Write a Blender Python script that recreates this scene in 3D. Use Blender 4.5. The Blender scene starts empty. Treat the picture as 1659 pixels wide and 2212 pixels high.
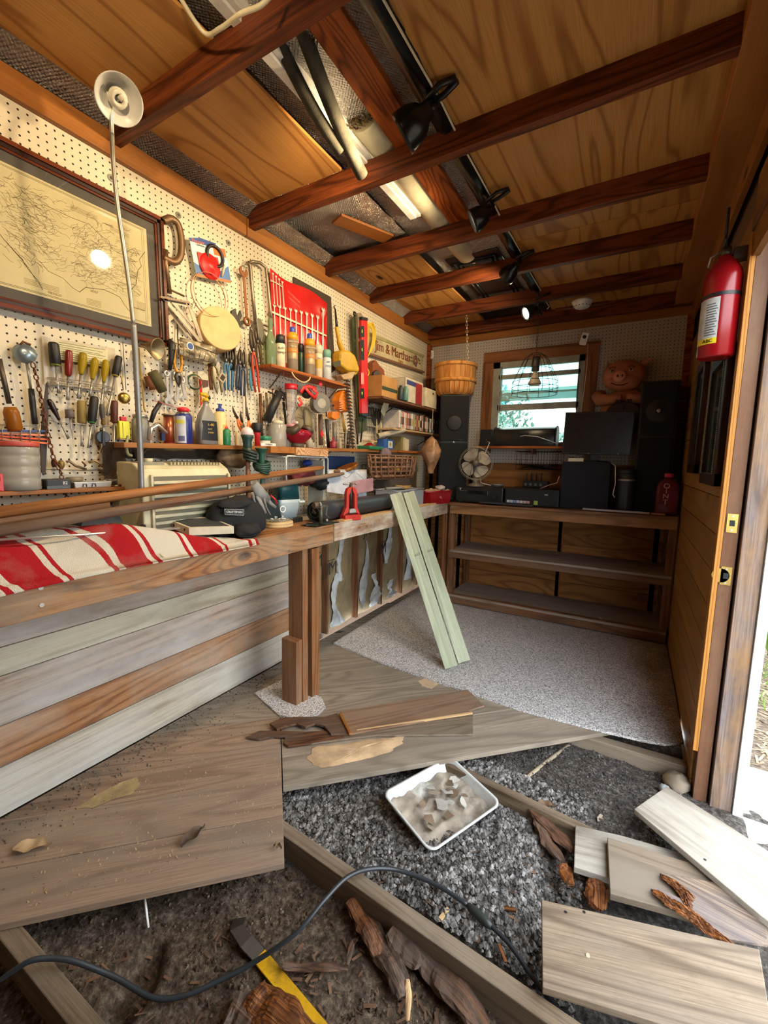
import bpy, math, random
from mathutils import Vector, Matrix, noise
S = bpy.context.scene; COL = S.collection
R = random.Random(7)
V = Vector
# ------------------------------------------------------------------ camera (1659 x 2212, f in pixels, eye 1.25 m above the floor boards)
FPX, YAW, PIT, ROL = 916.42, 0.52696, -0.12056, 0.01966
EYE = V((0, 0, 1.25))
_f = V((-math.sin(YAW)*math.cos(PIT), math.cos(YAW)*math.cos(PIT), math.sin(PIT)))
_r = V((math.cos(YAW), math.sin(YAW), 0)); _u = _r.cross(_f)
CR = math.cos(ROL)*_r + math.sin(ROL)*_u; CU = -math.sin(ROL)*_r + math.cos(ROL)*_u; CF = _f
cd = bpy.data.cameras.new('camera'); cam = bpy.data.objects.new('camera', cd); COL.objects.link(cam)
cam.matrix_world = Matrix(((CR.x, CU.x, -CF.x, EYE.x), (CR.y, CU.y, -CF.y, EYE.y), (CR.z, CU.z, -CF.z, EYE.z), (0, 0, 0, 1)))
cd.sensor_fit = 'HORIZONTAL'; cd.sensor_width = 36; cd.lens = FPX*36/1659; cd.clip_start = .02
S.camera = cam
# ------------------------------------------------------------------ overcast sky
w = bpy.data.worlds.new('sky'); S.world = w; w.use_nodes = True
bg = w.node_tree.nodes['Background']; bg.inputs[0].default_value = (.88, .95, 1.0, 1); bg.inputs[1].default_value = 4.6
# ------------------------------------------------------------------ exposure
S.view_settings.view_transform = 'Standard'; S.view_settings.look = 'None'; S.view_settings.exposure = 0.80
S.view_settings.gamma = 1; S.view_settings.use_curve_mapping = False
LAMP_W = 4.2; LAMP_C = (1.0, .74, .42)

# ------------------------------------------------------------------ measuring helpers: where a sight line meets a real plane of the shed
def sight(px, py): return FPX*CF + CR*(px-829.5) - CU*(py-1106)
def OX(px, py, x): d = sight(px, py); return EYE + d*((x-EYE.x)/d.x)
def OY(px, py, y): d = sight(px, py); return EYE + d*((y-EYE.y)/d.y)
def OZ(px, py, z): d = sight(px, py); return EYE + d*((z-EYE.z)/d.z)
def mpp(p): return (V(p)-EYE).dot(CF)/FPX

# ------------------------------------------------------------------ mesh builder
def frame(o, x=None, z=None, y=None):
    "matrix with origin o from two of its axes"
    if x is not None and z is not None:
        x = V(x).normalized(); z = V(z); z = (z - x*z.dot(x)).normalized(); y = z.cross(x)
    elif y is not None and z is not None:
        y = V(y).normalized(); z = V(z); z = (z - y*z.dot(y)).normalized(); x = y.cross(z)
    m = Matrix((x, y, z)).transposed().to_4x4(); m.translation = V(o); return m
def perp(d):
    d = V(d); a = V((0, 0, 1)) if abs(d.normalized().z) < .9 else V((1, 0, 0))
    return d.cross(a).normalized()
class MB:
    def __init__(s, M=None): s.v = []; s.f = []; s.s = []; s.M = M; s.t = Matrix()
    def add(s, vs, fs, sm=False):
        n = len(s.v); s.v += [s.t @ V(p) for p in vs]
        for f in fs: s.f.append([i+n for i in f]); s.s.append(sm)
        return s
    def box(s, a, b):
        x, y, z = a; X, Y, Z = b
        return s.add([(x, y, z), (X, y, z), (X, Y, z), (x, Y, z), (x, y, Z), (X, y, Z), (X, Y, Z), (x, Y, Z)],
                     [(0, 3, 2, 1), (4, 5, 6, 7), (0, 1, 5, 4), (1, 2, 6, 5), (2, 3, 7, 6), (3, 0, 4, 7)])
    def tbox(s, a, b, k):
        "box whose top is scaled by k about its centre"
        x, y, z = a; X, Y, Z = b; cx = (x+X)/2; cy = (y+Y)/2
        q = [(x, y), (X, y), (X, Y), (x, Y)]
        return s.add([(p[0], p[1], z) for p in q]+[(cx+(p[0]-cx)*k, cy+(p[1]-cy)*k, Z) for p in q],
                     [(0, 3, 2, 1), (4, 5, 6, 7), (0, 1, 5, 4), (1, 2, 6, 5), (2, 3, 7, 6), (3, 0, 4, 7)])
    def tube(s, pts, r, n=8, closed=False, caps=True, sm=True, flat=1.0):
        pts = [V(p) for p in pts]; m = len(pts)
        rs = r if isinstance(r, (list, tuple)) else [r]*m
        vs = []; nrm = None
        for i, p in enumerate(pts):
            if closed: d = pts[(i+1) % m]-pts[i-1]
            else: d = pts[min(i+1, m-1)]-pts[max(i-1, 0)]
            if d.length < 1e-9: d = V((0, 0, 1))
            d.normalize()
            nrm = perp(d) if nrm is None else (nrm - d*nrm.dot(d))
            if nrm.length < 1e-6: nrm = perp(d)
            nrm.normalize(); b = d.cross(nrm)
            for k in range(n):
                a = 2*math.pi*k/n; vs.append(p + (nrm*math.cos(a)*flat + b*math.sin(a))*rs[i])
        fs = []
        for i in range(m if closed else m-1):
            j = (i+1) % m
            for k in range(n): l = (k+1) % n; fs.append((i*n+k, i*n+l, j*n+l, j*n+k))
        s.add(vs, fs, sm)
        if caps and not closed:
            q = len(s.v)-m*n; s.f.append([q+k for k in range(n)][::-1]); s.f.append([q+(m-1)*n+k for k in range(n)]); s.s += [False, False]
        return s
    def cyl(s, p, q, r, r2=None, n=14, caps=True): return s.tube([p, q], [r, r if r2 is None else r2], n, caps=caps)
    def lathe(s, prof, o=(0, 0, 0), ax=(0, 0, 1), n=20, caps=True):
        ax = V(ax).normalized(); a = perp(ax); b = ax.cross(a); o = V(o); vs = []; m = len(prof)
        for r, h in prof:
            for k in range(n): t = 2*math.pi*k/n; vs.append(o + ax*h + (a*math.cos(t)+b*math.sin(t))*max(r, 1e-5))
        fs = []
        for i in range(m-1):
            for k in range(n): l = (k+1) % n; fs.append((i*n+k, i*n+l, (i+1)*n+l, (i+1)*n+k))
        s.add(vs, fs, True)
        if caps:
            q = len(s.v)-m*n; s.f.append([q+k for k in range(n)][::-1]); s.f.append([q+(m-1)*n+k for k in range(n)]); s.s += [False, False]
        return s
    def prism(s, pts, z0, z1, sm=False):
        n = len(pts); s.add([(x, y, z0) for x, y in pts]+[(x, y, z1) for x, y in pts],
                            [tuple(range(n))[::-1], tuple(range(n, 2*n))])
        q = len(s.v)-2*n
        for i in range(n): j = (i+1) % n; s.f.append([q+i, q+j, q+n+j, q+n+i]); s.s.append(sm)
        return s
    def ball(s, c, r, nu=14, nv=9, fn=None):
        if not isinstance(r, (tuple, list)): r = (r, r, r)
        c = V(c); vs = []; 
        for j in range(nv+1):
            th = math.pi*j/nv
            for i in range(nu):
                ph = 2*math.pi*i/nu
                d = V((math.sin(th)*math.cos(ph), math.sin(th)*math.sin(ph), math.cos(th)))
                k = fn(d) if fn else 1
                vs.append(c + V((d.x*r[0], d.y*r[1], d.z*r[2]))*k)
        fs = [(j*nu+i, (j+1)*nu+i, (j+1)*nu+(i+1) % nu, j*nu+(i+1) % nu) for j in range(nv) for i in range(nu)]
        return s.add(vs, fs, True)
    def sheet(s, nx, ny, fn, sm=True, th=0):
        vs = [fn(i/nx, j/ny) for j in range(ny+1) for i in range(nx+1)]; w = nx+1
        fs = [(j*w+i, j*w+i+1, (j+1)*w+i+1, (j+1)*w+i) for j in range(ny) for i in range(nx)]
        s.add(vs, fs, sm)
        if th:
            vs2 = [V(p)-V((0, 0, th)) for p in vs]; s.add(vs2, [f[::-1] for f in fs], sm)
            q = len(s.v)-2*len(vs); L = len(vs)
            rim = [i for i in range(w)]+[j*w+nx for j in range(1, ny+1)]+[ny*w+i for i in range(nx-1, -1, -1)]+[j*w for j in range(ny-1, 0, -1)]
            for k in range(len(rim)): a, b = rim[k], rim[(k+1) % len(rim)]; s.f.append([q+b, q+a, q+L+a, q+L+b]); s.s.append(False)
        return s
    def ring(s, c, r, t, ax=(0, 0, 1), n=24, m=6, arc=(0, 1)):
        ax = V(ax).normalized(); a = perp(ax); b = ax.cross(a)
        full = arc == (0, 1)
        pts = [V(c)+(a*math.cos(q)+b*math.sin(q))*r for q in [2*math.pi*(arc[0]+(arc[1]-arc[0])*k/(n if full else n-1)) for k in range(n)]]
        return s.tube(pts, t, m, closed=full)
    def done(s, name, mat, parent=None, label=None, bev=0, kind=None, sub=0):
        me = bpy.data.meshes.new(name); M = s.M
        if M is None:
            xs = [p.x for p in s.v]; ys = [p.y for p in s.v]; zs = [p.z for p in s.v]
            o = V(((min(xs)+max(xs))/2, (min(ys)+max(ys))/2, min(zs))); M = Matrix.Translation(o)
            vs = [p-o for p in s.v]
        else: vs = s.v
        me.from_pydata([tuple(p) for p in vs], [], s.f); me.polygons.foreach_set('use_smooth', s.s); me.update()
        me.materials.append(mat)
        o = link(name, me, M, parent, label)
        if bev: b = o.modifiers.new('bevel', 'BEVEL'); b.width = bev; b.segments = 2; b.limit_method = 'ANGLE'
        if sub: b = o.modifiers.new('sub', 'SUBSURF'); b.levels = sub; b.render_levels = sub
        if kind: o['kind'] = kind
        return o
WM = {}
def link(name, data, M, parent=None, label=None):
    o = bpy.data.objects.new(name, data); COL.objects.link(o); WM[o.name] = M.copy()
    if parent: o.parent = parent; o.matrix_basis = WM[parent.name].inverted() @ M
    else: o.matrix_basis = M
    if label: o['label'] = label
    return o
def tag(o, label, cat, group=None, kind=None):
    if label: o['label'] = label
    if cat: o['category'] = cat
    if group: o['group'] = group
    if kind: o['kind'] = kind
    return o
def thing(name, label, cat, loc, group=None, M=None):
    o = link(name, None, M if M is not None else Matrix.Translation(V(loc))); o.empty_display_size = .02
    return tag(o, label, cat, group)
def struct(o): o['kind'] = 'structure'; return o
def copy_tree(o, M, label, group=None, par=None):
    c = o.copy(); COL.objects.link(c); WM[c.name] = M
    if par: c.parent = par; c.matrix_basis = o.matrix_basis
    else: c.matrix_basis = M
    if label: c['label'] = label
    if group: c['group'] = group
    for ch in list(o.children): copy_tree(ch, M, None, None, c)
    return c
def smooth(P, n=6):
    out = []
    for i in range(len(P)-1):
        p0 = P[max(i-1, 0)]; p1 = P[i]; p2 = P[i+1]; p3 = P[min(i+2, len(P)-1)]
        for k in range(n): t_ = k/n; out.append(.5*((2*p1)+(p2-p0)*t_+(2*p0-5*p1+4*p2-p3)*t_*t_+(3*p1-p0-3*p2+p3)*t_**3))
    return out+[P[-1]]
def text(s, size, M, mat, parent, name='lettering', depth=.0006, label=None):
    cu = bpy.data.curves.new('t', 'FONT'); cu.body = s; cu.size = size; cu.align_x = 'CENTER'; cu.align_y = 'CENTER'; cu.extrude = depth; cu.resolution_u = 2
    t = bpy.data.objects.new('t', cu); COL.objects.link(t); dg = bpy.context.evaluated_depsgraph_get()
    me = bpy.data.meshes.new_from_object(t.evaluated_get(dg)); bpy.data.objects.remove(t); bpy.data.curves.remove(cu)
    me.materials.clear(); me.materials.append(mat)
    return link(name, me, M, parent, label)

# ------------------------------------------------------------------ materials
def lin(c):
    if isinstance(c, str): c = [int(c[i:i+2], 16)/255 for i in (0, 2, 4)]
    return tuple((x/12.92 if x <= .04045 else ((x+.055)/1.055)**2.4) for x in c)+(1,)
MC = {}
class NT:
    def __init__(s, name):
        s.m = bpy.data.materials.new(name); s.m.use_nodes = True; s.t = s.m.node_tree; s.b = s.t.nodes['Principled BSDF']
    def n(s, typ, _in=None, **kw):
        nd = s.t.nodes.new(typ)
        for k, v in kw.items(): setattr(nd, k, v)
        for k, v in (_in or {}).items():
            if hasattr(v, 'bl_idname') or isinstance(v, bpy.types.NodeSocket): s.t.links.new(v, nd.inputs[k])
            else: nd.inputs[k].default_value = v
        return nd
    def math(s, op, a, b=None, c=None, clamp=False):
        d = {0: a}
        if b is not None: d[1] = b
        if c is not None: d[2] = c
        return s.n('ShaderNodeMath', d, operation=op, use_clamp=clamp).outputs[0]
    def coord(s, world=False, rnd=True):
        if world: return s.n('ShaderNodeNewGeometry').outputs['Position']
        o = s.n('ShaderNodeTexCoord').outputs['Object']
        if not rnd: return o
        r = s.n('ShaderNodeObjectInfo').outputs['Random']; k = s.math('MULTIPLY', r, 37.0)
        return s.n('ShaderNodeVectorMath', {0: o, 1: s.n('ShaderNodeCombineXYZ', {0: k, 1: k, 2: k}).outputs[0]}, operation='ADD').outputs[0]
    def scale(s, v, sc): return s.n('ShaderNodeVectorMath', {0: v, 1: sc}, operation='MULTIPLY').outputs[0]
    def noise(s, v, sc, det=3, rough=.55, dist=0): return s.n('ShaderNodeTexNoise', {'Vector': v, 'Scale': sc, 'Detail': det, 'Roughness': rough, 'Distortion': dist}).outputs[0]
    def ramp(s, f, stops):
        r = s.n('ShaderNodeValToRGB', {0: f}); e = r.color_ramp.elements
        while len(e) < len(stops): e.new(.5)
        for i, (p, c) in enumerate(stops): e[i].position = p; e[i].color = lin(c) if isinstance(c, str) else ((c,)*3+(1,) if not isinstance(c, tuple) else c)
        return r.outputs[0]
    def mix(s, f, a, b, mode='MIX'):
        m = s.n('ShaderNodeMix', data_type='RGBA', blend_type=mode)
        for i, x in ((0, f), (6, a), (7, b)):
            if isinstance(x, bpy.types.NodeSocket): s.t.links.new(x, m.inputs[i])
            else: m.inputs[i].default_value = lin(x) if isinstance(x, str) else x
        return m.outputs[2]
    def set(s, **kw):
        for k, v in kw.items():
            k = {'col': 'Base Color', 'rough': 'Roughness', 'metal': 'Metallic', 'bump': 'Normal', 'spec': 'Specular IOR Level', 'trans': 'Transmission Weight', 'alpha': 'Alpha', 'coat': 'Coat Weight', 'ior': 'IOR'}[k]
            if isinstance(v, bpy.types.NodeSocket): s.t.links.new(v, s.b.inputs[k])
            else: s.b.inputs[k].default_value = lin(v) if isinstance(v, str) else v
        return s.m
    def bumpn(s, h, st=.3, d=.002): return s.n('ShaderNodeBump', {'Height': h, 'Strength': st, 'Distance': d}).outputs[0]
def plain(col, rough=.5, metal=0, var=.12, bump=0, bs=200, spec=.5, dirt=None, trans=0, alpha=1):
    key = ('p', col, rough, metal, var, bump, bs, spec, dirt, trans, alpha)
    if key in MC: return MC[key]
    t = NT('paint_'+col); c = t.coord(); nz = t.noise(c, 14, 4)
    base = lin(col); lo = tuple(x*(1-var*1.6) for x in base[:3])+(1,); hi = tuple(min(1, x*(1+var)) for x in base[:3])+(1,)
    cc = t.ramp(nz, [(.3, lo), (.7, hi)])
    if dirt: cc = t.mix(t.ramp(t.noise(c, 5, 6, .7), [(.52, 0.0), (.68, .8)]), cc, dirt)
    t.set(col=cc, rough=rough, metal=metal, spec=spec)
    if trans: t.set(trans=trans, ior=1.3)
    if alpha < 1: t.set(alpha=alpha)
    if bump: t.set(bump=t.bumpn(t.noise(c, bs, 3), bump))
    MC[key] = t.m; return t.m
def wood(name, light, dark, ring=9, stretch=.13, sc=5, fibre=.35, knots=0, kfall=.4, knotc='2a1408', dirt=None, damt=.5, dsc=3, rough=.65, bump=.25, var=.15, contrast=1, axis=0, sharp=2.5, speck=.3):
    if name in MC: return MC[name]
    t = NT(name); c = t.coord()
    k = [1, 1, 1]; k[axis] = stretch
    p = t.scale(c, tuple(k)); n1 = t.noise(p, sc, 2, .5, .3)
    if knots:
        vo = t.n('ShaderNodeTexVoronoi', {'Vector': t.scale(c, tuple(.45 if i == axis else 1.0 for i in range(3))), 'Scale': knots}).outputs['Distance']
        fall = t.math('MULTIPLY', t.math('POWER', t.math('SUBTRACT', 1.0, vo, clamp=True), 4.0), kfall)
        n1 = t.math('ADD', n1, fall)
    rr = t.math('SINE', t.math('MULTIPLY', n1, ring*6.283)); rr = t.math('MULTIPLY_ADD', rr, .5, .5)
    rr = t.math('POWER', rr, sharp)
    k = [260, 260, 260]; k[axis] = 5
    fb = t.noise(t.scale(c, tuple(k)), 1, 2, .6)
    col = t.mix(t.math('MULTIPLY', rr, .75*contrast), light, dark)
    col = t.mix(t.math('MULTIPLY', t.ramp(fb, [(.35, 1.0), (.62, 0.0)]), fibre), col, dark)
    big = t.noise(p, sc*.6, 3); col = t.mix(t.math('MULTIPLY', t.ramp(big, [(.35, 0.0), (.75, 1.0)]), var*2), col, dark)
    col = t.mix(t.math('MULTIPLY', t.ramp(t.noise(t.scale(c, tuple(.35 if i == axis else 1 for i in range(3))), 70, 6, .75), [(.5, 0.0), (.68, 1.0)]), speck), col, dark)
    rnd = t.n('ShaderNodeObjectInfo').outputs['Random']
    hs = t.n('ShaderNodeHueSaturation', {'Hue': .5, 'Saturation': 1.0, 'Value': t.math('MULTIPLY_ADD', rnd, var*1.6, 1-var*.8), 'Color': col}).outputs[0]; col = hs
    if knots:
        col = t.mix(t.ramp(vo, [(.035, 1.0), (.06, 0.0)]), col, knotc)
    if dirt:
        dm = t.ramp(t.noise(t.scale(c, tuple(.4 if i == axis else 1 for i in range(3))), dsc, 8, .68), [(.5-damt*.25, 0.0), (.5+.32-damt*.25, 1.0)])
        col = t.mix(t.math('MULTIPLY', dm, .85), col, dirt)
    t.set(col=col, rough=rough, spec=.3, bump=t.bumpn(t.math('ADD', t.math('MULTIPLY', rr, -.4), fb), bump, .0015))
    MC[name] = t.m; return t.m
def pegmat(name, a, b, base='dcd2bb'):
    t = NT(name); pos = t.coord(world=True); sp = t.n('ShaderNodeSeparateXYZ', {0: pos})
    fr = []
    for ax in (a, b): fr.append(t.math('SUBTRACT', t.math('FRACT', t.math('DIVIDE', sp.outputs[ax], .0254)), .5))
    d = t.math('SQRT', t.math('ADD', t.math('MULTIPLY', fr[0], fr[0]), t.math('MULTIPLY', fr[1], fr[1])))
    hole = t.ramp(d, [(.115, 1.0), (.145, 0.0)])
    body = t.mix(t.ramp(t.noise(pos, 3, 5), [(.4, 0.0), (.8, .35)]), base, 'a99a80')
    t.set(col=t.mix(hole, body, '1a130c'), rough=.55, spec=.3, bump=t.bumpn(t.math('SUBTRACT', 1.0, hole), .6, .002))
    return t.m
def foilmat():
    t = NT('quilted_foil'); c = t.coord(world=True)
    q = t.math('MULTIPLY', t.math('SINE', t.math('MULTIPLY', t.n('ShaderNodeSeparateXYZ', {0: c}).outputs[0], 480.0)), t.math('SINE', t.math('MULTIPLY', t.n('ShaderNodeSeparateXYZ', {0: c}).outputs[1], 480.0)))
    h = t.math('ADD', t.math('MULTIPLY', q, .45), t.math('MULTIPLY', t.noise(c, 22, 6, .75), 6.0))
    t.set(col='c4bfb8', rough=.18, metal=1.0, bump=t.bumpn(h, .9, .006)); return t.m
def glassm(col='ffffff', rough=.02, alpha=.22, spec=.5):
    key = ('g', col, rough, alpha)
    if key in MC: return MC[key]
    t = NT('clear_'+col); tr = t.n('ShaderNodeBsdfTransparent', {0: lin(col)}); gl = t.n('ShaderNodeBsdfGlossy', {0: (1, 1, 1, 1), 'Roughness': rough})
    df = t.n('ShaderNodeBsdfDiffuse', {0: lin(col)})
    lw = t.n('ShaderNodeLayerWeight', {0: .25}).outputs['Fresnel']
    m1 = t.n('ShaderNodeMixShader', {0: alpha, 1: tr.outputs[0], 2: df.outputs[0]})
    m2 = t.n('ShaderNodeMixShader', {0: lw, 1: m1.outputs[0], 2: gl.outputs[0]})
    t.t.links.new(m2.outputs[0], t.t.nodes['Material Output'].inputs[0]); MC[key] = t.m; return t.m
def emit(col, st):
    key = ('e', col, st)
    if key in MC: return MC[key]
    t = NT('lit_'+col); t.b.inputs['Emission Color'].default_value = lin(col); t.b.inputs['Emission Strength'].default_value = st; MC[key] = t.m; return t.m

ply = wood('ceiling_plywood', 'c9924f', '85501f', speck=.06, ring=9, stretch=.14, sc=3.4, fibre=.3, knots=2.2, kfall=.22, rough=.5, bump=.1, contrast=.95, var=.05, sharp=6)
raf = wood('stained_rafter', '84431f', '33140a', ring=10, stretch=.1, sc=7, fibre=.5, knots=2.0, rough=.5)
redw = wood('red_stained_board', 'a9581f', '54200a', ring=16, stretch=.16, sc=6, fibre=.4, rough=.45, contrast=1.1)
plate = wood('orange_pine_trim', 'a76d35', '7d4a1e', ring=5, stretch=.1, sc=5, fibre=.3, knots=3, rough=.45, contrast=.6)
benchw = wood('bench_fir', 'ae7848', '5f3517', ring=15, stretch=.06, sc=6, fibre=.5, knots=3, dirt='a08f78', damt=.35, dsc=6)
legw = wood('leg_fir', '9c6331', '5c3113', ring=12, stretch=.06, sc=7, fibre=.5, knots=4, dirt='8d7c68', damt=.2)
tinyw = wood('bench_fir_worn', 'ad7a4e', '5d3419', ring=15, stretch=.06, sc=6, fibre=.6, dirt='d9d2c2', damt=.75, dsc=9)
floorw = wood('weathered_floor', 'b3a592', '74675a', ring=13, stretch=.09, sc=4, fibre=.6, knots=2.2, dirt='857a6e', damt=.5, dsc=3, rough=.8)
floorb = wood('brown_floor', 'b2947a', '6d5341', ring=14, stretch=.09, sc=4, fibre=.6, knots=2, dirt='8f8274', damt=.5, dsc=3, rough=.8)
wallw = [wood('panel_whitewash', 'cdbfa8', '85745f', ring=16, stretch=.05, sc=5, fibre=.6, dirt='d6d3c8', damt=.6),
         wood('panel_pink_pine', 'c48c5c', '77492a', ring=13, stretch=.07, sc=4, fibre=.4, knots=3, dirt='bfae9a', damt=.35),
         wood('panel_grey_pine', 'b3937a', '634a38', ring=12, stretch=.08, sc=4, fibre=.5, dirt='c4bfb6', damt=.6),
         wood('panel_pale_pine', 'c2b79c', '85755c', ring=8, stretch=.07, sc=4, fibre=.35, knots=2.5, dirt='cfcbb9', damt=.5),
         wood('panel_brown_pine', 'a88c6c', '664c36', ring=8, stretch=.07, sc=4, fibre=.35, knots=2.5, dirt='a39886', damt=.5)]
rightw = wood('right_wall_pine', 'a3783f', '73481f', ring=5, stretch=.1, sc=4, fibre=.3, knots=2.5, contrast=.6, rough=.5)
shelfw = wood('old_shelf', '8f5f3b', '4d2c18', ring=9, stretch=.07, sc=6, fibre=.5, knots=2, dirt='74604f', damt=.35)
shelft = wood('dusty_shelf_top', 'a39284', '64544a', ring=12, stretch=.07, sc=5, fibre=.5, dirt='968b80', damt=.5)
greyw = wood('grey_loose_board', 'a59c90', '665b4e', ring=15, stretch=.07, sc=5, fibre=.6, dirt='b5afa3', damt=.45, dsc=4)
tanw = wood('tan_loose_board', '95826d', '524232', ring=15, stretch=.07, sc=5, fibre=.5, dirt='7f7468', damt=.5, dsc=4)
joistw = wood('old_joist', '857259', '463525', ring=11, stretch=.07, sc=5, fibre=.6, dirt='97897a', damt=.5)
rotw = wood('rotten_wood', '7b4d2d', '2b160b', ring=20, stretch=.06, sc=8, fibre=.8, dirt='6d655c', damt=.5, bump=.9)
greenw = wood('treated_lumber', 'cdd2ba', '9aa384', ring=7, stretch=.05, sc=6, fibre=.35, knots=4, knotc='3a2c18', contrast=.7)
palew = wood('pale_pine', 'd8b888', 'a9805a', ring=18, stretch=.06, sc=6, fibre=.3, contrast=.8)
newst = wood('oak_stop', 'c98d42', '935d22', ring=14, stretch=.04, sc=8, fibre=.4)
postw = wood('peeling_post', '857a78', '4d4240', ring=16, stretch=.05, sc=6, fibre=.7, dirt='a27a4c', damt=.28, dsc=9, bump=.6)
jambw = wood('brown_jamb', '7a5238', '4b2d1d', ring=5, stretch=.05, sc=4, fibre=.3, dirt='8b6c55', damt=.4, dsc=3)
orangew = wood('orange_shelf', 'b4672c', '74360f', ring=9, stretch=.07, sc=7, fibre=.4)
pegL = pegmat('pegboard_side', 1, 2); pegB = pegmat('pegboard_end', 0, 2, 'b5aba0'); foil = foilmat()
black = plain('1c1c1e', .45, var=.1); dblack = plain('0e0e10', .6, var=.1); steel = plain('a9a59c', .38, .7, .12); dsteel = plain('5c544a', .45, .7, .2); rust = plain('74492c', .6, .6, .25)
chrome = plain('d6d4ce', .32, .75, .05); white = plain('e4e2dc', .5); cream = plain('ddd3b4', .5, dirt='b4a787'); red = plain('c4201c', .4); dred = plain('8a1a1c', .35); blue = plain('2b4a86', .5)
yellow = plain('d6ac22', .45); brass = plain('a98f4e', .35, 1, .15); orange = plain('e0661c', .45); green = plain('2c5a48', .5); gold = plain('c8b13a', .3, trans=.3); rubber = plain('26272a', .55, bump=.2, bs=90)
clear = glassm('e8ecea', .05, .16); cloudy = glassm('d9d6cc', .2, .42); kraft = plain('94805e', .8, bump=.6, bs=30, dirt='75634a'); paper = plain('dcdad6', .7)
XL, XR, YB, YF = -1.80, .30, 3.90, -.9
def bx(name, a, b, mat, parent=None, label=None, bev=.0015): return MB().box(a, b).done(name, mat, parent, label, bev)
def plank(name, a, b, w_, t_, mat, up=(0, 0, 1), parent=None, label=None, bev=.002, sag=0):
    "board from a to b (top centre line), local X along the board"
    a = V(a); b = V(b); M = frame(a, x=b-a, z=up); L = (b-a).length
    return MB(M).box((0, -w_/2, -t_), (L, w_/2, 0)).done(name, mat, parent, label, bev)
def clip(poly, n, c):
    "keep the part of a polygon where n.p <= c"
    out = []
    for i in range(len(poly)):
        p, q = poly[i], poly[(i+1) % len(poly)]; a = p[0]*n[0]+p[1]*n[1]-c; b = q[0]*n[0]+q[1]*n[1]-c
        if a <= 0: out.append(p)
        if a*b < 0: k = a/(a-b); out.append((p[0]+(q[0]-p[0])*k, p[1]+(q[1]-p[1])*k))
    return out
# ---- walls
wl = struct(MB().box((XL-.02, YF, .80), (XL, YB, 2.40)).done('wall_left', pegL))
struct(MB().box((-2.0, YF, -.45), (-1.905, YB, 2.7)).done('wall_left_sheathing', plain('5d4632', .8)))
wb = struct(MB().box((XL, YB, 1.25), (-1.13, YB+.02, 2.40)).box((-.40, YB, 1.25), (XR, YB+.02, 2.40)).box((-1.13, YB, 1.25), (-.40, YB+.02, 1.43)).box((-1.13, YB, 2.14), (-.40, YB+.02, 2.40)).done('wall_back', pegB))
backply = wood('back_panel', 'a5703a', '6a3d18', ring=9, stretch=.12, sc=4, fibre=.3, knots=3, contrast=.9)
z = -.1
for i, h in enumerate((.33, .33, .33, .38)):
    MB(frame((XL, YB+.012, z), x=(1, 0, 0), z=(0, 0, 1))).box((0, 0, 0), (1.31, .02, h-.004)).done('panel', backply, wb)
    MB(frame((-.48, YB+.012, z), x=(1, 0, 0), z=(0, 0, 1))).box((0, 0, 0), (.78, .02, h-.004)).done('panel', backply, wb); z += h
struct(MB().box((-2.0, YB+.035, -.45), (-1.13, YB+.10, 2.7)).box((-.40, YB+.035, -.45), (.45, YB+.10, 2.7)).box((-1.13, YB+.035, -.45), (-.40, YB+.10, 1.43)).box((-1.13, YB+.035, 2.14), (-.40, YB+.10, 2.7)).done('wall_back_sheathing', plain('5d4632', .8)))
for x in (-1.74, -1.66, -1.42, -1.33, -.50, .2): plank('stud', (x, YB+.012, -.1), (x, YB+.012, 1.25), .04, .06, redw, up=(0, -1, 0), parent=wb)
wf = struct(MB().box((XL, YF-.03, -.3), (XR, YF, 2.6)).done('wall_front', rightw))
# right wall with doorway y .8 .. 2.04
wr = struct(MB().box((XR+.02, 2.05, -.3), (XR+.10, YB+.1, 2.7)).box((XR+.02, YF, -.3), (XR+.10, .62, 2.7)).box((XR+.02, .62, 2.12), (XR+.10, 2.05, 2.7)).done('wall_right', plain('6b4c30', .7)))
z = -.175
for i in range(18):
    h = .145
    if z+h > 2.36: break
    for (y0, y1) in ((2.04, YB),) + (((YF, .62),) if i < 40 else ()):
        MB(frame((XR+.02, y0, z), x=(0, 1, 0), z=(-1, 0, 0))).box((0, 0, 0), (y1-y0, h-.004, .02)).done('board', rightw, wr)
    z += h
for y0, y1 in ((.62, 2.04),):
    for k in range(2): MB(frame((XR+.02, y0, 2.12+k*.145), x=(0, 1, 0), z=(-1, 0, 0))).box((0, 0, 0), (y1-y0, .141, .02)).done('board', rightw, wr)
# door frame
d1 = link('door_1', None, Matrix.Translation((XR+.05, 2.03, -.1))); d1['kind'] = 'structure'
bx('stop_strip', (.292, 1.990, .125), (.309, 2.034, 2.06), wood('oak_stop_strip', 'c98d42', '935d22', ring=14, stretch=.04, sc=8, fibre=.4, axis=2), d1, 'bare oak strip')
plank('jamb', (.310, 2.02, -.09), (.310, 2.02, 2.12), .05, .044, jambw, up=(-1, 0, 0), parent=d1)
plank('outer_post', (.362, 2.02, -.13), (.362, 2.02, 2.3), .09, .066, postw, up=(-1, 0, 0), parent=d1, label='peeling purple-brown paint')
bx('white_trim', (.431, 1.965, -.13), (.462, 2.0, 2.3), plain('dfe6ea', .6, dirt='b9c0c2'), d1)
plank('head_jamb', (.345, .62, 2.115), (.345, 2.03, 2.115), .10, .04, jambw, parent=d1)
plank('jamb', (.33, .60, -.1), (.33, .60, 2.12), .04, .12, jambw, up=(-1, 0, 0), parent=d1)
plank('threshold', (.40, .62, -.10), (.40, 2.0, -.10), .10, .03, joistw, parent=d1)
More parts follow.
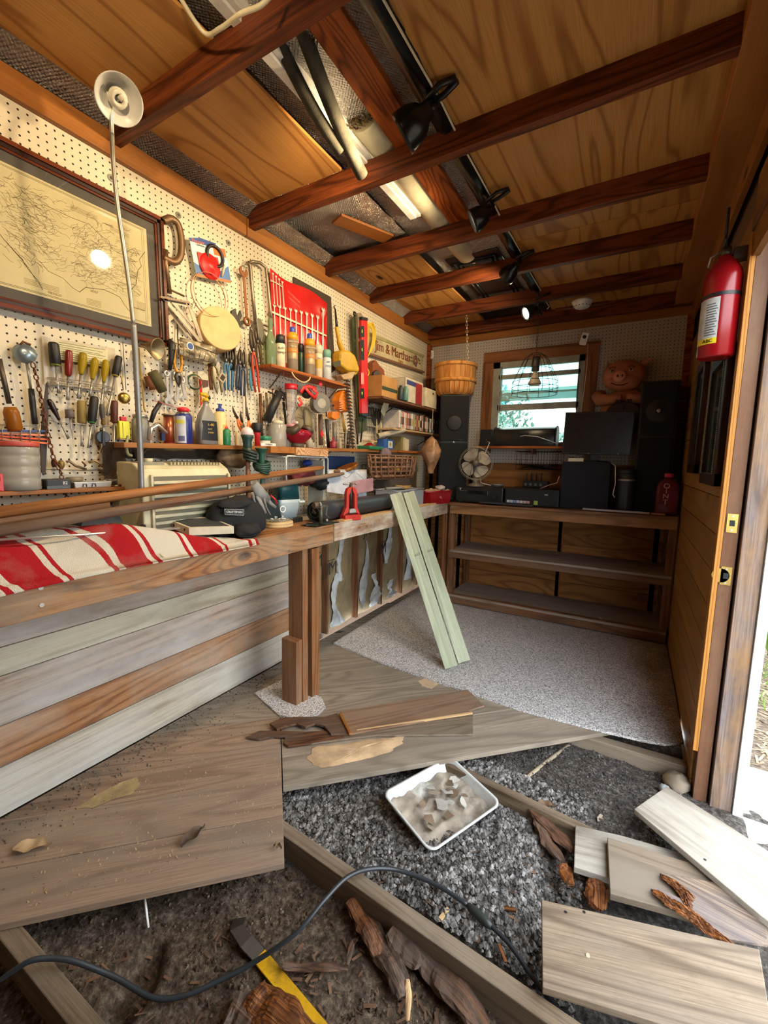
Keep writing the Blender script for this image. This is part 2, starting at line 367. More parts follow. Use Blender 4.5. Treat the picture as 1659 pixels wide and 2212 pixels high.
for zc, rounded in ((1.045, 0), (.845, 1)):
    m = MB(frame((.318, 1.972, zc), y=(0, 0, 1), z=(0, -1, 0)))
    m.M.translation = V((.331, 1.9945, zc))
    m.box((-.016, -.035, 0), (.016, .035, .003))
    if rounded: m.cyl((-.016, 0, 0), (-.016, 0, .003), .027, n=20)
    p = m.done('strike_plate', brass, d1, 'brass strike plate' + (' with rounded lip' if rounded else ''))
    MB(m.M).box((-.008, -.011, .003), (.008, .011, .0035)).done('hole', dblack, p)
    MB(m.M).cyl((0, .026, .003), (0, .026, .0045), .004).cyl((0, -.026, .003), (0, -.026, .0045), .004).done('screw', steel, p)
# header board high on the right wall, top boards
hb = plank('trim_3', (.288, YF, 2.406), (.288, YB, 2.406), .022, .10, plate); struct(hb)
hb2 = plank('trim_4', (.235, YF, 2.50), (.235, YB, 2.50), .135, .092, plate); struct(hb2)
for n_, (y0, y1) in enumerate(((YF, 1.62), (1.624, 3.88))):
    struct(MB(frame((XL+.002, y0, 2.365), x=(0, 1, 0), z=(1, 0, 0))).box((0, 0, 0), (y1-y0, .085, .022)).done('trim_%d' % (n_+1), plate, bev=.002))
tb = struct(MB(frame((XL, YB-.001, 2.345), x=(1, 0, 0), z=(0, -1, 0))).box((0, 0, 0), (2.1, .06, .022)).done('trim_5', plate, bev=.002))
struct(bx('trim_6', (XL+.0, YB-.045, 1.25), (XL+.035, YB, 2.36), redw))
struct(bx('trim_7', (XR-.045, YB-.02, .9), (XR, YB, 2.36), redw))
# ---- ceiling
cl = struct(MB().box((-2.05, YF-.1, 2.60), (.5, YB+.15, 2.64)).done('ceiling', foil))
plyp = [('L', -1.735, -1.20, YF, 1.635), ('L', -1.735, -1.24, 2.285, YB), ('R', -.695, .3, YF, .98), ('R', -.695, .3, .985, 2.6), ('R', -.695, .3, 2.605, YB)]
for k, x0, x1, y0, y1 in plyp:
    m = MB(frame((x0, y0, 2.502), x=(0, 1, 0), z=(0, 0, -1)))   # grain along the shed
    m.box((0, 0, -.012), (y1-y0, x1-x0, 0)); m.done('plywood_sheet', ply, cl)
MB().sheet(60, 2, lambda a, b: V((XL+.0+.09*b, YF+(YB-YF)*a, 2.455+.05*b+.010*noise.noise(V((a*60, b*3, 0))))), sm=True).done('foil_edge', foil, cl)
MB().sheet(40, 8, lambda a, b: V((XL+.03+.55*b, 1.66+.62*a, 2.535+.012*noise.noise(V((a*6, b*5, 2)))))).done('foil_sheet', foil, cl)
MB().sheet(90, 6, lambda a, b: V((-1.22+.55*b, YF+4.6*a, 2.545-.02*b+.012*noise.noise(V((a*30, b*5, 7)))))).done('foil_sheet', foil, cl)
MB().sheet(90, 8, lambda a, b: V((-.748+.073*b, YF+.2+4.5*a, 2.500-.014*math.sin(b*3.1)+.010*noise.noise(V((a*40, b*5, 3)))))).done('plastic_film', plain('101012', .3, bump=.6, bs=25), cl)
for y in (.99, 1.655, 2.275, 2.80, 3.35, .38, -.25):
    plank('rafter', (XL, y, 2.500), (.20, y, 2.508), .04, .092, raf, parent=cl)
plank('rafter', (XL, 3.84, 2.50), (.3, 3.84, 2.50), .04, .10, raf, parent=cl)
plank('ridge_board', (-.865, .95, 2.535), (-.885, 2.32, 2.535), .115, .03, redw, parent=cl)
plank('wood_scrap', (-1.46, 1.95, 2.525), (-1.32, 2.26, 2.525), .10, .012, plate, parent=cl)
# ---- left lower panelling, insulation, studs
lp = struct(MB().box((-1.84, YF, -.05), (-1.82, 1.93, .80)).done('wall_left_panelling', plain('4a3a2c', .8)))
zz = [0.0, .178, .325, .50, .60, .695, .83]
for i in range(6):
    a0, a1 = zz[i], zz[i+1]
    MB(frame((-1.812, YF, a0), x=(0, 1, 0), z=(1, 0, 0))).box((0, .0015, 0), (1.93-YF+R.uniform(-.004, .006), a1-a0-.0015, .020+R.uniform(-.002, .002))).done('panel_board', wallw[[0, 1, 2, 3, 2, 4][i]], lp, bev=.002)
ins = tag(MB().sheet(30, 16, lambda a, b: V((-1.862+.03*math.sin(a*math.pi*5)**2*1+.014*noise.noise(V((a*14, b*5, 0))), 1.93+a*1.97, b*.92))).done('insulation_batt', kraft), 'crumpled brown paper-faced insulation under the bench beyond the panelling', 'insulation')
struct(ins); 
for y in (1.96, 2.34, 2.72, 3.10, 3.48, 3.80): plank('stud', (-1.812, y, 0), (-1.812, y, .86), .022, .06, shelfw, up=(1, 0, 0), parent=wl)
fluff = plain('c4c6c4', .95, bump=.8, bs=60, dirt='8c8c88')
for k, (y, z0, z1, w_) in enumerate([(2.03, .0, .33, .12), (2.13, .35, .75, .05), (2.46, .02, .42, .06), (2.52, .35, .75, .035), (2.85, .05, .60, .06), (3.22, .35, .8, .05), (3.02, .02, .3, .09), (3.62, .1, .7, .05), (3.3, .02, .18, .07)]):
    MB().sheet(8, 18, lambda a, b: V((-1.815+.02*noise.noise(V((a*5, b*9, k*3.1)))-.03*abs(a-.5), y+(a-.5)*w_*1.6*(1+.5*math.sin(b*7+k))*(1.3-b)+.03*math.sin(b*5+k), z0+b*(z1-z0)))).done('fibreglass_tuft', fluff, ins)
ink = plain('33302c', .8)
for y, z0, sz, rot in ((2.36, .48, .085, 0), (3.08, .50, .08, 0), (2.2, .56, .08, 0), (3.60, .58, .08, 0), (3.72, .14, .08, 0), (2.83, .68, .07, 0)):
    text('JM', sz*1.5, frame((-1.797, y, z0), y=(0, 0, 1), z=(1, 0, 0)), ink, ins, 'printed_mark')
    text('Johns Manville', sz*.17, frame((-1.797, y, z0+sz*.75), y=(0, 0, 1), z=(1, 0, 0)), ink, ins, 'printed_mark')
# ---- floor boards laid on the diagonal
fl = struct(MB().box((XL, 3.0, -.045), (XR, YB, -.022)).done('floor', floorw))
s2 = math.sqrt(.5); D = V((s2, s2, 0)); N = V((-s2, s2, 0))
def fboard(c0, c1, t0, t1, mat, rough=False):
    poly = []
    for c_, t_ in ((c0, t0), (c0, t1), (c1, t1), (c1, t0)): p = D*t_+N*c_; poly.append((p.x, p.y))
    for n_, k in (((-1, 0), 1.79), ((1, 0), XR), ((0, 1), YB), ((0, -1), .9)):
        poly = clip(poly, n_, k)
        if len(poly) < 3: return
    loc = [(V((x, y, 0)).dot(D)-t0, V((x, y, 0)).dot(N)-c0) for x, y in poly]
    M = frame(D*t0+N*c0, x=D, z=(0, 0, 1)); M.translation.z = R.uniform(-.002, .0)
    MB(M).prism(loc, -.021, 0).done('floor_board', mat, fl, bev=.0015)
edges = [1.215, 1.40, 1.59, 1.795, 1.99, 2.18, 2.37]
for i in range(4): fboard(edges[i]+.001, edges[i+1]-.001, -3.4, .022, floorb)
for i in range(4, 6): fboard(edges[i]+.001, edges[i+1]-.001, -3.4, 2.0, floorw)
for a, b in ((1.53, 1.70), (1.70, 1.80)): fboard(a+.001, b-.001, .026, 3.6, floorw)
fboard(1.797, 1.988, .026, 3.6, floorw)
for a in range(6): fboard(2.37+a*.19+.001, 2.56+a*.19-.001, -3.4 if a < 3 else 0, 3.6, floorw)
for a in range(5): fboard(1.99+a*.19+.001, 2.18+a*.19-.001, 2.0, 5, floorw)
# joists
for a, b, z0, h, wd in (((-1.8, 1.035), (.3, .915), -.024, .13, .045), ((-1.8, .355), (.2, .40), -.024, .13, .045), ((-.6, 1.60), (.30, 1.515), -.03, .10, .035), ((-.5, 2.10), (.30, 2.13), -.024, .08, .05), ((-1.8, 2.6), (.3, 2.6), -.024, .1, .04)):
    plank('joist', (a[0], a[1], z0), (b[0], b[1], z0), wd, h, joistw, parent=fl, bev=.003)
plank('joist', (-1.2, -.28, -.024), (.3, -.25, -.024), .045, .13, joistw, parent=fl)
# the earth pit
def gz(x, y):
    z = -.105+.020*noise.noise(V((x*3, y*3, 0)))+.010*noise.noise(V((x*11, y*11, 4)))
    if y > 1.02: z += .015+.035*math.exp(-((x+.35)**2+(y-1.22)**2)/.05)
    if y > 1.6: z += .012
    z -= .045*math.exp(-((x+.56)**2+(y-1.44)**2)/.022)
    d = ((x+1.01)*.90+(y-.50)*.43, -(x+1.01)*.43+(y-.50)*.90)
    z -= .040/(1+math.exp(((d[0]/.045)**2+(d[1]/.10)**2-1)*6)) if abs(d[0]) < .3 and abs(d[1]) < .3 else 0
    if y > 1.0: z -= .05*math.exp(-((x+.12)**2/.004+(y-1.28)**2/.02))
    return z
def soilmat():
    t = NT('damp_soil'); c = t.coord(world=True, rnd=False); n1 = t.noise(c, 55, 6, .7); n2 = t.noise(c, 2.2, 4)
    y = t.n('ShaderNodeSeparateXYZ', {0: c}).outputs[1]
    cr = t.ramp(n1, [(.28, '1d1a18'), (.5, '544e4a'), (.72, '8a847e')]); cb = t.ramp(n1, [(.28, '1f1811'), (.5, '5d4f42'), (.72, '948370')])
    f = t.ramp(t.math('ADD', y, t.math('MULTIPLY', n2, .1)), [(.97, 0.0), (1.1, 1.0)])
    t.set(col=t.mix(f, cb, cr), rough=.95, spec=.2, bump=t.bumpn(n1, 1.0, .012)); return t.m
soil = soilmat()
earth = MB().sheet(230, 330, lambda a, b: V((-1.9+2.45*a, -.9+3.3*b, gz(-1.9+2.45*a, -.9+3.3*b)))).done('earth_pit', soil); earth['kind'] = 'structure'
def lumps(name, n, area, rmin, rmax, mat, seed, dens=None):
    rr = random.Random(seed); m = MB(); vs = m.v; fs = m.f
    base = [V(p).normalized() for p in ((1, 0, 0), (-1, 0, 0), (0, 1, 0), (0, -1, 0), (0, 0, 1), (0, 0, -1), (1, 1, .6), (-1, -1, .7), (1, -1, .8), (-1, 1, .6))]
    tri = [(6, 0, 2), (6, 4, 0), (6, 2, 4), (7, 3, 1), (7, 1, 4), (7, 4, 3), (8, 0, 4), (8, 4, 3), (8, 3, 0), (9, 1, 2), (9, 2, 4), (9, 4, 1), (5, 2, 0), (5, 0, 3), (5, 3, 1), (5, 1, 2)]
    x0, x1, y0, y1 = area; k = 0
    while k < n:
        x = rr.uniform(x0, x1); y = rr.uniform(y0, y1)
        if dens and not dens(x, y, rr): continue
        k += 1; r = rmin+(rmax-rmin)*rr.random()**3; z = gz(x, y)+r*.25; q = len(vs); a = rr.uniform(0, 6.28); ca, sa = math.cos(a), math.sin(a)
        for b in base:
            s_ = r*rr.uniform(.65, 1.15); vs.append(V((x+(b.x*ca-b.y*sa)*s_, y+(b.x*sa+b.y*ca)*s_, z+b.z*s_*.8)))
        for t_ in tri: fs.append([q+i for i in t_]); m.s.append(False)
    return m.done(name, mat, kind='stuff')
def near_edge(x, y, rr): return True
def gravelm(name, a, b, c_):
    t = NT(name); c = t.coord(world=True); n1 = t.noise(c, 38, 3, .6); n2 = t.noise(c, 260, 3, .6)
    t.set(col=t.mix(t.ramp(n2, [(.3, .0), (.8, .7)]), t.ramp(n1, [(.32, a), (.5, b), (.68, c_)]), a), rough=.95, spec=.2, bump=t.bumpn(n2, .6, .003)); return t.m
g1 = gravelm('crumbled_cinder', '3a3737', '77736f', 'bcb8b6'); g2 = gravelm('brown_crumbs', '2d231a', '5f5042', '9a8a76')
o = lumps('grey_crumbled_soil', 17000, (-1.15, .10, 1.0, 1.75), .0025, .013, g1, 3, lambda x, y, r_: x > -1.25+(y-1)*.9 and (x < -.02-(y-1)*.05) and (x+.56)**2+(y-1.44)**2 > .012 and r_.random() < .55+.45*noise.noise(V((x*5, y*5, 1)))+.3)
tag(o, 'loose grey crumbly soil heaped between the two middle joists', 'soil')
o = lumps('dark_crumbled_soil', 5500, (-.55, .3, 1.6, 2.1), .002, .007, gravelm('dark_crumbs', '2a2624', '57514d', '8d8883'), 5)
tag(o, 'fine dark soil between the far joists in front of the carpet', 'soil')
o = lumps('brown_crumbled_soil', 6500, (-1.45, .25, .2, .98), .0015, .007, g2, 6, lambda x, y, r_: ((x+1.01)**2/.01+(y-.5)**2/.02) > 1 and r_.random() < .35+noise.noise(V((x*4, y*4, 9)))+(.4 if (y-x) > 1.55 or x > -.5 else 0))
tag(o, 'brown damp crumbs of earth around the crowbar and footprint', 'soil')
# ---- outside ground
def outm():
    t = NT('garden_mulch'); c = t.coord(world=True); n1 = t.noise(t.scale(c, (1, 2.5, 1)), 35, 5, .7)
    t.set(col=t.ramp(n1, [(.3, '2f241b'), (.5, '7b6a58'), (.7, 'b9a78f')]), rough=.9, bump=t.bumpn(n1, 1, .02)); return t.m
gr = struct(MB().box((.40, -6, -.22), (30, 30, -.135)).box((-30, 4.1, -.22), (.4, 30, -.135)).done('garden_ground', outm()))
for x0, x1, y0, y1 in ((.46, .95, .9, 1.98), (.47, .95, 2.0, 2.35)):
    tag(MB().box((x0, y0, -.14), (x1, y1, -.075)).done('paving_slab', plain('b9bdb9', .85, dirt='8f9590', bump=.4, bs=80), bev=.006), 'pale concrete slab ' + ('outside the doorway, nearer one' if y0 < 1 else 'beyond the peeling door post, farther one'), 'slab')
# ================================================================= bench along the left wall
BT = .905
b = thing('workbench', 'long weathered wooden workbench along the pegboard wall on a front post', 'workbench', (-1.58, 1.5, 0))
for x0, x1 in ((-1.795, -1.60), (-1.597, -1.40)):
    for y0, y1 in ((YF+.05, 1.808), (1.812, 3.88)): plank('top_board', ((x0+x1)/2, y0, BT), ((x0+x1)/2, y1, BT), x1-x0, .035, greyw if x0 < -1.7 else benchw, parent=b)
plank('front_board', (-1.400, YF+.05, .857), (-1.400, 1.806, .857), .100, .040, benchw, up=(1, 0, 0), parent=b).location.x += .038
plank('front_board', (-1.396, 1.812, .860), (-1.396, 3.43, .858), .098, .040, tinyw, up=(1, 0, 0), parent=b, label='worn section with whitish flaking paint').location.x += .036
plank('front_edge_strip', (-1.385, 1.90, BT+.012), (-1.385, 2.44, BT+.014), .05, .012, palew, parent=b)
plank('front_edge_strip', (-1.385, 2.86, BT+.012), (-1.385, 3.38, BT+.014), .05, .012, palew, parent=b)
plank('leg', (-1.420, 1.570, 0), (-1.420, 1.570, .81), .095, .04, legw, up=(0, -1, 0), parent=b)
plank('leg', (-1.385, 1.630, 0), (-1.385, 1.630, .80), .045, .06, legw, up=(0, -1, 0), parent=b)
plank('leg_block', (-1.430, 1.528, 0), (-1.428, 1.528, .345), .10, .045, legw, up=(0, -1, 0), parent=b, bev=.004)
plank('leg', (-1.40, 3.47, 0), (-1.40, 3.47, .81), .04, .05, shelfw, up=(0, -1, 0), parent=b)
for px, py in ((88, 1270), (90, 1307), (625, 1190), (700, 1175)): p = OX(px, py, -1.3615); MB().cyl(p, p+V((.0015, 0, 0)), .006, n=10).done('screw', steel, b)
# ================================================================= shelf bench on the back wall
s = thing('shelf_unit', 'brown stained two-tier shelf bench across the back wall below the window', 'shelves', (-.5, 3.66, 0))
x0, x1, yf, yb = -1.335, .285, 3.425, 3.885
plank('top_board', (x0, (yf+yb)/2-.01, .905), (x1, (yf+yb)/2-.01, .915), yb-yf+.03, .02, shelfw, parent=s)
plank('front_rail', (x0, yf, .856), (x1, yf, .868), .09, .035, wood('front_rail_pine', 'ab7c50', '6b4526', ring=8, stretch=.07, sc=5, fibre=.4, knots=2, contrast=.8), up=(0, -1, 0), parent=s)
for z_, hh in ((.482, .065), (.085, .085)):
    plank('shelf_board', (x0+.01, (yf+yb)/2, z_+.01), (x1, (yf+yb)/2, z_+.018), yb-yf, .018, shelft, parent=s)
    plank('shelf_rail', (x0, yf+.005, z_-.025), (x1, yf+.005, z_-.018), hh, .035, shelfw, up=(0, -1, 0), parent=s)
for x in (x0+.01, x1-.02):
    for y in (yf+.03, yb-.02): plank('post', (x, y, 0), (x, y, .90), .045, .045, shelfw, up=(0, -1, 0), parent=s)
plank('post', (-.73, yf+.04, 0), (-.72, yf+.04, .08), .06, .05, rotw, up=(0, -1, 0), parent=s, label='rotted centre foot')
tag(MB().ball(OZ(1297, 1336, .105), (.012, .009, .003)).done('shell_chip', white), 'small white chip lying on the lowest shelf', 'chip')
# ================================================================= carpet
def carpm():
    t = NT('grey_flecked_carpet'); c = t.coord(world=True); n1 = t.noise(c, 190, 2, .6); n2 = t.noise(c, 1.6, 6, .6)
    sp = t.n('ShaderNodeSeparateXYZ', {0: c})
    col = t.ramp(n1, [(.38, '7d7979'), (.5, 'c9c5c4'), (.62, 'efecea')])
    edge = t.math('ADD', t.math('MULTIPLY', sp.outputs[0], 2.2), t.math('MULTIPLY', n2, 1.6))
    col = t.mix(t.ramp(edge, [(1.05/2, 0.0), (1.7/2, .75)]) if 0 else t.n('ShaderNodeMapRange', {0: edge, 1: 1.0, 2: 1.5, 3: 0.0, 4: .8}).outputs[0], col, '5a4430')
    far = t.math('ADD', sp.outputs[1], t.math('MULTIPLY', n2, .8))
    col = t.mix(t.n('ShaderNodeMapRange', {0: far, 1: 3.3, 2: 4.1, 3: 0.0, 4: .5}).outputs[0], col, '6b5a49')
    t.set(col=col, rough=.95, spec=.1, bump=t.bumpn(n1, 1, .006)); return t.m
carpet = carpm()
edge = [(-1.67, 2.22), (-1.25, 2.155), (-.82, 2.125), (-.38, 2.10), (-.03, 2.13), (.13, 2.15), (.22, 2.175), (.293, 2.235), (.295, 3.88), (-1.70, 3.88), (-1.70, 3.5)]
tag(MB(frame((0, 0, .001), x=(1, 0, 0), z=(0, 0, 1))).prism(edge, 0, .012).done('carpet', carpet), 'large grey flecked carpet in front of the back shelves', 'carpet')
tag(MB(frame((0, 0, .001), x=(1, 0, 0), z=(0, 0, 1))).prism([(-1.65, 1.50), (-1.40, 1.425), (-1.30, 1.45), (-1.24, 1.53), (-1.25, 1.60), (-1.32, 1.655), (-1.62, 1.68)], 0, .008).done('carpet_scrap', carpet), 'scrap of grey carpet under the bench post', 'carpet')
# ================================================================= green boards leaning on the bench
for k, (bx_, by, tx, ty) in enumerate(((-.845, 2.285, -1.335, 2.47), (-.80, 2.385, -1.335, 2.66))):
    a = V((bx_, by, .035 if k == 0 else .04)); c_ = V((tx, ty, .99)); d = (c_-a).normalized(); up = V((.55, -.83, 0)) if 0 else V((.35, -.93, .1))
    o = thing('lumber_board', ('pale green treated board leaning on the bench, nearer the camera' if k == 0 else 'pale green treated board leaning on the bench, partly behind its twin'), 'board', a, 'treated boards leaning on the bench')
    M = frame(a, x=d, z=up); L = (c_-a).length+.05
    MB(M).box((0, -.038, -.038), (L, .038, 0)).done('lower_half', greenw, o, bev=.003)
    MB(M).box((0, .006, 0), (L, .038, .012)).done('ridge_half', greenw, o, bev=.003)
    text('SYP', .025, M @ Matrix.Translation((L*.62, -.015, .0008)) @ Matrix.Rotation(1.57, 4, 'Z'), plain('6d6b52', .8), o, 'grade_stamp')
# ================================================================= ceiling oddments
grayf = plain('4b483f', .98, bump=.5, bs=300, var=.35, spec=.05)
for k, (a, e) in enumerate(((tuple(OZ(652, 62, 2.55)), (782, 378)), (tuple(OZ(596, 78, 2.55)), (735, 325)))):
    e = OZ(e[0], e[1], 2.36 if k == 0 else 2.385); m = MB(); pts = [V(a).lerp(e, i/12)+V((0, 0, -.02*math.sin(i/12*3.1))) for i in range(13)]
    o = m.tube(pts, .024 if k == 0 else .021, 16, caps=False).done('foam_tube', grayf); 
    tag(o, ('longer' if k == 0 else 'shorter') + ' grey foam pipe sleeve drooping from the ceiling rafters', 'foam tube', 'foam sleeves stowed in the rafters')
    o2 = MB().tube([pts[-1]-(pts[-1]-pts[-2])*.1, pts[-1]+(pts[-1]-pts[-2])*.02], .0225 if k == 0 else .0195, 16).done('foam_end', plain('3a382f', .9), o)
fl_ = thing('fluorescent_fixture', 'long white unlit strip light lying on the ceiling rafters', 'light', (-1.09, 1.2, 2.51))
plank('housing', (-1.085, .1, 2.555), (-1.075, 2.12, 2.555), .055, .05, white, parent=fl_)
plank('lens', (-1.090, .1, 2.503), (-1.081, 2.10, 2.503), .035, .012, white, parent=fl_)
tag(MB().tube(smooth([OZ(380, -20, 2.49), OZ(440, 70, 2.46), OZ(475, 62, 2.43), OZ(520, 30, 2.40), OZ(566, 10, 2.40), OZ(600, -30, 2.44)]), .006).done('white_cable', cream), 'off-white cable looped over the nearest rafter', 'cable')
rg = thing('rolled_carpet', 'rolled carpet with shaggy brown end stowed above the rafters', 'rug', (-.99, 2.1, 2.53))
a, e = V((-1.0, 1.50, 2.585)), V((-1.01, 2.72, 2.58))
MB().tube([a, e], [.078, .078], 24).done('roll', plain('d8cfae', .85, dirt='c0b391'), rg)
m = MB(); rr = random.Random(4)
for i in range(260):
    t_ = rr.uniform(0, 6.28); q = rr.uniform(.2, 1)*.07; c_ = a+V((math.cos(t_)*q, -.004, math.sin(t_)*q)); m.tube([c_, c_+V((rr.uniform(-.012, .012), -rr.uniform(.015, .04), rr.uniform(-.02, .005)))], .0022, 4)
m.done('pile', plain('6b5531', .95), rg, kind='stuff')
MB().tube([e+V((-.075, .02, .02)), e+V((-.03, .07, -.05)), e+V((.03, .06, -.06)), e+V((.07, .02, -.01))], .004, 6).done('torn_edge', plain('c79a66', .9), rg)
dp = thing('drip_pan', 'black plastic tray lying upside down on the far ceiling rafters', 'tray', (-.95, 3.1, 2.51))
MB().tbox((-1.14, 2.66, 2.52), (-.80, 3.72, 2.53), 1).done('base', plain('1e2124', .25), dp, bev=.01)
for k in (0, 1): MB().tube([V((-1.10+.03*k, 2.72+.03*k, 2.516)), V((-.84-.03*k, 2.72+.03*k, 2.516)), V((-.84-.03*k, 3.66-.03*k, 2.516)), V((-1.10+.03*k, 3.66-.03*k, 2.516))], .006, 6, closed=True).done('rib', plain('25292c', .2), dp)
# track lamps: clip spotlights along the black film, aimed at the tool wall
def spot(P, aim, size, label, on=True, power=1.0, col=LAMP_C):
    P = V(P); aim = V(aim).normalized(); o = thing('spotlight', label, 'lamp', P, 'black clamp spotlights along the ceiling')
    r = size
    MB().lathe([(r*.28, -r*1.9), (r*.42, -r*1.85), (r*.46, -r*1.5), (r*.72, -r*1.25), (r*.92, -r*.8), (r, -r*.25), (r, 0), (r*.95, 0), (r*.94, -r*.25), (r*.85, -r*.75), (r*.5, -r*1.15), (.001, -r*1.15)], P, aim, 22).done('shade', plain('141416', .28), o)
    MB().lathe([(.001, -r*.75), (r*.62, -r*.62), (r*.66, -r*.45), (.001, -r*.40)], P, aim, 18).done('bulb', emit('fff0cf', 30) if on else plain('c9c9c9', .2), o)
    bk = P-aim*r*1.7; tp = V((-.70, P.y+.02, 2.495))
    MB().tube([bk, bk.lerp(tp, .35)+V((.02, .02, 0)), bk.lerp(tp, .7)+V((.01, 0, 0)), tp], [r*.22, r*.2, r*.2, r*.3], 10).done('arm', plain('121214', .4), o)
    c_ = MB(); q = bk.lerp(tp, .45)
    for s_ in (-1, 1): c_.tube([q+V((.0, s_*.012, 0)), q+V((.05, s_*.022, .02)), q+V((.10, s_*.006, .03))], r*.16, 8)
    c_.done('clamp', plain('161618', .4), o)
    if on:
        ld = bpy.data.lights.new('spot', 'SPOT'); ld.energy = LAMP_W*power*4; ld.color = col; ld.spot_size = math.radians(140); ld.spot_blend = .9; ld.shadow_soft_size = .035
        link('lamp_light', ld, frame(P+aim*.012, z=-aim, x=perp(aim)), o)
    return o
spot(OZ(868, 292, 2.38), (-.9, -.1, -.5), .064, 'black clamp spotlight nearest the camera beside the red ridge board', power=1.5)
spot(OZ(1020, 480, 2.37), (-.85, -.25, -.45), .052, 'lit black clamp spotlight under the second rafter, second in the row', power=1.3)
spot(OZ(1092, 600, 2.36), (-.8, .45, -.5), .052, 'black clamp spotlight third in the row, seen from behind', power=.9)
spot(OZ(1134, 678, 2.33), (-.7, -.55, -.45), .05, 'lit black clamp spotlight farthest back in the row', power=.55)
spot((-.66, .25, 2.36), (-.9, .35, -.35), .05, 'black clamp spotlight over the doorway end of the shed', power=1.2)
for i, (pa, pb) in enumerate((((845, 0), (1060, 430)),)):
    tag(MB().tube([V((-.675, YF+.2, 2.487))]+[V((-.675+.004*math.sin(k*2.1), YF+.4+k*.2, 2.484+.003*math.sin(k*1.3))) for k in range(22)]+[V((-.69, 3.7, 2.47))], .004, 6).done('lamp_cable', cream), 'thin pale cord running along the black film on the ceiling', 'cable')
sd = thing('smoke_detector', 'round white smoke detector on the far right rafter', 'smoke alarm', (-.42, 3.56, 2.37))
P = OZ(1258, 650, 2.405)
MB().lathe([(.068, 0), (.068, -.012), (.060, -.020), (.058, -.034), (.045, -.046), (.001, -.048)], P, (0, 0, 1), 28).done('housing', white, sd)
m = MB()
for k in range(14): a_ = k*6.28/14; m.box((P.x+.052*math.cos(a_)-.004, P.y+.052*math.sin(a_)-.004, P.z-.0405), (P.x+.052*math.cos(a_)+.004, P.y+.052*math.sin(a_)+.004, P.z-.036))
m.done('vent', plain('4d4a45', .6), sd)
tag(plank('mount_board', (-.60, 3.56, 2.415), (-.24, 3.56, 2.415), .04, .014, raf), 'short dark board that carries the round smoke detector', 'board')
# ================================================================= gooseneck lamp in front of the wall
gl = thing('gooseneck_lamp', 'tall gooseneck floor lamp with white bell shade and unlit spiral bulb', 'lamp', (-1.56, .93, .905))
pts = [OX(px, py, -1.555) for px, py in ((306, 1070), (302, 950), (297, 850), (293, 770), (288, 700), (279, 620), (268, 540), (256, 460), (249, 400), (244, 340), (242, 290))]
MB().tube(smooth(pts[:5]), .0100, 14).done('pole', plain('8f8f8d', .45, .6), gl); MB().tube(smooth(pts[4:]), .0070, 12).done('neck', plain('a8a49b', .4, .8), gl)
P0 = OX(255, 212, -1.53); ax = (EYE+V((-.25, -.2, 1.05))-P0).normalized()
ax = (EYE-P0).normalized()*.9+V((.05, .25, -.25)); ax.normalize()
MB().lathe([(.020, -.085), (.024, -.080), (.026, -.045), (.045, -.02), (.068, .012), (.070, .016), (.0665, .016), (.043, -.016), (.023, -.042), (.001, -.044)], P0, ax, 32).done('shade', plain('cfcdc6', .35), gl)
MB().tube([pts[-1], P0-ax*.09+V((0, 0, -.03)), P0-ax*.08], .0065, 10).done('neck', plain('a8a49b', .4, .8), gl)
a1 = perp(ax); b1 = ax.cross(a1)
MB().lathe([(.017, -.045), (.019, -.02), (.019, -.008), (.001, -.006)], P0, ax, 18).done('bulb_base', white, gl)
MB().tube([P0+ax*(.016*(k/40)-.006)+(a1*math.cos(k*.42)+b1*math.sin(k*.42))*(.024-.0002*k) for k in range(41)]+[P0+ax*.012], .0075, 8).done('spiral_bulb', plain('ded7c4', .3), gl)
MB().lathe([(.045, 0), (.045, .012), (.02, .02), (.0085, .09)], (pts[0].x, pts[0].y, BT+.001), (0, 0, 1), 24).done('base', dsteel, gl)
# ================================================================= right wall
fe = thing('fire_extinguisher', 'red fire extinguisher hanging on the right wall above the doorway edge', 'extinguisher', (.21, 1.9, 1.68))
c0 = V((.235, 1.995, 1.685)); Rr = .058
def wallpt(px, py, x): return OX(px, py, x)
bot = OX(1560, 772, .235); top = OX(1600, 590, .235)
yc = 2.05; c0 = V((.232, yc, OY(1560, 770, yc-.03).z))
H = 0.36
MB().lathe([(.050, 0), (Rr, .008), (Rr, H*.78), (Rr*.92, H*.85), (Rr*.6, H*.94), (.022, H*.985), (.022, H)], c0, (0, 0, 1), 32).done('cylinder', plain('8c0d14', .25, var=.04), fe)
MB().lathe([(Rr+.0012, H*.585), (Rr+.0012, H*.62)], c0, (0, 0, 1), 32, caps=False).done('band', black, fe)
def arcsheet(c, r, a0, a1, z0, z1, n=14): return MB().sheet(n, 1, lambda a, b: V((c.x+r*math.cos(a0+(a1-a0)*a), c.y+r*math.sin(a0+(a1-a0)*a), z0+(z1-z0)*b)))
lb = arcsheet(c0, Rr+.0008, math.radians(178), math.radians(262), c0.z+.045, c0.z+H*.575).done('label', plain('c7c8c4', .5, bump=0, dirt='7d7f7d'), fe, 'white instruction label')
arcsheet(c0, Rr+.0014, math.radians(190), math.radians(262), c0.z+.045, c0.z+.065).done('yellow_band', plain('e2c81e', .5), lb)
aa = math.radians(236); Mx = frame((c0.x+(Rr+.0022)*math.cos(aa), c0.y+(Rr+.0022)*math.sin(aa), c0.z+.055), y=(0, 0, 1), z=(math.cos(aa), math.sin(aa), 0)); text('ABC', .017, Mx, dblack, lb)
m = MB(); 
for k in range(13): 
    q = arcsheet(c0, Rr+.0016, math.radians(222), math.radians(258-(k*7 % 5)*2), c0.z+.075+k*.009, c0.z+.0785+k*.009, 5); m.v += q.v; n_ = len(m.v)-len(q.v); m.f += [[i+n_ for i in f] for f in q.f]; m.s += q.s
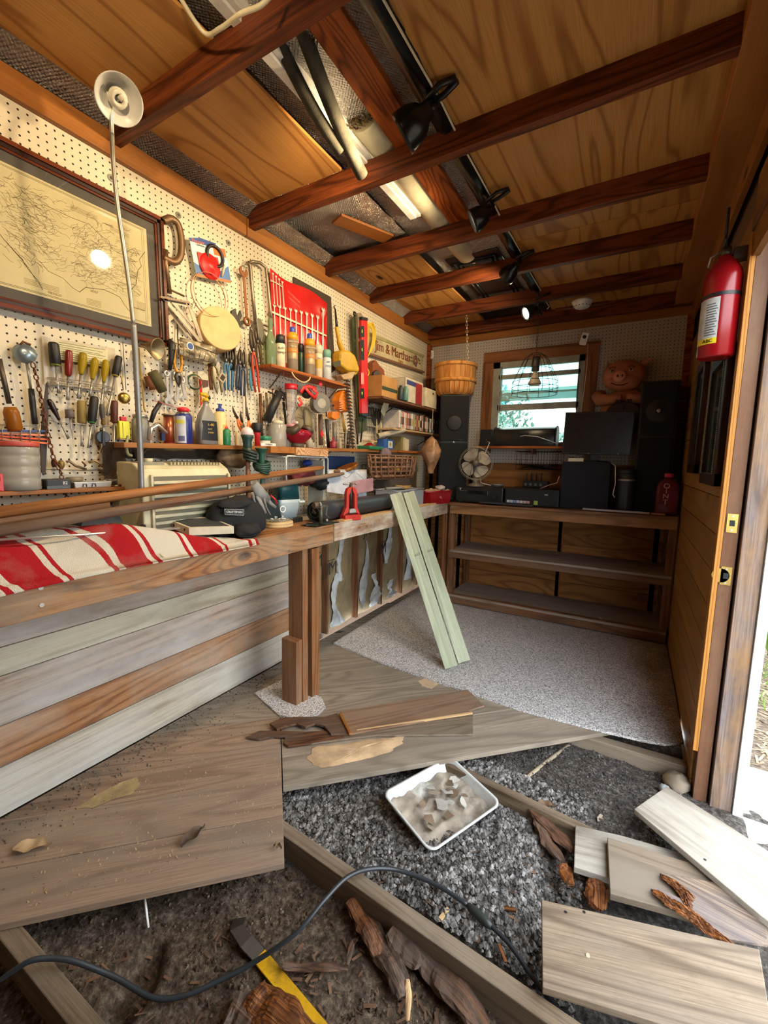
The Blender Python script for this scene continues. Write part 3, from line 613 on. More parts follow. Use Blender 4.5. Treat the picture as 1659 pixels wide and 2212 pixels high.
m.done('printing', plain('55595a', .7), lb)
MB().cyl(c0+V((0, 0, H)), c0+V((0, 0, H+.03)), .016).done('valve', dsteel, fe)
for dz, nm in ((.035, 'carry_handle'), (.055, 'squeeze_lever')):
    MB().tube([c0+V((0, .012, H+dz*.7)), c0+V((-.01, -.03, H+dz)), c0+V((-.015, -.085, H+dz+(.075 if nm[0] == 's' else 0)))], [.011, .012, .009], 8, flat=.45).done(nm, black, fe)
MB().tube([c0+V((-.015, -.0, H+.02)), c0+V((-.045, .0, H+.005)), c0+V((-.05, .0, H-.03))], .003, 6).done('pull_pin', steel, fe)
MB().box((c0.x+.02, yc-.02, c0.z+H-.02), (.30, yc+.02, c0.z+H+.02)).done('wall_bracket', dsteel, fe)
dk = wood('dark_frame', '4a3527', '1d130d', ring=8, fibre=.4, rough=.35)
def wframe(y0, y1, z0, z1, lab, bead=True, x=.298, wd=.05):
    o = thing('picture_frame', lab, 'frame', (x, (y0+y1)/2, z0))
    for a, e in (((y0, z0), (y1, z0)), ((y0, z1), (y1, z1)), ((y0, z0), (y0, z1)), ((y1, z0), (y1, z1))):
        A = V((x-.022, a[0], a[1])); B = V((x-.022, e[0], e[1])); d = (B-A).normalized(); plank('frame_side', A-d*wd/2, B+d*wd/2, wd, .022, dk, up=(-1, 0, 0), parent=o)
    if bead:
        m = MB(); n_ = int((z1-z0)/.008)
        for k in range(n_):
            for yy in (y0+wd*.55, y1-wd*.55): m.ball((x-.024, yy, z0+wd*.5+k*.0079*((z1-z0-wd)/(z1-z0))), .0032, 5, 4)
        m.done('bead_row', steel, o, kind='stuff')
    MB().box((x-.012, y0+wd*.5, z0+wd*.5), (x-.010, y1-wd*.5, z1-wd*.5)).done('mirror_glass', plain('5e7278', .08, .75, var=.05), o)
    return o
wframe(2.12, 2.50, 1.20, 1.70, 'dark beaded-edge framed mirror on the right wall under the extinguisher')
wframe(2.80, 3.10, 1.24, 1.80, 'farther dark-framed mirror beside the black speaker', bead=False)
# ================================================================= window in the end wall
wn = struct(link('window_1', None, Matrix.Translation((-.765, YB, 1.43))))
def wz(py): return OY(1160, py, YB).z
wtrim = wood('window_casing', '9a6236', '5a3015', ring=7, stretch=.08, sc=5, fibre=.4, knots=2, rough=.5)
yy = YB-.018
plank('casing', (-1.245, yy, 2.185), (-.305, yy, 2.185), .095, .018, wtrim, up=(0, -1, 0), parent=wn)
plank('casing', (-1.20, yy, 1.40), (-1.20, yy, 2.137), .095, .018, wtrim, up=(0, -1, 0), parent=wn)
plank('casing', (-.355, yy, 1.40), (-.355, yy, 2.137), .095, .018, wtrim, up=(0, -1, 0), parent=wn)
sash = plain('9c9888', .5, dirt='7d7866')
def wb_(x0, x1, z0, z1, y0=YB-.01, y1=YB+.03, nm='sash_rail', m_=sash): return bx(nm, (x0, y0, z0), (x1, y1, z1), m_, wn)
wb_(-1.155, -1.092, 1.43, 2.14); wb_(-.448, -.395, 1.43, 2.14); wb_(-1.155, -.395, 2.085, 2.14); wb_(-1.155, -.395, 1.41, 1.435)
wb_(-1.105, -.43, wz(812)-.006, wz(806)+.006, nm='sash_rail'); wb_(-1.105, -.43, wz(884), wz(871))
wb_(-1.085, -1.075, 1.70, 2.10); wb_(-.452, -.44, 1.70, 2.10)
bx('roller_blind', (-1.09, YB+.005, wz(863)), (-.45, YB+.02, wz(845)), glassm('cfdcd6', .5, .55), wn)
bx('roller_blind', (-1.09, YB+.012, wz(848)-.002), (-.45, YB+.028, wz(838)), glassm('e6efea', .5, .5), wn)
bx('glass_pane', (-1.10, YB+.018, 1.76), (-.44, YB+.021, 2.10), glassm('bfe6e4', .02, .10), wn)
bx('insect_screen', (-1.10, YB+.034, 1.43), (-.44, YB+.036, 1.76), glassm('e6efe6', .3, .06), wn)
ss = thing('window_shelf', 'narrow board shelf under the window that carries two black speakers', 'shelf', (-.8, 3.82, 1.38))
plank('board', (-1.235, 3.795, 1.395), (-.30, 3.795, 1.395), .17, .02, orangew, parent=ss)
for x in (-1.15, -.75, -.4): bx('bracket', (x-.008, 3.75, 1.33), (x+.008, YB, 1.375), shelfw, ss)
SZ = 1.395
# outside the window: trees and a white fence
def leafm(a, b):
    t = NT('leaves_'+a); n1 = t.noise(t.coord(), 9, 4); t.set(col=t.ramp(n1, [(.35, a), (.65, b)]), rough=.7); return t.m
def tree(P, rx, rz, n, lab, a, b, seed, leaf=.09):
    o = thing('tree', lab, 'tree', P); rr = random.Random(seed); m = MB(); P = V(P); c_ = P+V((0, 0, rz*1.1))
    for i in range(n):
        d = V((rr.gauss(0, 1), rr.gauss(0, 1), rr.gauss(0, 1))).normalized()*rr.uniform(.45, 1)**.6; q = c_+V((d.x*rx, d.y*rx, d.z*rz))*(1)
        q = c_+V((d.x*rx, d.y*rx, d.z*rz)); q += V((1, 1, 1))*noise.noise(q*1.2)*.4
        u = V((rr.uniform(-1, 1), rr.uniform(-1, 1), rr.uniform(-1, 1))).normalized(); v_ = perp(u); s_ = leaf*rr.uniform(.6, 1.4)
        m.add([q-u*s_, q+v_*s_*.5, q+u*s_, q-v_*s_*.5], [(0, 1, 2, 3)])
    m.done('crown', leafm(a, b), o, kind='stuff')
    MB().tube([P, P+V((.1, 0, rz*.6)), c_], [.16, .12, .05], 8).done('trunk', plain('5b4a3a', .9), o)
    for k in range(3): MB().tube([P+V((.08, 0, rz*.6)), c_+V((rr.uniform(-1, 1)*rx*.6, rr.uniform(-1, 1)*rx*.6, rr.uniform(-.2, .5)*rz))], [.06, .02], 6).done('branch', plain('5b4a3a', .9), o)
tree((-4.6, 12.5, -.15), 1.9, 1.9, 9000, 'blue-green tree seen in the left of the window', '4a7d78', '86b7b0', 1)
tree((-1.5, 17.0, -.15), 1.5, 1.35, 6000, 'low blue-green tree seen in the right of the window', '4f8a82', '8fc0b6', 2)
tree((-2.6, 8.2, -.3), 1.1, .85, 7000, 'bright green bush seen low in the left of the window', '3f7a2e', '8fc25a', 3, .06)
tree((-.95, 9.4, -.3), 1.1, .85, 7000, 'bright green bush seen low in the right of the window', '4b8a35', '9bcf63', 4, .06)
fc = thing('garden_fence', 'low white slatted fence behind the window', 'fence', (-2, 7.0, -.15))
for k in range(26): bx('slat', (-4+k*.17, 6.98, -.14), (-3.86+k*.17, 7.0, 1.18), white, fc)
for z_ in (.2, .9): bx('rail', (-4, 7.0, z_), (.4, 7.04, z_+.09), white, fc)
# outside the doorway
for k, (x, y) in enumerate(((.98, 4.0), (1.05, 3.65))):
    o = thing('leafy_plant', 'bright green strappy plant outside the doorway' + (', one nearer the post' if k == 0 else ', one farther out'), 'plant', (x, y, -.14), 'plants beyond the doorway'); rr = random.Random(k)
    for i in range(26):
        a = rr.uniform(0, 6.28); L = rr.uniform(.5, .95); m = MB(); u = V((math.cos(a), math.sin(a), 0)); sd_ = V((-u.y, u.x, 0))*.022
        pts = [V((x, y, -.14))+u*L*.55*t_+V((0, 0, L*(1.5*t_-.75*t_*t_))) for t_ in (0, .25, .5, .75, 1)]
        vs = []
        for q, t_ in zip(pts, (.6, 1, .9, .6, .05)): vs += [q-sd_*t_, q+sd_*t_]
        m.add(vs, [(2*j, 2*j+1, 2*j+3, 2*j+2) for j in range(4)], True).done('leaf', leafm('5f9a2c', 'a4d45a'), o)
m = MB(); rr = random.Random(8)
for i in range(2500):
    x = rr.uniform(.7, 3.2); y = rr.uniform(2.9, 6); q = V((x, y, -.137)); h = rr.uniform(.04, .11); m.add([q, q+V((.008, 0, 0)), q+V((rr.uniform(-.03, .03), rr.uniform(-.03, .03), h))], [(0, 1, 2)])
tag(m.done('grass', leafm('557a30', '90b552'), kind='stuff'), 'short green grass in the mulch outside the doorway', 'grass')
m = MB()
for i in range(1400):
    x = rr.uniform(.5, 1.6); y = rr.uniform(1.9, 4); q = V((x, y, -.132)); a = rr.uniform(0, 3.14); l = rr.uniform(.01, .05); u = V((math.cos(a), math.sin(a), rr.uniform(-.1, .2)))*l; v_ = V((-math.sin(a), math.cos(a), 0))*.005
    m.add([q-u-v_, q+u-v_, q+u+v_, q-u+v_], [(0, 1, 2, 3)])
tag(m.done('wood_chips', plain('b39a7e', .9, var=.5), kind='stuff'), 'loose wood chips on the ground beside the doorway slab', 'mulch')
# ================================================================= things on the back shelf bench
BZ = .915
cab = plain('1c1e22', .55); cabd = plain('101114', .7); cabs = plain('15171b', .35)
# left tower speaker
o = thing('tower_speaker', 'tall dark grey tower speaker carrying the bushel basket, left of window', 'speaker', (-1.42, 3.68, BZ))
Ms = frame((-1.42, 3.66, BZ), x=(.92, .38, 0), z=(0, 0, 1)); sp_h = .915
sx = .125; sy = .12
MB(Ms).box((-sx, -sy, 0), (sx, sy, sp_h)).done('cabinet', plain('24282e', .5), o, bev=.006)
MB(Ms).box((-sx+.008, -sy-.014, .52), (sx-.008, -sy, sp_h-.012)).done('upper_grille', plain('1a1b1d', .9), o, bev=.004)
MB(Ms).box((-sx+.008, -sy-.014, .02), (sx-.008, -sy, .50)).done('lower_grille', plain('1a1b1d', .9), o, bev=.004)
MB(Ms).lathe([(.066, 0), (.06, .004), (.02, .001), (.001, .003)], (0, -sy-.016, .67), (0, -1, 0), 24).done('cone', plain('1f2022', .6), o)
MB(Ms).tube([(-sx+.01, -sy-.015, .515), (-.05, -sy-.015, .53), (.05, -sy-.015, .53), (sx-.01, -sy-.015, .515)], .003, 6).done('trim_arc', plain('2b2d30', .3), o)
MB(Ms).cyl((0, -sy-.014, .508), (0, -sy-.018, .508), .007).done('badge', steel, o)
# bushel basket
o = thing('bushel_basket', 'round slatted bushel basket on top of the left tower speaker', 'basket', (-1.42, 3.66, BZ+sp_h))
slat = wood('basket_slat', 'd99b52', 'a9662a', ring=5, stretch=.2, sc=6, fibre=.3, axis=2); bc = V((-1.425, 3.66, BZ+sp_h+.002)); bh = .265
for k in range(26):
    a0 = 2*math.pi*k/26; a1 = a0+2*math.pi/26*.93
    prof = [(.135, 0), (.163, .02), (.172, .06), (.178, .14), (.182, bh)]
    m = MB(); vs = []
    for r_, h in prof:
        for a in (a0, (a0+a1)/2, a1): vs.append(bc+V((math.cos(a)*r_, math.sin(a)*r_, h)))
    m.add(vs, [(j*3+i, j*3+i+1, j*3+i+4, j*3+i+3) for j in range(4) for i in range(2)], True).done('slat', slat, o)
for h, r_ in ((bh-.012, .186), (bh*.46, .182)):
    MB().lathe([(r_, h-.014), (r_+.004, h-.014), (r_+.004, h+.014), (r_, h+.014), (r_, h-.014)], bc, n=32, caps=False).done('hoop', slat, o)
MB().lathe([(.137, .004), (.137, .0)], bc, n=24).done('base', slat, o)
# hanging chain over the basket
ch = thing('hanging_chain', 'pale chain hanging from a rafter above the basket', 'chain', (-1.30, 3.38, 2.1)); A = OY(1008, 680, 3.37); B_ = OY(1010, 781, 3.37); n_ = 15
for k in range(n_):
    c_ = A.lerp(B_, k/(n_-1)); ax = (1, 0, 0) if k % 2 else (0, 1, 0); m = MB(); u = V((0, 0, .0185)); s_ = V(ax)*.008
    m.tube([c_+u*.5+s_*.0, c_+u*.35+s_, c_-u*.35+s_, c_-u*.5, c_-u*.35-s_, c_+u*.35-s_], .0022, 5, closed=True).done('chain_link', plain('b5a98c', .4, .6), ch)
# desk fan
o = thing('desk_fan', 'vintage desk fan with wire guard and cream blades left of the receivers', 'fan', (-1.19, 3.52, BZ+.13))
fc_ = OY(1028, 1001, 3.52); fr = .142; fx = frame(fc_, x=(.94, .33, 0), z=(0, 0, 1)); MF = fx
fy = lambda a, r_, d: (math.cos(a)*r_, d, math.sin(a)*r_)
for r_, d in ((fr, 0), (fr*.93, -.03), (fr*.93, .03)): MB(MF).ring((0, d, 0), r_, .0022, (0, 1, 0), 36, 6).done('guard_ring', plain('9b9181', .4, .8), o)
for k in range(8):
    a = k*math.pi/4; MB(MF).tube([fy(a+.55*t_, .025+(fr-.025)*t_, -.045*math.sin(math.pi*(.35+.65*t_))) for t_ in (0, .2, .4, .6, .8, 1)], .0019, 5).done('guard_wire', plain('9b9181', .4, .8), o)
for k in range(4):
    a = k*math.pi/2+.6; m = MB(MF)
    m.sheet(6, 6, lambda u, v_: V(fy(a+(v_-.5)*(.5+1.0*math.sin(u*2.6)), .025+.095*u, .012+(v_-.5)*.03))).done('blade', plain('a99d88', .5), o)
MB(MF).lathe([(.001, -.05), (.022, -.046), (.026, -.03), (.030, .01), (.045, .03), (.048, .09), (.001, .12)], (0, 0, 0), (0, 1, 0), 20).done('motor', plain('6d645a', .35), o)
MB(MF).box((-.012, .02, -.16), (.012, .05, -.03)).done('neck', plain('6d645a', .35), o)
fb = fx.translation; MB().lathe([(.075, 0), (.072, .012), (.03, .03), (.018, .06), (.018, .07)], (fb.x-.0, fb.y+.02, BZ+.132), n=24).done('foot', plain('6d645a', .35), o)
# receivers
def box_thing(name, lab, cat, a, b, mat, bev=.004, group=None):
    o = thing(name, lab, cat, ((a[0]+b[0])/2, (a[1]+b[1])/2, a[2]), group); bx('case', a, b, mat, o, bev=bev); return o
o = box_thing('receiver', 'wide black receiver under the fan on the back bench', 'receiver', (-1.30, 3.46, BZ), (-.90, 3.80, BZ+.128), cabs)
bx('face_plate', (-1.295, 3.452, BZ+.012), (-.905, 3.46, BZ+.12), cabd, o); bx('display', (-1.20, 3.449, BZ+.07), (-1.02, 3.452, BZ+.10), plain('0a0a0c', .1), o)
for k in range(5): MB().cyl((-1.25+.012*k, 3.452, BZ+.095), (-1.25+.012*k, 3.449, BZ+.095), .003).done('button', steel, o)
MB().cyl((-.96, 3.452, BZ+.06), (-.96, 3.43, BZ+.06), .022, n=24).done('volume_knob', cabs, o)
o = box_thing('receiver', 'black component with stickers right of the fan receiver', 'receiver', (-.885, 3.47, BZ), (-.475, 3.80, BZ+.135), cabs)
bx('face_plate', (-.88, 3.462, BZ+.01), (-.48, 3.47, BZ+.128), cabd, o)
for k in range(7): bx('label_square', (-.865+.026*k, 3.4605, BZ+.012), (-.842+.026*k, 3.462, BZ+.04), plain(['c9c9cc', 'b9c2cf', '7d8fb5', 'c4c7cf', 'cfc9c9', 'c9b0b0', 'c98f8f'][k], .4), o)
bx('green_sticker', (-.655, 3.4605, BZ+.012), (-.625, 3.462, BZ+.045), plain('8fa84a', .6), o)
MB().cyl((-.56, 3.462, BZ+.09), (-.56, 3.445, BZ+.09), .018, n=20).done('volume_knob', cabs, o)
MB().box((-.575, 3.443, BZ+.095), (-.55, 3.445, BZ+.099)).done('pointer', white, o)
tb_ = OY(1081, 1055, 3.60)
tag(MB().lathe([(.028, 0), (.045, .004), (.052, .022), (.054, .024), (.05, .022), (.001, .006)], (-.985, 3.60, BZ+.130), n=28).done('metal_dish', chrome), 'small shiny metal dish on the receiver beside the fan', 'dish')
k_ = thing('keyboard', 'dark slim keyboard lying along the back bench edge', 'keyboard', (-.95, 3.43, BZ+.002)); 
MB(frame((-1.07, 3.425, BZ+.004), x=(1, -.02, 0), z=(0, 0, 1))).box((0, -.04, 0), (.42, .03, .014)).done('body', plain('2b3036', .4), k_, bev=.004)
kk = MB(frame((-1.07, 3.425, BZ+.018), x=(1, -.02, 0), z=(0, 0, 1)))
for i in range(24):
    for j in range(4): kk.box((.01+i*.0167, -.036+j*.0155, 0), (.0235+i*.0167, -.0235+j*.0155, .003))
kk.done('keys', cabd, k_, kind='stuff')
o = box_thing('router_box', 'small black gadget with cables behind the metal dish', 'router', (-.80, 3.70, BZ+.137), (-.60, 3.80, BZ+.19), cabd)
for k in range(4): MB().cyl((-.78+.04*k, 3.75, BZ+.19), (-.78+.04*k, 3.75, BZ+.26), .005, n=8).done('aerial', black, o)
for k in range(4): bx('rib', (-.785+.04*k, 3.699, BZ+.15), (-.765+.04*k, 3.70, BZ+.17), plain('55585a', .4), o)
# subwoofer, monitor
o = box_thing('subwoofer', 'square dark subwoofer box under the monitor', 'subwoofer', (-.475, 3.53, BZ), (-.145, 3.83, BZ+.355), plain('1b1e24', .8))
bx('grille_cloth', (-.465, 3.523, BZ+.01), (-.155, 3.53, BZ+.345), plain('1e2128', .95, bump=.3, bs=400), o)
for x in (-.44, -.18): MB().cyl((x, 3.6, BZ), (x, 3.6, BZ+.004), .02).done('foot', black, o)
mo = thing('monitor', 'black flat computer monitor on the subwoofer box', 'monitor', (-.27, 3.66, BZ+.357))
A = OY(1222, 884, 3.64); B2 = OY(1376, 876, 3.64); C2 = OY(1361, 976, 3.64)
MM = frame((-.262, 3.64, BZ+.357), x=(1, .03, .0), z=(0, 0, 1)); MM = MM @ Matrix.Rotation(.02, 4, 'Y')
MB(MM).box((-.235, -.015, .055), (.235, .02, .375)).done('housing', plain('15161a', .4), mo, bev=.004)
MB(MM).box((-.225, -.0165, .068), (.225, -.015, .365)).done('screen', plain('25211f', .25), mo)
MB(MM).box((-.03, .02, .0), (.03, .04, .2)).done('neck', black, mo); MB(MM).lathe([(.11, 0), (.105, .008), (.03, .012)], (0, .03, 0), n=28).done('foot', black, mo)
MB(MM).cyl((-.045, -.0165, .062), (-.045, -.019, .062), .004).done('button', white, mo); MB(MM).box((.15, -.0175, .06), (.157, -.0165, .065)).done('power_light', white, mo)
tag(MB().box((-.435, 3.54, BZ+.358), (-.33, 3.56, BZ+.382)).done('white_remote', cream), 'small cream remote on the subwoofer under the monitor left edge', 'remote')
tag(MB().tube([V((-.143, 3.56, BZ+.35)), V((-.115, 3.54, BZ+.33)), V((-.105, 3.53, BZ+.2)), V((-.115, 3.52, BZ+.12)), V((-.10, 3.52, BZ+.10))], .003, 6).done('power_cable', white), 'white cord dangling beside the subwoofer box', 'cable')
tag(MB().tube([V((-.62, 3.50, BZ+.14)), V((-.56, 3.52, BZ+.17)), V((-.50, 3.50, BZ+.19)), V((-.485, 3.49, BZ+.24))], .003, 6).done('copper_cable', plain('c4917d', .5)), 'pinkish wire on the component beside the subwoofer', 'cable')
o = thing('dark_canister', 'tall dark cylindrical canister right of the subwoofer', 'canister', (-.03, 3.56, BZ))
MB().lathe([(.058, 0), (.060, .01), (.056, .27), (.058, .275)], (-.035, 3.56, BZ), n=28).done('body', plain('26282c', .35), o)
MB().lathe([(.0585, .225), (.0585, .235)], (-.035, 3.56, BZ), n=28, caps=False).done('bright_band', steel, o)
MB().lathe([(.059, .275), (.06, .30), (.03, .32), (.001, .32)], (-.035, 3.56, BZ), n=28).done('lid', black, o)
# right tower
o = thing('tower_speaker', 'tall black tower speaker in the right back corner', 'speaker', (.13, 3.72, BZ))
Ms = frame((.125, 3.72, BZ), x=(1, -.02, 0), z=(0, 0, 1)); h = .925
MB(Ms).box((-.115, -.12, 0), (.115, .14, h)).done('cabinet', plain('14161b', .6), o, bev=.006)
MB(Ms).box((-.10, -.132, .55), (.10, -.12, h-.015)).done('upper_grille', plain('14171d', .9), o, bev=.004)
MB(Ms).box((-.10, -.132, .02), (.10, -.12, .53)).done('lower_grille', plain('111318', .9), o, bev=.004)
MB(Ms).lathe([(.078, 0), (.07, .003), (.022, .001), (.020, .003)], (0, -.132, .72), (0, -1, 0), 28, caps=False).done('cone', plain('1f2329', .6), o)
MB(Ms).ball((0, -.135, .72), (.014, .005, .014)).done('dome', steel, o)
# pink jug
def rrect(w_, d, r_, n=4):
    out = []
    for cx, cy, a0 in ((w_-r_, d-r_, 0), (-w_+r_, d-r_, 1), (-w_+r_, -d+r_, 2), (w_-r_, -d+r_, 3)):
        for k in range(n+1): a = (a0+k/n)*math.pi/2; out.append((cx+r_*math.cos(a), cy+r_*math.sin(a)))
    return out
def loft(m, secs, base=(0, 0, 0), caps=True):
    "secs: (z, halfw, halfd, corner)"
    vs = []; n_ = None
    for z_, w_, d, r_ in secs:
        q = rrect(w_, d, min(r_, w_, d)*.999); n_ = len(q); vs += [(base[0]+x, base[1]+y, base[2]+z_) for x, y in q]
    fs = [(j*n_+i, j*n_+(i+1) % n_, (j+1)*n_+(i+1) % n_, (j+1)*n_+i) for j in range(len(secs)-1) for i in range(n_)]
    if caps: fs += [tuple(range(n_))[::-1], tuple(range((len(secs)-1)*n_, len(secs)*n_))]
    return m.add(vs, fs, True)
o = thing('juice_jug', 'pink-capped clear jug with white lettering at the right bench end', 'jug', (.215, 3.52, BZ))
pk = plain('8f4450', .2, trans=.5)
loft(MB(), [(0, .055, .042, .02), (.02, .066, .052, .02), (.10, .064, .05, .02), (.12, .067, .053, .02), (.19, .066, .052, .02), (.225, .055, .045, .03), (.25, .028, .028, .028), (.262, .024, .024, .024)], (.215, 3.50, BZ)).done('body', pk, o)
MB().lathe([(.026, .260), (.027, .285), (.001, .287)], (.215, 3.50, BZ), n=20).done('cap', plain('d4385e', .4), o)
for i, (t_, sz, zz_) in enumerate((('O', .05, .20), ('I', .045, .165), ('N', .045, .13), ('T', .05, .09))):
    text(t_, sz, frame((.205, 3.4465, BZ+zz_), y=(0, 0, 1), z=(0, -1, 0)), plain('d9a9ae', .5), o)
tag(MB(frame((-.30, 3.44, BZ+.004), x=(1, .0, 0), z=(0, 0, 1))).box((0, -.012, 0), (.42, .012, .012)).done('white_strip', plain('a9a5a0', .5)), 'pale plastic strip lying along the bench edge by the subwoofer', 'strip')
tag(MB().box((.13, 3.43, BZ+.003), (.21, 3.455, BZ+.014)).done('tan_strip', palew), 'short tan wooden strip in front of the right tower speaker', 'strip')
# speakers on the window shelf
o = thing('satellite_speaker', 'small black box speaker at the left end of the window shelf', 'speaker', (-1.15, 3.78, SZ))
bx('case', (-1.20, 3.74, SZ), (-1.09, 3.84, SZ+.145), cabs, o, bev=.005); bx('front', (-1.195, 3.735, SZ+.01), (-1.115, 3.74, SZ+.135), cabd, o)
for z_ in (.03, .055): MB().cyl((-1.14, 3.735, SZ+z_), (-1.14, 3.728, SZ+z_), .006).done('terminal', dsteel, o)
tag(MB().tube([V((-1.13, 3.73, SZ+.04)), V((-1.10, 3.70, SZ+.03)), V((-1.13, 3.66, SZ-.08)), V((-1.16, 3.62, BZ+.28)), V((-1.13, 3.6, BZ+.16)), V((-1.03, 3.60, BZ+.14))], .0035, 6).done('speaker_wire', white), 'white wire dropping from the small window speaker past the fan', 'cable')
o = thing('centre_speaker', 'long black curved centre speaker on the window shelf', 'speaker', (-.83, 3.80, SZ))
prof = [(-.075, 0), (.075, 0), (.08, .04), (.075, .11), (.05, .155), (.0, .165), (-.06, .14), (-.08, .08), (-.078, .02)]
m = MB(Matrix(((0, 0, 1, -1.075), (1, 0, 0, 3.80), (0, 1, 0, SZ), (0, 0, 0, 1))))
m.prism(prof, 0, .50, sm=True).done('case', plain('181a1d', .28), o, bev=.006)
for x in (-1.083, -.573): m = MB(Matrix(((0, 0, 1, x), (1, 0, 0, 3.80), (0, 1, 0, SZ), (0, 0, 0, 1)))); m.prism([(a*1.03, b*1.03) for a, b in prof], 0, .012).done('end_cap', cabd, o)
bx('terminal_panel', (-.92, 3.715, SZ+.05), (-.78, 3.722, SZ+.11), cabd, o)
for x in (-.845, -.83): MB().cyl((x, 3.716, SZ+.08), (x, 3.705, SZ+.08), .005).done('terminal', rust, o)
tag(MB().tube([V((-.84, 3.70, SZ+.08)), V((-.80, 3.68, SZ+.085)), V((-.70, 3.68, SZ+.075)), V((-.60, 3.69, SZ+.04)), V((-.55, 3.70, SZ+.02))], .0035, 6).done('speaker_wire', white), 'white wire plugged into the long centre speaker', 'cable')
# wire basket below the window shelf
o = thing('wire_basket', 'black wire basket hung under the window shelf', 'basket', (-.68, 3.80, 1.18)); x0, x1, y0, y1, z0, z1 = -.88, -.50, 3.72, 3.87, 1.20, 1.35
wirem = plain('121212', .4, .5)
for z_, k in ((z1, 0), (z0, .012)): MB().tube([V((x0+k, y0+k, z_)), V((x1-k, y0+k, z_)), V((x1-k, y1-k, z_)), V((x0+k, y1-k, z_))], .003, 6, closed=True).done('rim', wirem, o)
for k in range(9): x = x0+.01+(x1-x0-.02)*k/8; MB().tube([V((x, y0, z1)), V((x, y0+.012, z0)), V((x, y1-.012, z0)), V((x, y1, z1))], .0018, 5).done('wire', wirem, o)
for k in range(3): MB().tube([V((x0+.01, y0+.01, z0+.04*k)), V((x1-.01, y0+.01, z0+.04*k))], .0018, 5).done('wire', wirem, o)
m = MB(); rr = random.Random(3)
pts = [V((rr.uniform(x0+.03, x1-.03), rr.uniform(y0+.03, y1-.03), z0+.005+rr.uniform(0, .04))) for _ in range(26)]
tag(m.tube(pts, .004, 6).done('cable_tangle', black), 'tangle of black cables in the wire basket under the window', 'cable')
# caged pendant lamp
o = thing('cage_pendant', 'wire cage pendant lamp hanging in front of the window', 'lamp', (-.80, 3.45, 1.9))
pc = OY(1155, 845, 3.45); k0 = OY(1155, 826, 3.45)+V((0, 0, .0))
MB().lathe([(.020, .19), (.028, .185), (.028, .085), (.022, .08)], k0, n=16).done('socket', dsteel, o)
MB().lathe([(.016, .08), (.020, .05), (.046, .0), (.048, -.012), (.038, -.022), (.001, -.026)], k0+V((0, 0, .0)), n=24).done('reflector_bulb', plain('d4c3a4', .3), o)
for k in range(12):
    a = k*2*math.pi/12; f_ = lambda r_, h: k0+V((math.cos(a)*r_, math.sin(a)*r_, h))
    MB().tube([f_(.036, .21), f_(.08, .18), f_(.125, .09), f_(.165, .0), f_(.170, -.06), f_(.165, -.09)], .0019, 5).done('cage_wire', wirem, o)
for r_, h in ((.036, .21), (.125, .09), (.165, .0), (.169, -.04), (.165, -.09)): MB().ring(k0+V((0, 0, h)), r_, .0022, n=36, m=5).done('cage_ring', wirem, o)
top = V((-.82, 3.45, 2.49)); n_ = 16
for k in range(n_):
    c_ = (k0+V((0, 0, .21))).lerp(V((k0.x, k0.y, 2.47)), (k+.5)/n_); h = (2.47-k0.z-.21)/n_*.62; s_ = V((.006, 0, 0) if k % 2 else (0, .006, 0))
    MB().tube([c_+V((0, 0, h)), c_+V((0, 0, h*.6))+s_, c_-V((0, 0, h*.6))+s_, c_-V((0, 0, h)), c_-V((0, 0, h*.6))-s_, c_+V((0, 0, h*.6))-s_], .0018, 5, closed=True).done('chain_link', dsteel, o)
m = MB(); rr = random.Random(9); q = V((k0.x+.01, k0.y, 2.40))
m.tube([q+V((rr.uniform(-.03, .03), rr.uniform(-.03, .03), rr.uniform(-.06, .06))) for _ in range(22)], .004, 6).done('black_cord_bundle', black); tag(bpy.data.objects['black_cord_bundle'], 'bunched black cord at the top of the cage lamp chain', 'cable')
# security camera and contact sensor
o = thing('security_camera', 'white boxy security camera tilted above the window corner', 'camera', OY(1262, 732, 3.86))
Mc = frame(OY(1262, 732, 3.80), x=(.93, -.05, .25), z=(-.2, .25, .9)); Mc = frame(OY(1262, 732, 3.80), z=(0, -1, -.25), x=(.95, 0, -.25))
q = [(x, y) for x, y in rrect(.026, .045, .008)]
MB(Mc).prism(q, -.012, .012).done('housing', white, o, bev=.003); MB(Mc).cyl((0, .015, .012), (0, .015, .017), .014, n=20).done('lens', dblack, o)
MB().tube([OY(1262, 732, 3.82), V((OY(1262, 732, 3.82).x+.01, YB-.02, OY(1262, 732, 3.82).z))], .008, 8).done('mount', white, o)
tag(MB().tube([OY(1270, 742, 3.86), OY(1268, 790, 3.86), OY(1262, 840, 3.86), OY(1255, 890, 3.86)], .0025, 6).done('camera_cable', white), 'thin white cord running down from the security camera', 'cable')
P = OY(930, 767, YB-.012)
o = thing('motion_sensor', 'small white rounded sensor in the back left corner', 'sensor', P)
MB(frame(P, z=(0, -1, 0), x=(1, 0, 0))).prism(rrect(.036, .038, .012), 0, .016).done('body', white, o, bev=.003); MB(frame(P, z=(0, -1, 0), x=(1, 0, 0))).prism(rrect(.020, .022, .006), .016, .019).done('panel', plain('b8b09c', .5), o)
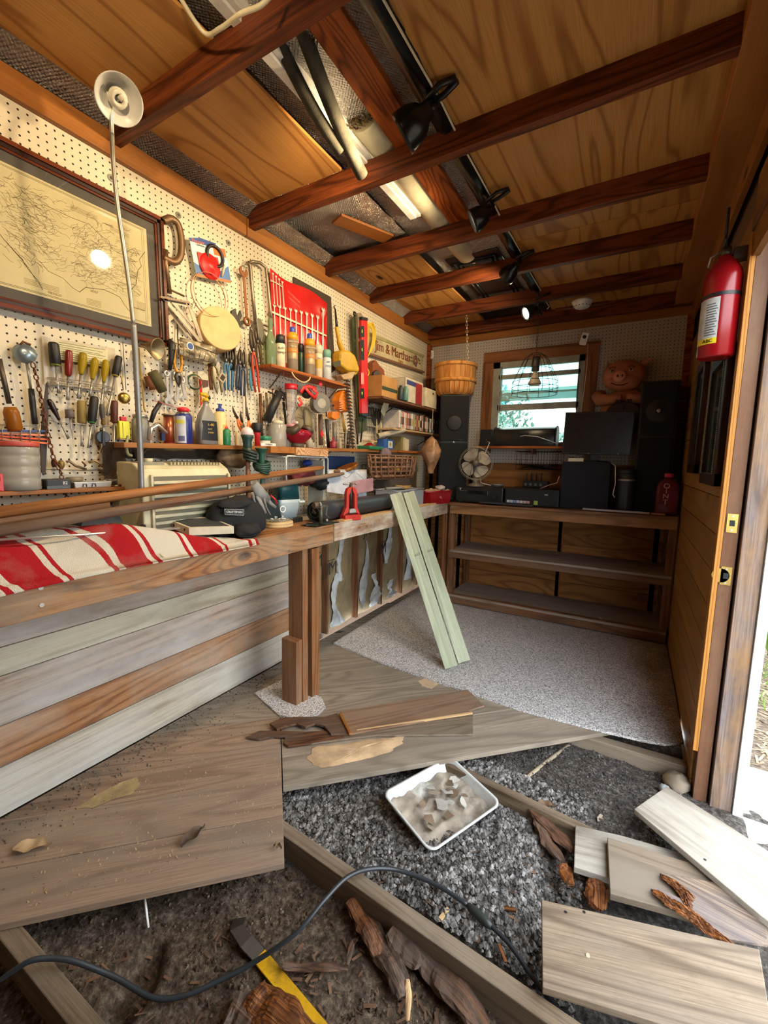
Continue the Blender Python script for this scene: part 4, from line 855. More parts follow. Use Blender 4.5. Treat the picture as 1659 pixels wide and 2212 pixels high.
# pig clock
hd = OY(1347, 812, YB-.07); o = thing('pig_clock', 'painted smiling pig wall plaque holding a clock behind the monitor', 'clock', (hd.x, YB, hd.z))
pm = plain('b87452', .6, dirt='94553a', bump=.2, bs=40); pl = plain('cf8a70', .6)
def PO(px, py, d=.06): return OY(px, py, YB-d)
MB().ball(PO(1348, 876, .045), (.125, .035, .16)).done('body', pm, o); 
MB().ball(hd, (.105, .055, .085), 20, 14).done('head', pm, o)
MB().ball(hd+V((-.0, -.01, -.035)), (.09, .055, .05), 18, 10).done('jowl', pm, o)
MB().lathe([(.030, 0), (.034, .008), (.032, .03), (.026, .036), (.001, .034)], hd+V((-.015, -.045, -.015)), (-.05, -1, .1), 20).done('snout', pl, o)
for s_ in (-1, 1):
    MB().ball(hd+V((-.015+s_*.011, -.083, -.013)), (.005, .004, .007), 8, 6).done('nostril', plain('43180f', .7), o)
    e_ = MB().ball(hd+V((-.01+s_*.045, -.048, .02)), (.013, .009, .010), 12, 8).done('eye', plain('b08d75', .4), o); MB().ball(hd+V((-.01+s_*.045, -.057, .02)), (.005, .003, .006), 8, 6).done('pupil', dblack, e_)
    MB().tube([hd+V((-.01+s_*.03, -.05, .036)), hd+V((-.01+s_*.047, -.052, .041)), hd+V((-.01+s_*.062, -.045, .034))], .003, 5).done('brow', plain('74402b', .7), o)
MB().tube([hd+V((-.055, -.052, -.045)), hd+V((-.03, -.062, -.058)), hd+V((.005, -.063, -.060)), hd+V((.035, -.054, -.045)), hd+V((.045, -.045, -.035))], .003, 6).done('smile', plain('4f1f14', .8), o)
MB().add([PO(1324, 813), PO(1317, 824, .05), PO(1322, 790, .09), PO(1334, 799, .08)], [(0, 1, 2, 3), (3, 2, 1, 0)]).done('ear', pm, o)
m = MB(); m.add([PO(1366, 795, .07), PO(1374, 803, .04), PO(1391, 784, .10), PO(1383, 786, .05), PO(1368, 797, .02)], [(0, 1, 2), (0, 2, 3), (1, 4, 2), (4, 3, 2), (0, 3, 4), (0, 4, 1)]).done('ear', pl, o)
for s_ in (-1, 1):
    c_ = PO(1348, 849, .07); MB().tube([c_+V((s_*.13, .03, .03)), c_+V((s_*.12, -.0, -.0)), c_+V((s_*.05, -.035, -.002)), c_+V((s_*.01, -.045, .002))], [.04, .036, .026, .022], 12).done('arm', pm, o)
    for k in range(2): MB().ball(c_+V((s_*(.018+.014*k), -.062, -.018)), (.007, .010, .012), 8, 6).done('trotter_toe', plain('3b1c12', .6), o)
dc = PO(1346, 880, .085)
MB().lathe([(.098, 0), (.098, .012), (.09, .016)], dc, (0, -1, 0), 36).done('dial_rim', plain('3b1f12', .5), o); MB().lathe([(.09, .014), (.001, .015)], dc, (0, -1, 0), 36, caps=False).done('dial', plain('cfc4b0', .6), o)
for h_ in range(12):
    a = math.radians(90-30*h_); text(str(12 if h_ == 0 else h_), .026, frame(dc+V((math.cos(a)*.070, -.0165, math.sin(a)*.070)), y=(0, 0, 1), z=(0, -1, 0)), dblack, o, 'numeral')
MB().tube([dc+V((0, -.018, 0)), dc+V((0, -.018, .075))], .002, 5).done('hand', dblack, o)
o.scale = (1.38, 1.25, 1.38)
# ================================================================= loose boards and debris on the floor
def FZ(px, py, z): return OZ(px, py, z)
def lboard(name, pts, z, th, mat, lab, tilt=(0, 0), grain=None, group=None, cat='board'):
    "flat piece from the outline of its top face at height z"
    P = [OZ(px, py, z) for px, py in pts]; g = grain or (P[1]-P[0]); g = V(g); g.z = 0
    M = frame(P[0], x=g, z=(0, 0, 1)); inv = M.inverted(); loc = [inv @ p for p in P]
    A = sum(loc[i].x*loc[(i+1) % len(loc)].y-loc[(i+1) % len(loc)].x*loc[i].y for i in range(len(loc)))
    if A < 0: loc = loc[::-1]
    M2 = M @ Matrix.Rotation(tilt[0], 4, 'X') @ Matrix.Rotation(tilt[1], 4, 'Y')
    return tag(MB(M2).prism([(p.x, p.y) for p in loc], -th, 0).done(name, mat, bev=.002), lab, cat, group)
# right-hand pile
o = lboard('loose_board', [(1170, 1943), (1640, 2050), (1680, 2290), (1172, 2132)], .015, .02, tanw, 'wide brown board nearest the camera at the right, with a nail hole')
for px, py in ((1222, 1970), (1262, 1970+0)):
    p = OZ(px, py, .0155); MB().cyl(p, p+V((0, 0, .0006)), .004, n=8).done('nail_hole', dblack, o)
MB().cyl(OZ(1270, 2064, .0155), OZ(1270, 2064, .0175), .005, n=8).done('nail_head', cream, o)
o = lboard('loose_board', [(1312, 1808), (1560, 1885), (1660, 1950), (1659, 2030), (1430, 1960), (1318, 1930)], -.005, .022, tanw, 'pinkish tan tongue-and-groove board under the rot-holed piece')
o = lboard('loose_board', [(1243, 1782), (1345, 1805), (1500, 1850), (1480, 1950), (1240, 1872)], -.028, .022, greyw, 'grey board end lowest in the right pile')
o = lboard('loose_board', [(1370, 1747), (1440, 1698), (1660, 1838), (1700, 2020), (1640, 1975)], .025, .020, greyw, 'long pale grey board lying on top, reaching the doorway slab', grain=OZ(1659, 1838, .02)-OZ(1440, 1698, .02))
p = OZ(1523, 1857, .0255); MB().cyl(p, p+V((0, 0, .0006)), .004, n=8).done('nail_hole', dblack, o)
rp = lboard('rotted_board', [(1425, 1885), (1545, 1905), (1655, 1985), (1659, 2040), (1550, 2025), (1500, 1980), (1405, 1918), (1440, 1925), (1480, 1945), (1470, 1920)], .006, .010, wood('grey_rot_board', 'a08a74', '4d3d33', ring=12, stretch=.09, sc=5, fibre=.6, dirt='6f6a72', damt=.5), 'splintered brown board with rotted-out channels in the right pile', grain=OZ(1659, 2000, 0)-OZ(1425, 1885, 0))
def crumble(pts, z, w_, n, seed, mat=rotw, par=None, nm='rotten_fibres'):
    rr = random.Random(seed); m = MB(); P = [OZ(px, py, z) for px, py in pts]
    for i in range(n):
        t_ = rr.random()*(len(P)-1); k = min(int(t_), len(P)-2); a = P[k].lerp(P[k+1], t_-k); d = (P[k+1]-P[k]).normalized(); q = V((-d.y, d.x, 0))*rr.uniform(-w_, w_)*math.sin(math.pi*(.12+.76*t_/(len(P)-1)))
        l = rr.uniform(.012, .04); h = rr.uniform(.001, .007); a = a+q; s_ = V((-d.y, d.x, 0))*rr.uniform(.001, .004); z_ = V((0, 0, h))
        m.add([a-s_, a+s_, a+d*l+s_, a+d*l-s_, a+d*l*.5+z_], [(0, 1, 4), (1, 2, 4), (2, 3, 4), (3, 0, 4), (3, 2, 1, 0)])
    return m.done(nm, mat, par, kind='stuff')
orot = wood('orange_rot', '9a5c28', '3a1d0c', ring=22, stretch=.08, sc=9, fibre=.9, bump=1)
for k, pp in enumerate(([(1428, 1890), (1450, 1905), (1470, 1922), (1480, 1940)], [(1408, 1922), (1440, 1945), (1490, 1975), (1520, 2000), (1550, 2020)])): crumble(pp, .008, .014 if k == 0 else .020, 160, k, orot, rp, 'rot_channel')
# doorway rubble
tag(MB().ball(OZ(1462, 1690, -.06), (.05, .06, .035), 10, 7, lambda d: 1+.35*noise.noise(d*2.3)).done('broken_stone', plain('7e7060', .9, bump=.5, bs=30, dirt='b3905a')), 'broken yellowish stone under the rotten door jamb', 'stone')
tag(MB().ball(OZ(1435, 1705, -.06), (.022, .022, .02), 9, 6, lambda d: 1+.3*noise.noise(d*3+V((4, 0, 0)))).done('grey_pebble', plain('8b8f92', .8)), 'small grey pebble beside the yellowish stone', 'stone')
# pile of broken panelling in the middle
lboard('panelling_offcut', [(735, 1537), (1010, 1489), (1046, 1524), (980, 1545), (757, 1585)], .022, .010, wood('pink_panel', '9c7a5e', '5f4330', ring=11, stretch=.1, sc=5, fibre=.5, dirt='8d7d6e', damt=.5), 'long flat brown panel piece on top of the splintered pile', grain=OZ(1010, 1489, 0)-OZ(735, 1537, 0))
lboard('panelling_offcut', [(755, 1583), (900, 1550), (1022, 1540), (1022, 1586), (810, 1588), (620, 1612), (615, 1590)], .010, .009, tanw, 'lower thin panel piece under the splintered pile', grain=OZ(1010, 1520, 0)-OZ(735, 1567, 0))
jag = [(582, 1562), (610, 1550), (640, 1548), (700, 1548), (728, 1540), (757, 1583), (715, 1585), (700, 1567), (680, 1562), (660, 1570), (640, 1562), (615, 1568), (598, 1575)]
lboard('splintered_board', jag, .0245, .012, rotw, 'upper rot-eaten panel with ragged edge beside the bench post', grain=OZ(730, 1540, 0)-OZ(582, 1560, 0))
jag2 = [(530, 1592), (560, 1578), (610, 1578), (660, 1580), (700, 1578), (735, 1582), (745, 1592), (700, 1600), (622, 1612), (612, 1604), (616, 1592), (590, 1590), (560, 1596)]
lboard('splintered_board', jag2, .0125, .010, rotw, 'lower rot-eaten panel tapering to a point at the left', grain=OZ(735, 1567, 0)-OZ(530, 1590, 0))
tag(plank('narrow_batten', OZ(735, 1540, .034), OZ(757, 1583, .034), .014, .012, plate), 'small orange-brown batten lying across the splintered pile', 'batten')
tag(plank('narrow_batten', OZ(770, 1577, .022), OZ(1020, 1538, .024), .012, .010, palew), 'long thin pale batten along the front of the splintered pile', 'batten')
# sawdust
def dust(name, pts, lab, mat, n, seed, hmax=.008):
    P = [OZ(px, py, .001) for px, py in pts]; rr = random.Random(seed); cx = sum((p for p in P), V())/len(P)
    m = MB(); nr = 7; vs = [cx+V((0, 0, hmax*.8))]; K = len(P)*5
    rim = []
    for i in range(K): a = P[(i//5) % len(P)]; b = P[(i//5+1) % len(P)]; rim.append(a.lerp(b, (i % 5)/5))
    for j in range(1, nr+1):
        for i in range(K): q = cx.lerp(rim[i], j/nr*(1+.05*rr.uniform(-1, 1))); q.z = .0005+hmax*(1-(j/nr)**3)*(.6+.6*abs(noise.noise(q*60))); vs.append(q)
    fs = [(0, 1+i, 1+(i+1) % K) for i in range(K)]+[(1+j*K+i, 1+(j+1)*K+i, 1+(j+1)*K+(i+1) % K, 1+j*K+(i+1) % K) for j in range(nr-1) for i in range(K)]
    return tag(m.add(vs, fs, True).done(name, mat, kind='stuff'), lab, 'sawdust')
dustm = plain('cdae88', .95, bump=1, bs=250, var=.2)
dust('sawdust', [(663, 1640), (680, 1612), (740, 1608), (790, 1598), (850, 1592), (876, 1586), (870, 1605), (840, 1625), (780, 1642), (720, 1655), (690, 1660)], 'band of pale sawdust on the floor in front of the splintered pile', dustm, 0, 1)
dust('sawdust', [(903, 1470), (925, 1462), (945, 1466), (948, 1476), (932, 1488), (912, 1482)], 'small pale crust at the carpet edge below the green boards', plain('cbb090', .95, bump=.6), 0, 2, .004)
m = MB(); rr = random.Random(11)
for i in range(1100):
    t_ = rr.random(); px = rr.uniform(60, 600); py = 1900+rr.uniform(-260, 60)-(px-60)*.28; p = OZ(px, py, .0008)
    if p.y-p.x < 1.24*1.414 or p.x < -1.75 or p.x+p.y > .02: continue
    l = rr.uniform(.0012, .0045); a = rr.uniform(0, 3.14); u = V((math.cos(a), math.sin(a), .2))*l; v_ = V((-math.sin(a), math.cos(a), 0))*l*.35
    m.add([p-u-v_, p+u-v_, p+u+v_, p-u+v_], [(0, 1, 2, 3)])
tag(m.done('wood_chips', plain('b99a76', .9, var=.4), kind='stuff'), 'scattered pale wood chips on the brown floor boards', 'chips')
def debris(name, lab, n, area, mat, seed, s0=.002, s1=.008):
    rr = random.Random(seed); m = MB(); i = 0
    while i < n:
        y = rr.uniform(*area[2:]); x = area[0]+abs(rr.gauss(0, .35))*(area[1]-area[0]); i += 1
        if x > area[1]: continue
        p = V((x, y, .001)); r = rr.uniform(s0, s1)
        if p.y-p.x < 1.24*1.414: continue
        m.ball(p, (r, r*rr.uniform(.4, 1), r*.5), 5, 3)
    return tag(m.done(name, mat, kind='stuff'), lab, 'debris')
debris('floor_grit', 'dark grit and droppings along the foot of the left panelling', 800, (-1.785, -1.45, .1, 1.95), plain('6d655c', .95, var=.5), 5, .0015, .005)
for k, (px, py, s_) in enumerate(((582, 1433, .012), (640, 1430, .006))):
    tag(MB().ball(OZ(px, py, .006), (s_, s_*.8, s_*.5), 10, 6).done('white_chip', white), 'white oval chip at the foot of the panelling' if k == 0 else 'tiny white chip beside the bench post block', 'chip')
dust('paint_stain', [(165, 1745), (215, 1712), (262, 1690), (295, 1678), (302, 1695), (285, 1715), (240, 1728), (200, 1745)], 'faded yellow paint stain on the brown floor near the panelling', plain('a8946c', .9, var=.25, dirt='93826a'), 0, 4, .0008)
for k_, (px, py) in enumerate(((350, 1200), (347, 1207), (356, 1208))): tag(MB().tube([OX(px-5, py-4, -1.3612), OX(px+5, py+4, -1.3612)], .0022, 5).done('paint_dab', plain('c9b98a', .8)), ['pale paint dab on the bench front below the towel, upper one', 'pale paint dab on the bench front below the towel, left one', 'pale paint dab on the bench front below the towel, right one'][k_], 'paint')
# dry leaves
def leafobj(px, py, L, rot, lab, mat, z=.002, curl=.02):
    P = OZ(px, py, z); M = frame(P, x=(math.cos(rot), math.sin(rot), 0), z=(0, 0, 1))
    return tag(MB(M).sheet(10, 4, lambda a, b: V((L*(a-.5), (b-.5)*L*.45*math.sin(math.pi*min(1, a*1.1+.02))**.7, .002+curl*abs(math.sin(a*7))*.5+curl*(abs(b-.5)**2)*2))).done('dry_leaf', mat), lab, 'leaf')
leafobj(70, 1835, .11, .75, 'curled tan dry leaf on the brown floor at the left', plain('b79c76', .8)); leafobj(418, 1810, .09, 1.6, 'dark brown curled leaf on the brown floor near the cut end', plain('574638', .8))
leafobj(600, 1835, .03, .3, 'tiny dry leaf scrap by the cut end of the brown floor', plain('8d7355', .8))
leafobj(1298, 1775, .05, 1.2, 'pale leaf scrap on the dark soil behind the middle joist', plain('a39382', .8), -.09); leafobj(1180, 1745, .07, .4, 'brown fern-like leaf beside the middle joist', plain('6e5440', .8), -.05)
# foil tray
o = thing('foil_tray', 'rectangular white foil tray full of dusty scraps on the soil heap', 'tray', (-.56, 1.42, -.075))
cs = [OZ(px, py, -.030) for px, py in ((847, 1715), (985, 1630), (1072, 1742), (905, 1845))]
ctr = sum(cs, V())/4; xd = ((cs[1]-cs[0])+(cs[2]-cs[3])).normalized(); MT = frame(ctr+V((0, 0, .0)), x=xd, z=(.05, -.10, 1))
hw = ((cs[1]-cs[0]).length+(cs[2]-cs[3]).length)/4; hd_ = ((cs[2]-cs[1]).length+(cs[3]-cs[0]).length)/4
tm = plain('d6dad8', .4, .25, bump=.3, bs=60); 
def ring_(w_, d, r_, z_): return [(x, y, z_) for x, y in rrect(w_, d, r_, 6)]
rs = [ring_(hw, hd_, .035, 0), ring_(hw, hd_, .035, .004), ring_(hw-.008, hd_-.008, .03, .004), ring_(hw-.010, hd_-.010, .03, 0), ring_(hw-.024, hd_-.024, .028, -.045), ring_(hw-.03, hd_-.03, .02, -.047)]
n_ = len(rs[0]); vs = [p for r_ in rs for p in r_]; fs = [(j*n_+i, j*n_+(i+1) % n_, (j+1)*n_+(i+1) % n_, (j+1)*n_+i) for j in range(5) for i in range(n_)]+[tuple(5*n_+i for i in range(n_))]
MB(MT).add(vs, fs, True).done('tray_body', tm, o)
for k in range(16): 
    a = -hw+.03+(2*hw-.06)*k/15
    MB(MT).tube([(a, hd_-.011, -.002), (a, hd_-.021, -.040)], .0012, 4).done('crimp', tm, o)
MB(MT).sheet(26, 22, lambda a, b: V(((a-.5)*2*(hw-.022), (b-.5)*2*(hd_-.022), -.032+.016*noise.noise(V((a*7, b*7, 1)))+.006*noise.noise(V((a*22, b*22, 1))))) ).done('dust_fill', plain('a79b8c', .95, bump=1, bs=60, dirt='dadbd6', var=.3), o)
rr = random.Random(21)
for k in range(16):
    P = MT @ V((rr.uniform(-.6, .75)*hw, rr.uniform(-.6, .6)*hd_, -.018+rr.uniform(0, .008))); a = rr.uniform(0, 3.14); Mf = frame(P, x=(math.cos(a), math.sin(a), rr.uniform(-.3, .3)), z=(rr.uniform(-.4, .4), rr.uniform(-.4, .4), 1)); s_ = rr.uniform(.014, .034)
    MB(Mf).prism([(s_*rr.uniform(.5, 1.2)*math.cos(q_), s_*rr.uniform(.4, .9)*math.sin(q_)) for q_ in (0, .7, 1.6, 2.3, 3.3, 4.1, 5.0, 5.7)], 0, .0012).done('paper_scrap', plain(rr.choice(['b5afa5', '9a8a78', 'c9c7c0', '85715c']), .9, var=.2), o)
# cord
cpts = [(0, 2118, .0), (60, 2078, .02), (110, 2070, .01), (165, 2078, -.01), (250, 2112, -.06), (330, 2155, -.085), (400, 2150, -.088), (480, 2115, -.085), (550, 2078, -.07), (640, 2015, -.02), (700, 1945, .008), (750, 1895, .012), (800, 1877, .005), (860, 1880, -.02), (940, 1910, -.03), (1010, 1955, -.035)]
C1 = [OZ(x, y, z_) for x, y, z_ in cpts]
o = thing('extension_cord', 'dark grey cord looping over the near joist across the pit', 'cord', C1[10])
MB().tube(smooth(C1), .0062, 10).done('cable', plain('2e3338', .4), o)
C2 = [OZ(x, y, z_) for x, y, z_ in ((1060, 2000, -.035), (1100, 2040, -.04), (1150, 2110, -.05), (1200, 2175, -.055), (1250, 2225, -.06))]
pa, pb_ = OZ(1010, 1955, -.035), OZ(1062, 2003, -.035)
MB().tube([pa, pa.lerp(pb_, .2), pa.lerp(pb_, .5), pa.lerp(pb_, .8), pb_], [.007, .012, .013, .012, .007], 10).done('plug_joint', plain('2b322f', .5), o)
MB().tube(smooth(C2), .0058, 10).done('cable', plain('23262c', .4), o)
# pry bar
o = thing('pry_bar', 'yellow painted flat pry bar with a bare rusty tip in the pit', 'pry bar', OZ(600, 2120, -.1))
a, k1, e = OZ(512, 1990, -.085), OZ(560, 2065, -.10), OZ(720, 2260, -.095)
def flatbar(P, hw_, th, nm, mt, par):
    m = MB(); vs = []
    for i, p in enumerate(P):
        d = (P[min(i+1, len(P)-1)]-P[max(i-1, 0)]).normalized(); sd_ = d.cross(V((0, 0, 1))).normalized(); u = sd_.cross(d)
        vs += [p-sd_*hw_-u*th, p+sd_*hw_-u*th, p+sd_*hw_+u*th, p-sd_*hw_+u*th]
    n_ = len(P); fs = [(j*4+i, j*4+(i+1) % 4, (j+1)*4+(i+1) % 4, (j+1)*4+i) for j in range(n_-1) for i in range(4)]+[(3, 2, 1, 0), tuple((n_-1)*4+i for i in range(4))]
    return m.add(vs, fs).done(nm, mt, par, bev=.001)
flatbar([OZ(518, 1985, -.10), OZ(512, 2005, -.082), OZ(532, 2035, -.085), k1], .019, .003, 'bare_tip', plain('4d463e', .6, .5, dirt='6d4a2e'), o)
flatbar([k1, k1.lerp(e, .5), e], .0185, .0032, 'painted_shank', plain('d9a514', .45, dirt='3a3020'), o)
# white marker stick, twig, wires
tag(MB().tube([OZ(312, 1938, -.045), OZ(316, 1970, -.07), OZ(320, 2004, -.10)], .0065, 6, flat=.6).done('white_marker', white), 'white plastic stick poking out from under the brown floor', 'marker')
tag(MB().tube(smooth([OZ(x, y, -.085) for x, y in ((1108, 1712), (1140, 1680), (1180, 1648), (1228, 1612))]), [.011, .011]*9+[.013], 8).done('bare_root', plain('a8987f', .85, bump=.5, bs=60)), 'pale bare root or stick lying on the dark far soil', 'root')
tag(MB().tube(smooth([OZ(x, y, -.085) for x, y in ((1268, 1705), (1280, 1697), (1300, 1700), (1318, 1690))]), .0016, 5).done('loose_wire', cream), 'thin pale wire on the dark far soil', 'wire')
tag(MB().tube([OZ(1303, 1668, -.075), OZ(1318, 1700, -.085)], .003, 5).done('dark_twig', plain('2c2622', .9)), 'short dark twig on the far soil near the pale wire', 'twig')
# rotten chunks in the near pit
def chunk(pts, z, r, lab, mat, seed, cat='wood', nm='rotten_chunk'):
    P = smooth([OZ(x, y, z+(.0 if i % 2 else .01)) for i, (x, y) in enumerate(pts)], 5); n_ = len(P)
    m = MB(); rr = random.Random(seed); k = 9; vs = []
    for i, p in enumerate(P):
        d = (P[min(i+1, n_-1)]-P[max(i-1, 0)]).normalized(); a = perp(d); b = d.cross(a); t_ = i/(n_-1); R_ = r*(.35+.9*math.sin(math.pi*(.15+.75*t_)))
        for j in range(k): q = 2*math.pi*j/k; R2 = R_*(1+.5*noise.noise(V((j*.9+seed, t_*5, 0)))); vs.append(p+a*math.cos(q)*R2*1.5*(1)+b*math.sin(q)*R2*.6 if abs(a.z) < .5 else p+b*math.cos(q)*R2*1.5+a*math.sin(q)*R2*.6)
    fs = [(i*k+j, i*k+(j+1) % k, (i+1)*k+(j+1) % k, (i+1)*k+j) for i in range(n_-1) for j in range(k)]+[tuple(range(k))[::-1], tuple((n_-1)*k+j for j in range(k))]
    M = frame(P[0], x=P[-1]-P[0], z=(0, 0, 1)); m.M = M; inv = M.inverted(); m.add([inv @ v_ for v_ in vs], fs); m.s = [False]*len(m.s)
    return tag(m.done(nm, mat), lab, cat)
chunk([(755, 1945), (780, 1985), (800, 2015), (815, 2065)], -.075, .014, 'long upper rotten splinter leaning against the near joist', rotw, 1)
chunk([(795, 2000), (820, 2040), (850, 2090), (872, 2155)], -.085, .018, 'twisted grey-brown splinter beside the near joist', wood('grey_rot', '6f5a4b', '2b1f18', ring=16, stretch=.07, sc=8, fibre=.8, bump=.9), 2)
chunk([(842, 2010), (870, 2045), (905, 2085)], -.075, .017, 'short flaky rotten piece at the head of the long log', rotw, 3)
chunk([(895, 2045), (940, 2095), (990, 2150), (1050, 2225)], -.085, .020, 'long reddish rotten beam strip in the near pit', rotw, 4)
chunk([(550, 2140), (570, 2175), (620, 2215), (680, 2260)], -.075, .026, 'torn brown wood chunk behind the pry bar at the bottom edge', orot, 5)
chunk([(500, 2170), (530, 2195), (570, 2235)], -.085, .026, 'blocky rotten wood piece at the bottom edge left of the pry bar', rotw, 6)
chunk([(610, 2086), (650, 2090), (700, 2088), (752, 2092)], -.092, .006, 'thin brown root-like stick across the near pit', rotw, 7, 'stick', 'thin_stick')
chunk([(750, 2085), (762, 2040), (772, 2030)], -.088, .004, 'small thin stick standing near the joist shadow', rotw, 8, 'stick', 'thin_stick')
chunk([(880, 2115), (882, 2150), (881, 2205)], -.08, .004, 'tan straw stick at the bottom centre of the pit', palew, 9, 'stick', 'thin_stick')
chunk([(1145, 1745), (1190, 1790), (1240, 1840)], -.062, .015, 'splintered dark wood along the middle joist', rotw, 10)
chunk([(1160, 1770), (1185, 1820), (1215, 1860)], -.07, .012, 'second splinter below the one along the middle joist', rotw, 11)
chunk([(1285, 1900), (1290, 1930), (1285, 1960)], -.06, .018, 'folded tan wood scrap in the gap under the right pile', orot, 12)
chunk([(1215, 1865), (1222, 1885), (1232, 1910)], -.06, .012, 'curled brown bark scrap left of the right pile', orot, 13)
chunk([(1260, 1590), (1300, 1600), (1345, 1612)], -.05, .010, 'tan wood scrap in the hole at the carpet corner', orot, 14)
m = MB(); rr = random.Random(31)
for i in range(420):
    px, py = rr.choice([(rr.uniform(640, 1000), rr.uniform(2020, 2212)), (rr.uniform(640, 1200), rr.uniform(1700, 2150)), (rr.uniform(80, 600), rr.uniform(2000, 2212)), (rr.uniform(1130, 1300), rr.uniform(1760, 1940))]); p = OZ(px, py, -.085)
    if not (-1.6 < p.x < .3 and p.y > .42) or abs(p.y-.975) < .06 or abs(p.y-1.56) < .05 or (p.y-p.x) > 1.66: continue
    p.z = gz(p.x, p.y)+.006; l = rr.uniform(.003, .016); a = rr.uniform(0, 3.14); u = V((math.cos(a), math.sin(a), rr.uniform(-.2, .2)))*l; v_ = V((-math.sin(a), math.cos(a), 0))*l*rr.uniform(.08, .3)
    m.add([p-u-v_, p+u-v_, p+u+v_, p-u+v_], [(0, 1, 2, 3)])
tag(m.done('splinters', plain('6b4f3a', .9, var=.5), kind='stuff'), 'small wood splinters strewn over the soil of the pit', 'splinters')
for k, (px, py, w_) in enumerate(((1100, 1965, .010), (960, 1975, .010), (1085, 2060, .006), (1200, 2000, .005))):
    p = OZ(px, py, -.06); a = .3+k; tag(MB(frame(p, x=(math.cos(a), math.sin(a), .1), z=(0, 0, 1))).box((-.02, -w_*.6, 0), (.02, w_*.6, .004)).done('wood_chip', palew if k % 2 else orot), ['small reddish wood chip on the grey soil above the cord joint', 'thin brown chip beside the cord joint', 'pale sliver leaning by the cord near the right board', 'tiny pale chip on grey soil left of the right board'][k], 'chip')
# ================================================================= tools on the pegboard
def TF(top, bot, w=.018, x0=XL):
    "frame of a hanging tool: origin at its lower end, y up along the tool, z out of the wall"
    a = OX(*top, x0+w); b = OX(*bot, x0+w); return frame(b, y=a-b, z=(1, 0, 0)), (a-b).length
def hook(M, y, par, w=.018):
    MB(M).tube([(0, y, -w), (0, y, .004), (0, y+.008, .012)], .0016, 5).done('peg_hook', steel, par)
def tth(name, lab, cat, M, group=None): return thing(name, lab, cat, (0, 0, 0), group, M=M)
def handle_prof(L, r, flutes=0):
    return [(r*.55, 0), (r*.7, L*.04), (r*.62, L*.10), (r*.9, L*.22), (r, L*.45), (r, L*.8), (r*.85, L*.94), (r*.5, L)]
def screwdriver(top, bot, lab, hmat, hf=.42, r=.014, sr=.003, w=.03, group=None, ferr=None, tip='flat', prof=None, shaft=steel):
    r *= .97; sr *= 1.2; M, L = TF(top, bot, w); o = tth('screwdriver', lab, 'screwdriver', M, group); h = L*hf
    MB(M).lathe([(q[0], q[1]) for q in (prof(h, r) if prof else handle_prof(h, r))], (0, L-h, 0), (0, 1, 0), 12).done('handle', hmat, o)
    if ferr: MB(M).lathe([(r*.75, 0), (r*.9, h*.05), (r*.62, h*.25), (r*.9, h*.3)], (0, L-h-.0, 0), (0, 1, 0), 12).done('collar', ferr, o)
    if tip == 'flat': MB(M).tube([(0, L-h, 0), (0, .02, 0), (0, 0, 0)], [sr, sr, sr*1.5], 8, flat=1).done('shaft', shaft, o)
    else: MB(M).tube([(0, L-h, 0), (0, .008, 0), (0, 0, 0)], [sr, sr, sr*.3], 8).done('shaft', shaft, o)
    return o
def fat(h, r): return [(r*.6, 0), (r*.8, h*.04), (r, h*.08), (r*1.05, h*.5), (r, h*.92), (r*.8, h)]
def club(h, r): return [(r*.5, 0), (r*.55, h*.12), (r*.7, h*.25), (r, h*.5), (r, h*.78), (r*.75, h*.95), (r*.3, h)]
def wrench(top, bot, lab, mat=chrome, jaw='up', wid=.012, w=.02, group='combination wrenches on the pegboard', th=.006, name='wrench', hooked=True, par=None, head=1.0):
    wid *= 1.25; M, L = TF(top, bot, w); m = MB(M); h = wid*1.15*head
    if jaw == 'up': oy, ry, s_ = L-h, h*.8, 1
    else: oy, ry, s_ = h, L-h*.8, -1
    # open jaw
    a0 = math.pi/2-.28; pts = []
    for k in range(11): a = a0+.62+(2*math.pi-1.24)*k/10; pts.append((math.cos(a)*h, math.sin(a)*h))
    pts += [(h*.42*math.sin(.9), -h*.05+h*.1), (0, -h*.15), (-h*.42, h*.1)][:3]
    pts = [(x, oy+s_*y) for x, y in pts]
    if s_ < 0: pts = pts[::-1]
    m.prism(pts, -th/2, th/2)
    m.box((-wid*.36, min(oy, ry)+h*.6, -th*.35), (wid*.36, max(oy, ry)-h*.5, th*.35))
    m.ring((0, ry, 0), h*.6, h*.28, (0, 0, 1), 16, 6)
    if par: return m.done('wrench', mat, par)
    o = m.done(name, mat); tag(o, lab, 'wrench', group)
    return o
def pliers(top, bot, lab, hm, w=.025, wid=.03, group='pliers hanging in a row', gap=1.0, jm=dsteel, name='pliers'):
    wid *= 1.0; M, L = TF(top, bot, w); o = tth(name, lab, 'pliers', M, group); y0 = L*.66
    MB(M).tube([(-.004, y0-.01, 0), (-wid*.36, y0+L*.08, 0), (-wid*.30, L*.86, 0), (-.002, L, 0)], [.007, .011, .008, .003], 8, flat=.6).done('jaw', jm, o)
    MB(M).tube([(.004, y0-.01, .002), (wid*.36, y0+L*.08, .002), (wid*.28, L*.84, .002), (wid*.08, L*.96, .002)], [.007, .011, .008, .003], 8, flat=.6).done('jaw', jm, o)
    MB(M).cyl((0, y0, -.007), (0, y0, .008), .006, n=12).done('rivet', steel, o)
    for s_ in (-1, 1):
        MB(M).tube([(s_*.002, y0, 0), (-s_*wid*.35*gap, y0-L*.12, 0), (-s_*wid*.55*gap, L*.34, 0), (-s_*wid*.48*gap, L*.1, 0), (-s_*wid*.42*gap, 0, 0)], [.005, .006, .0078, .0072, .005], 8, flat=.75).done('handle', hm, o)
    return o
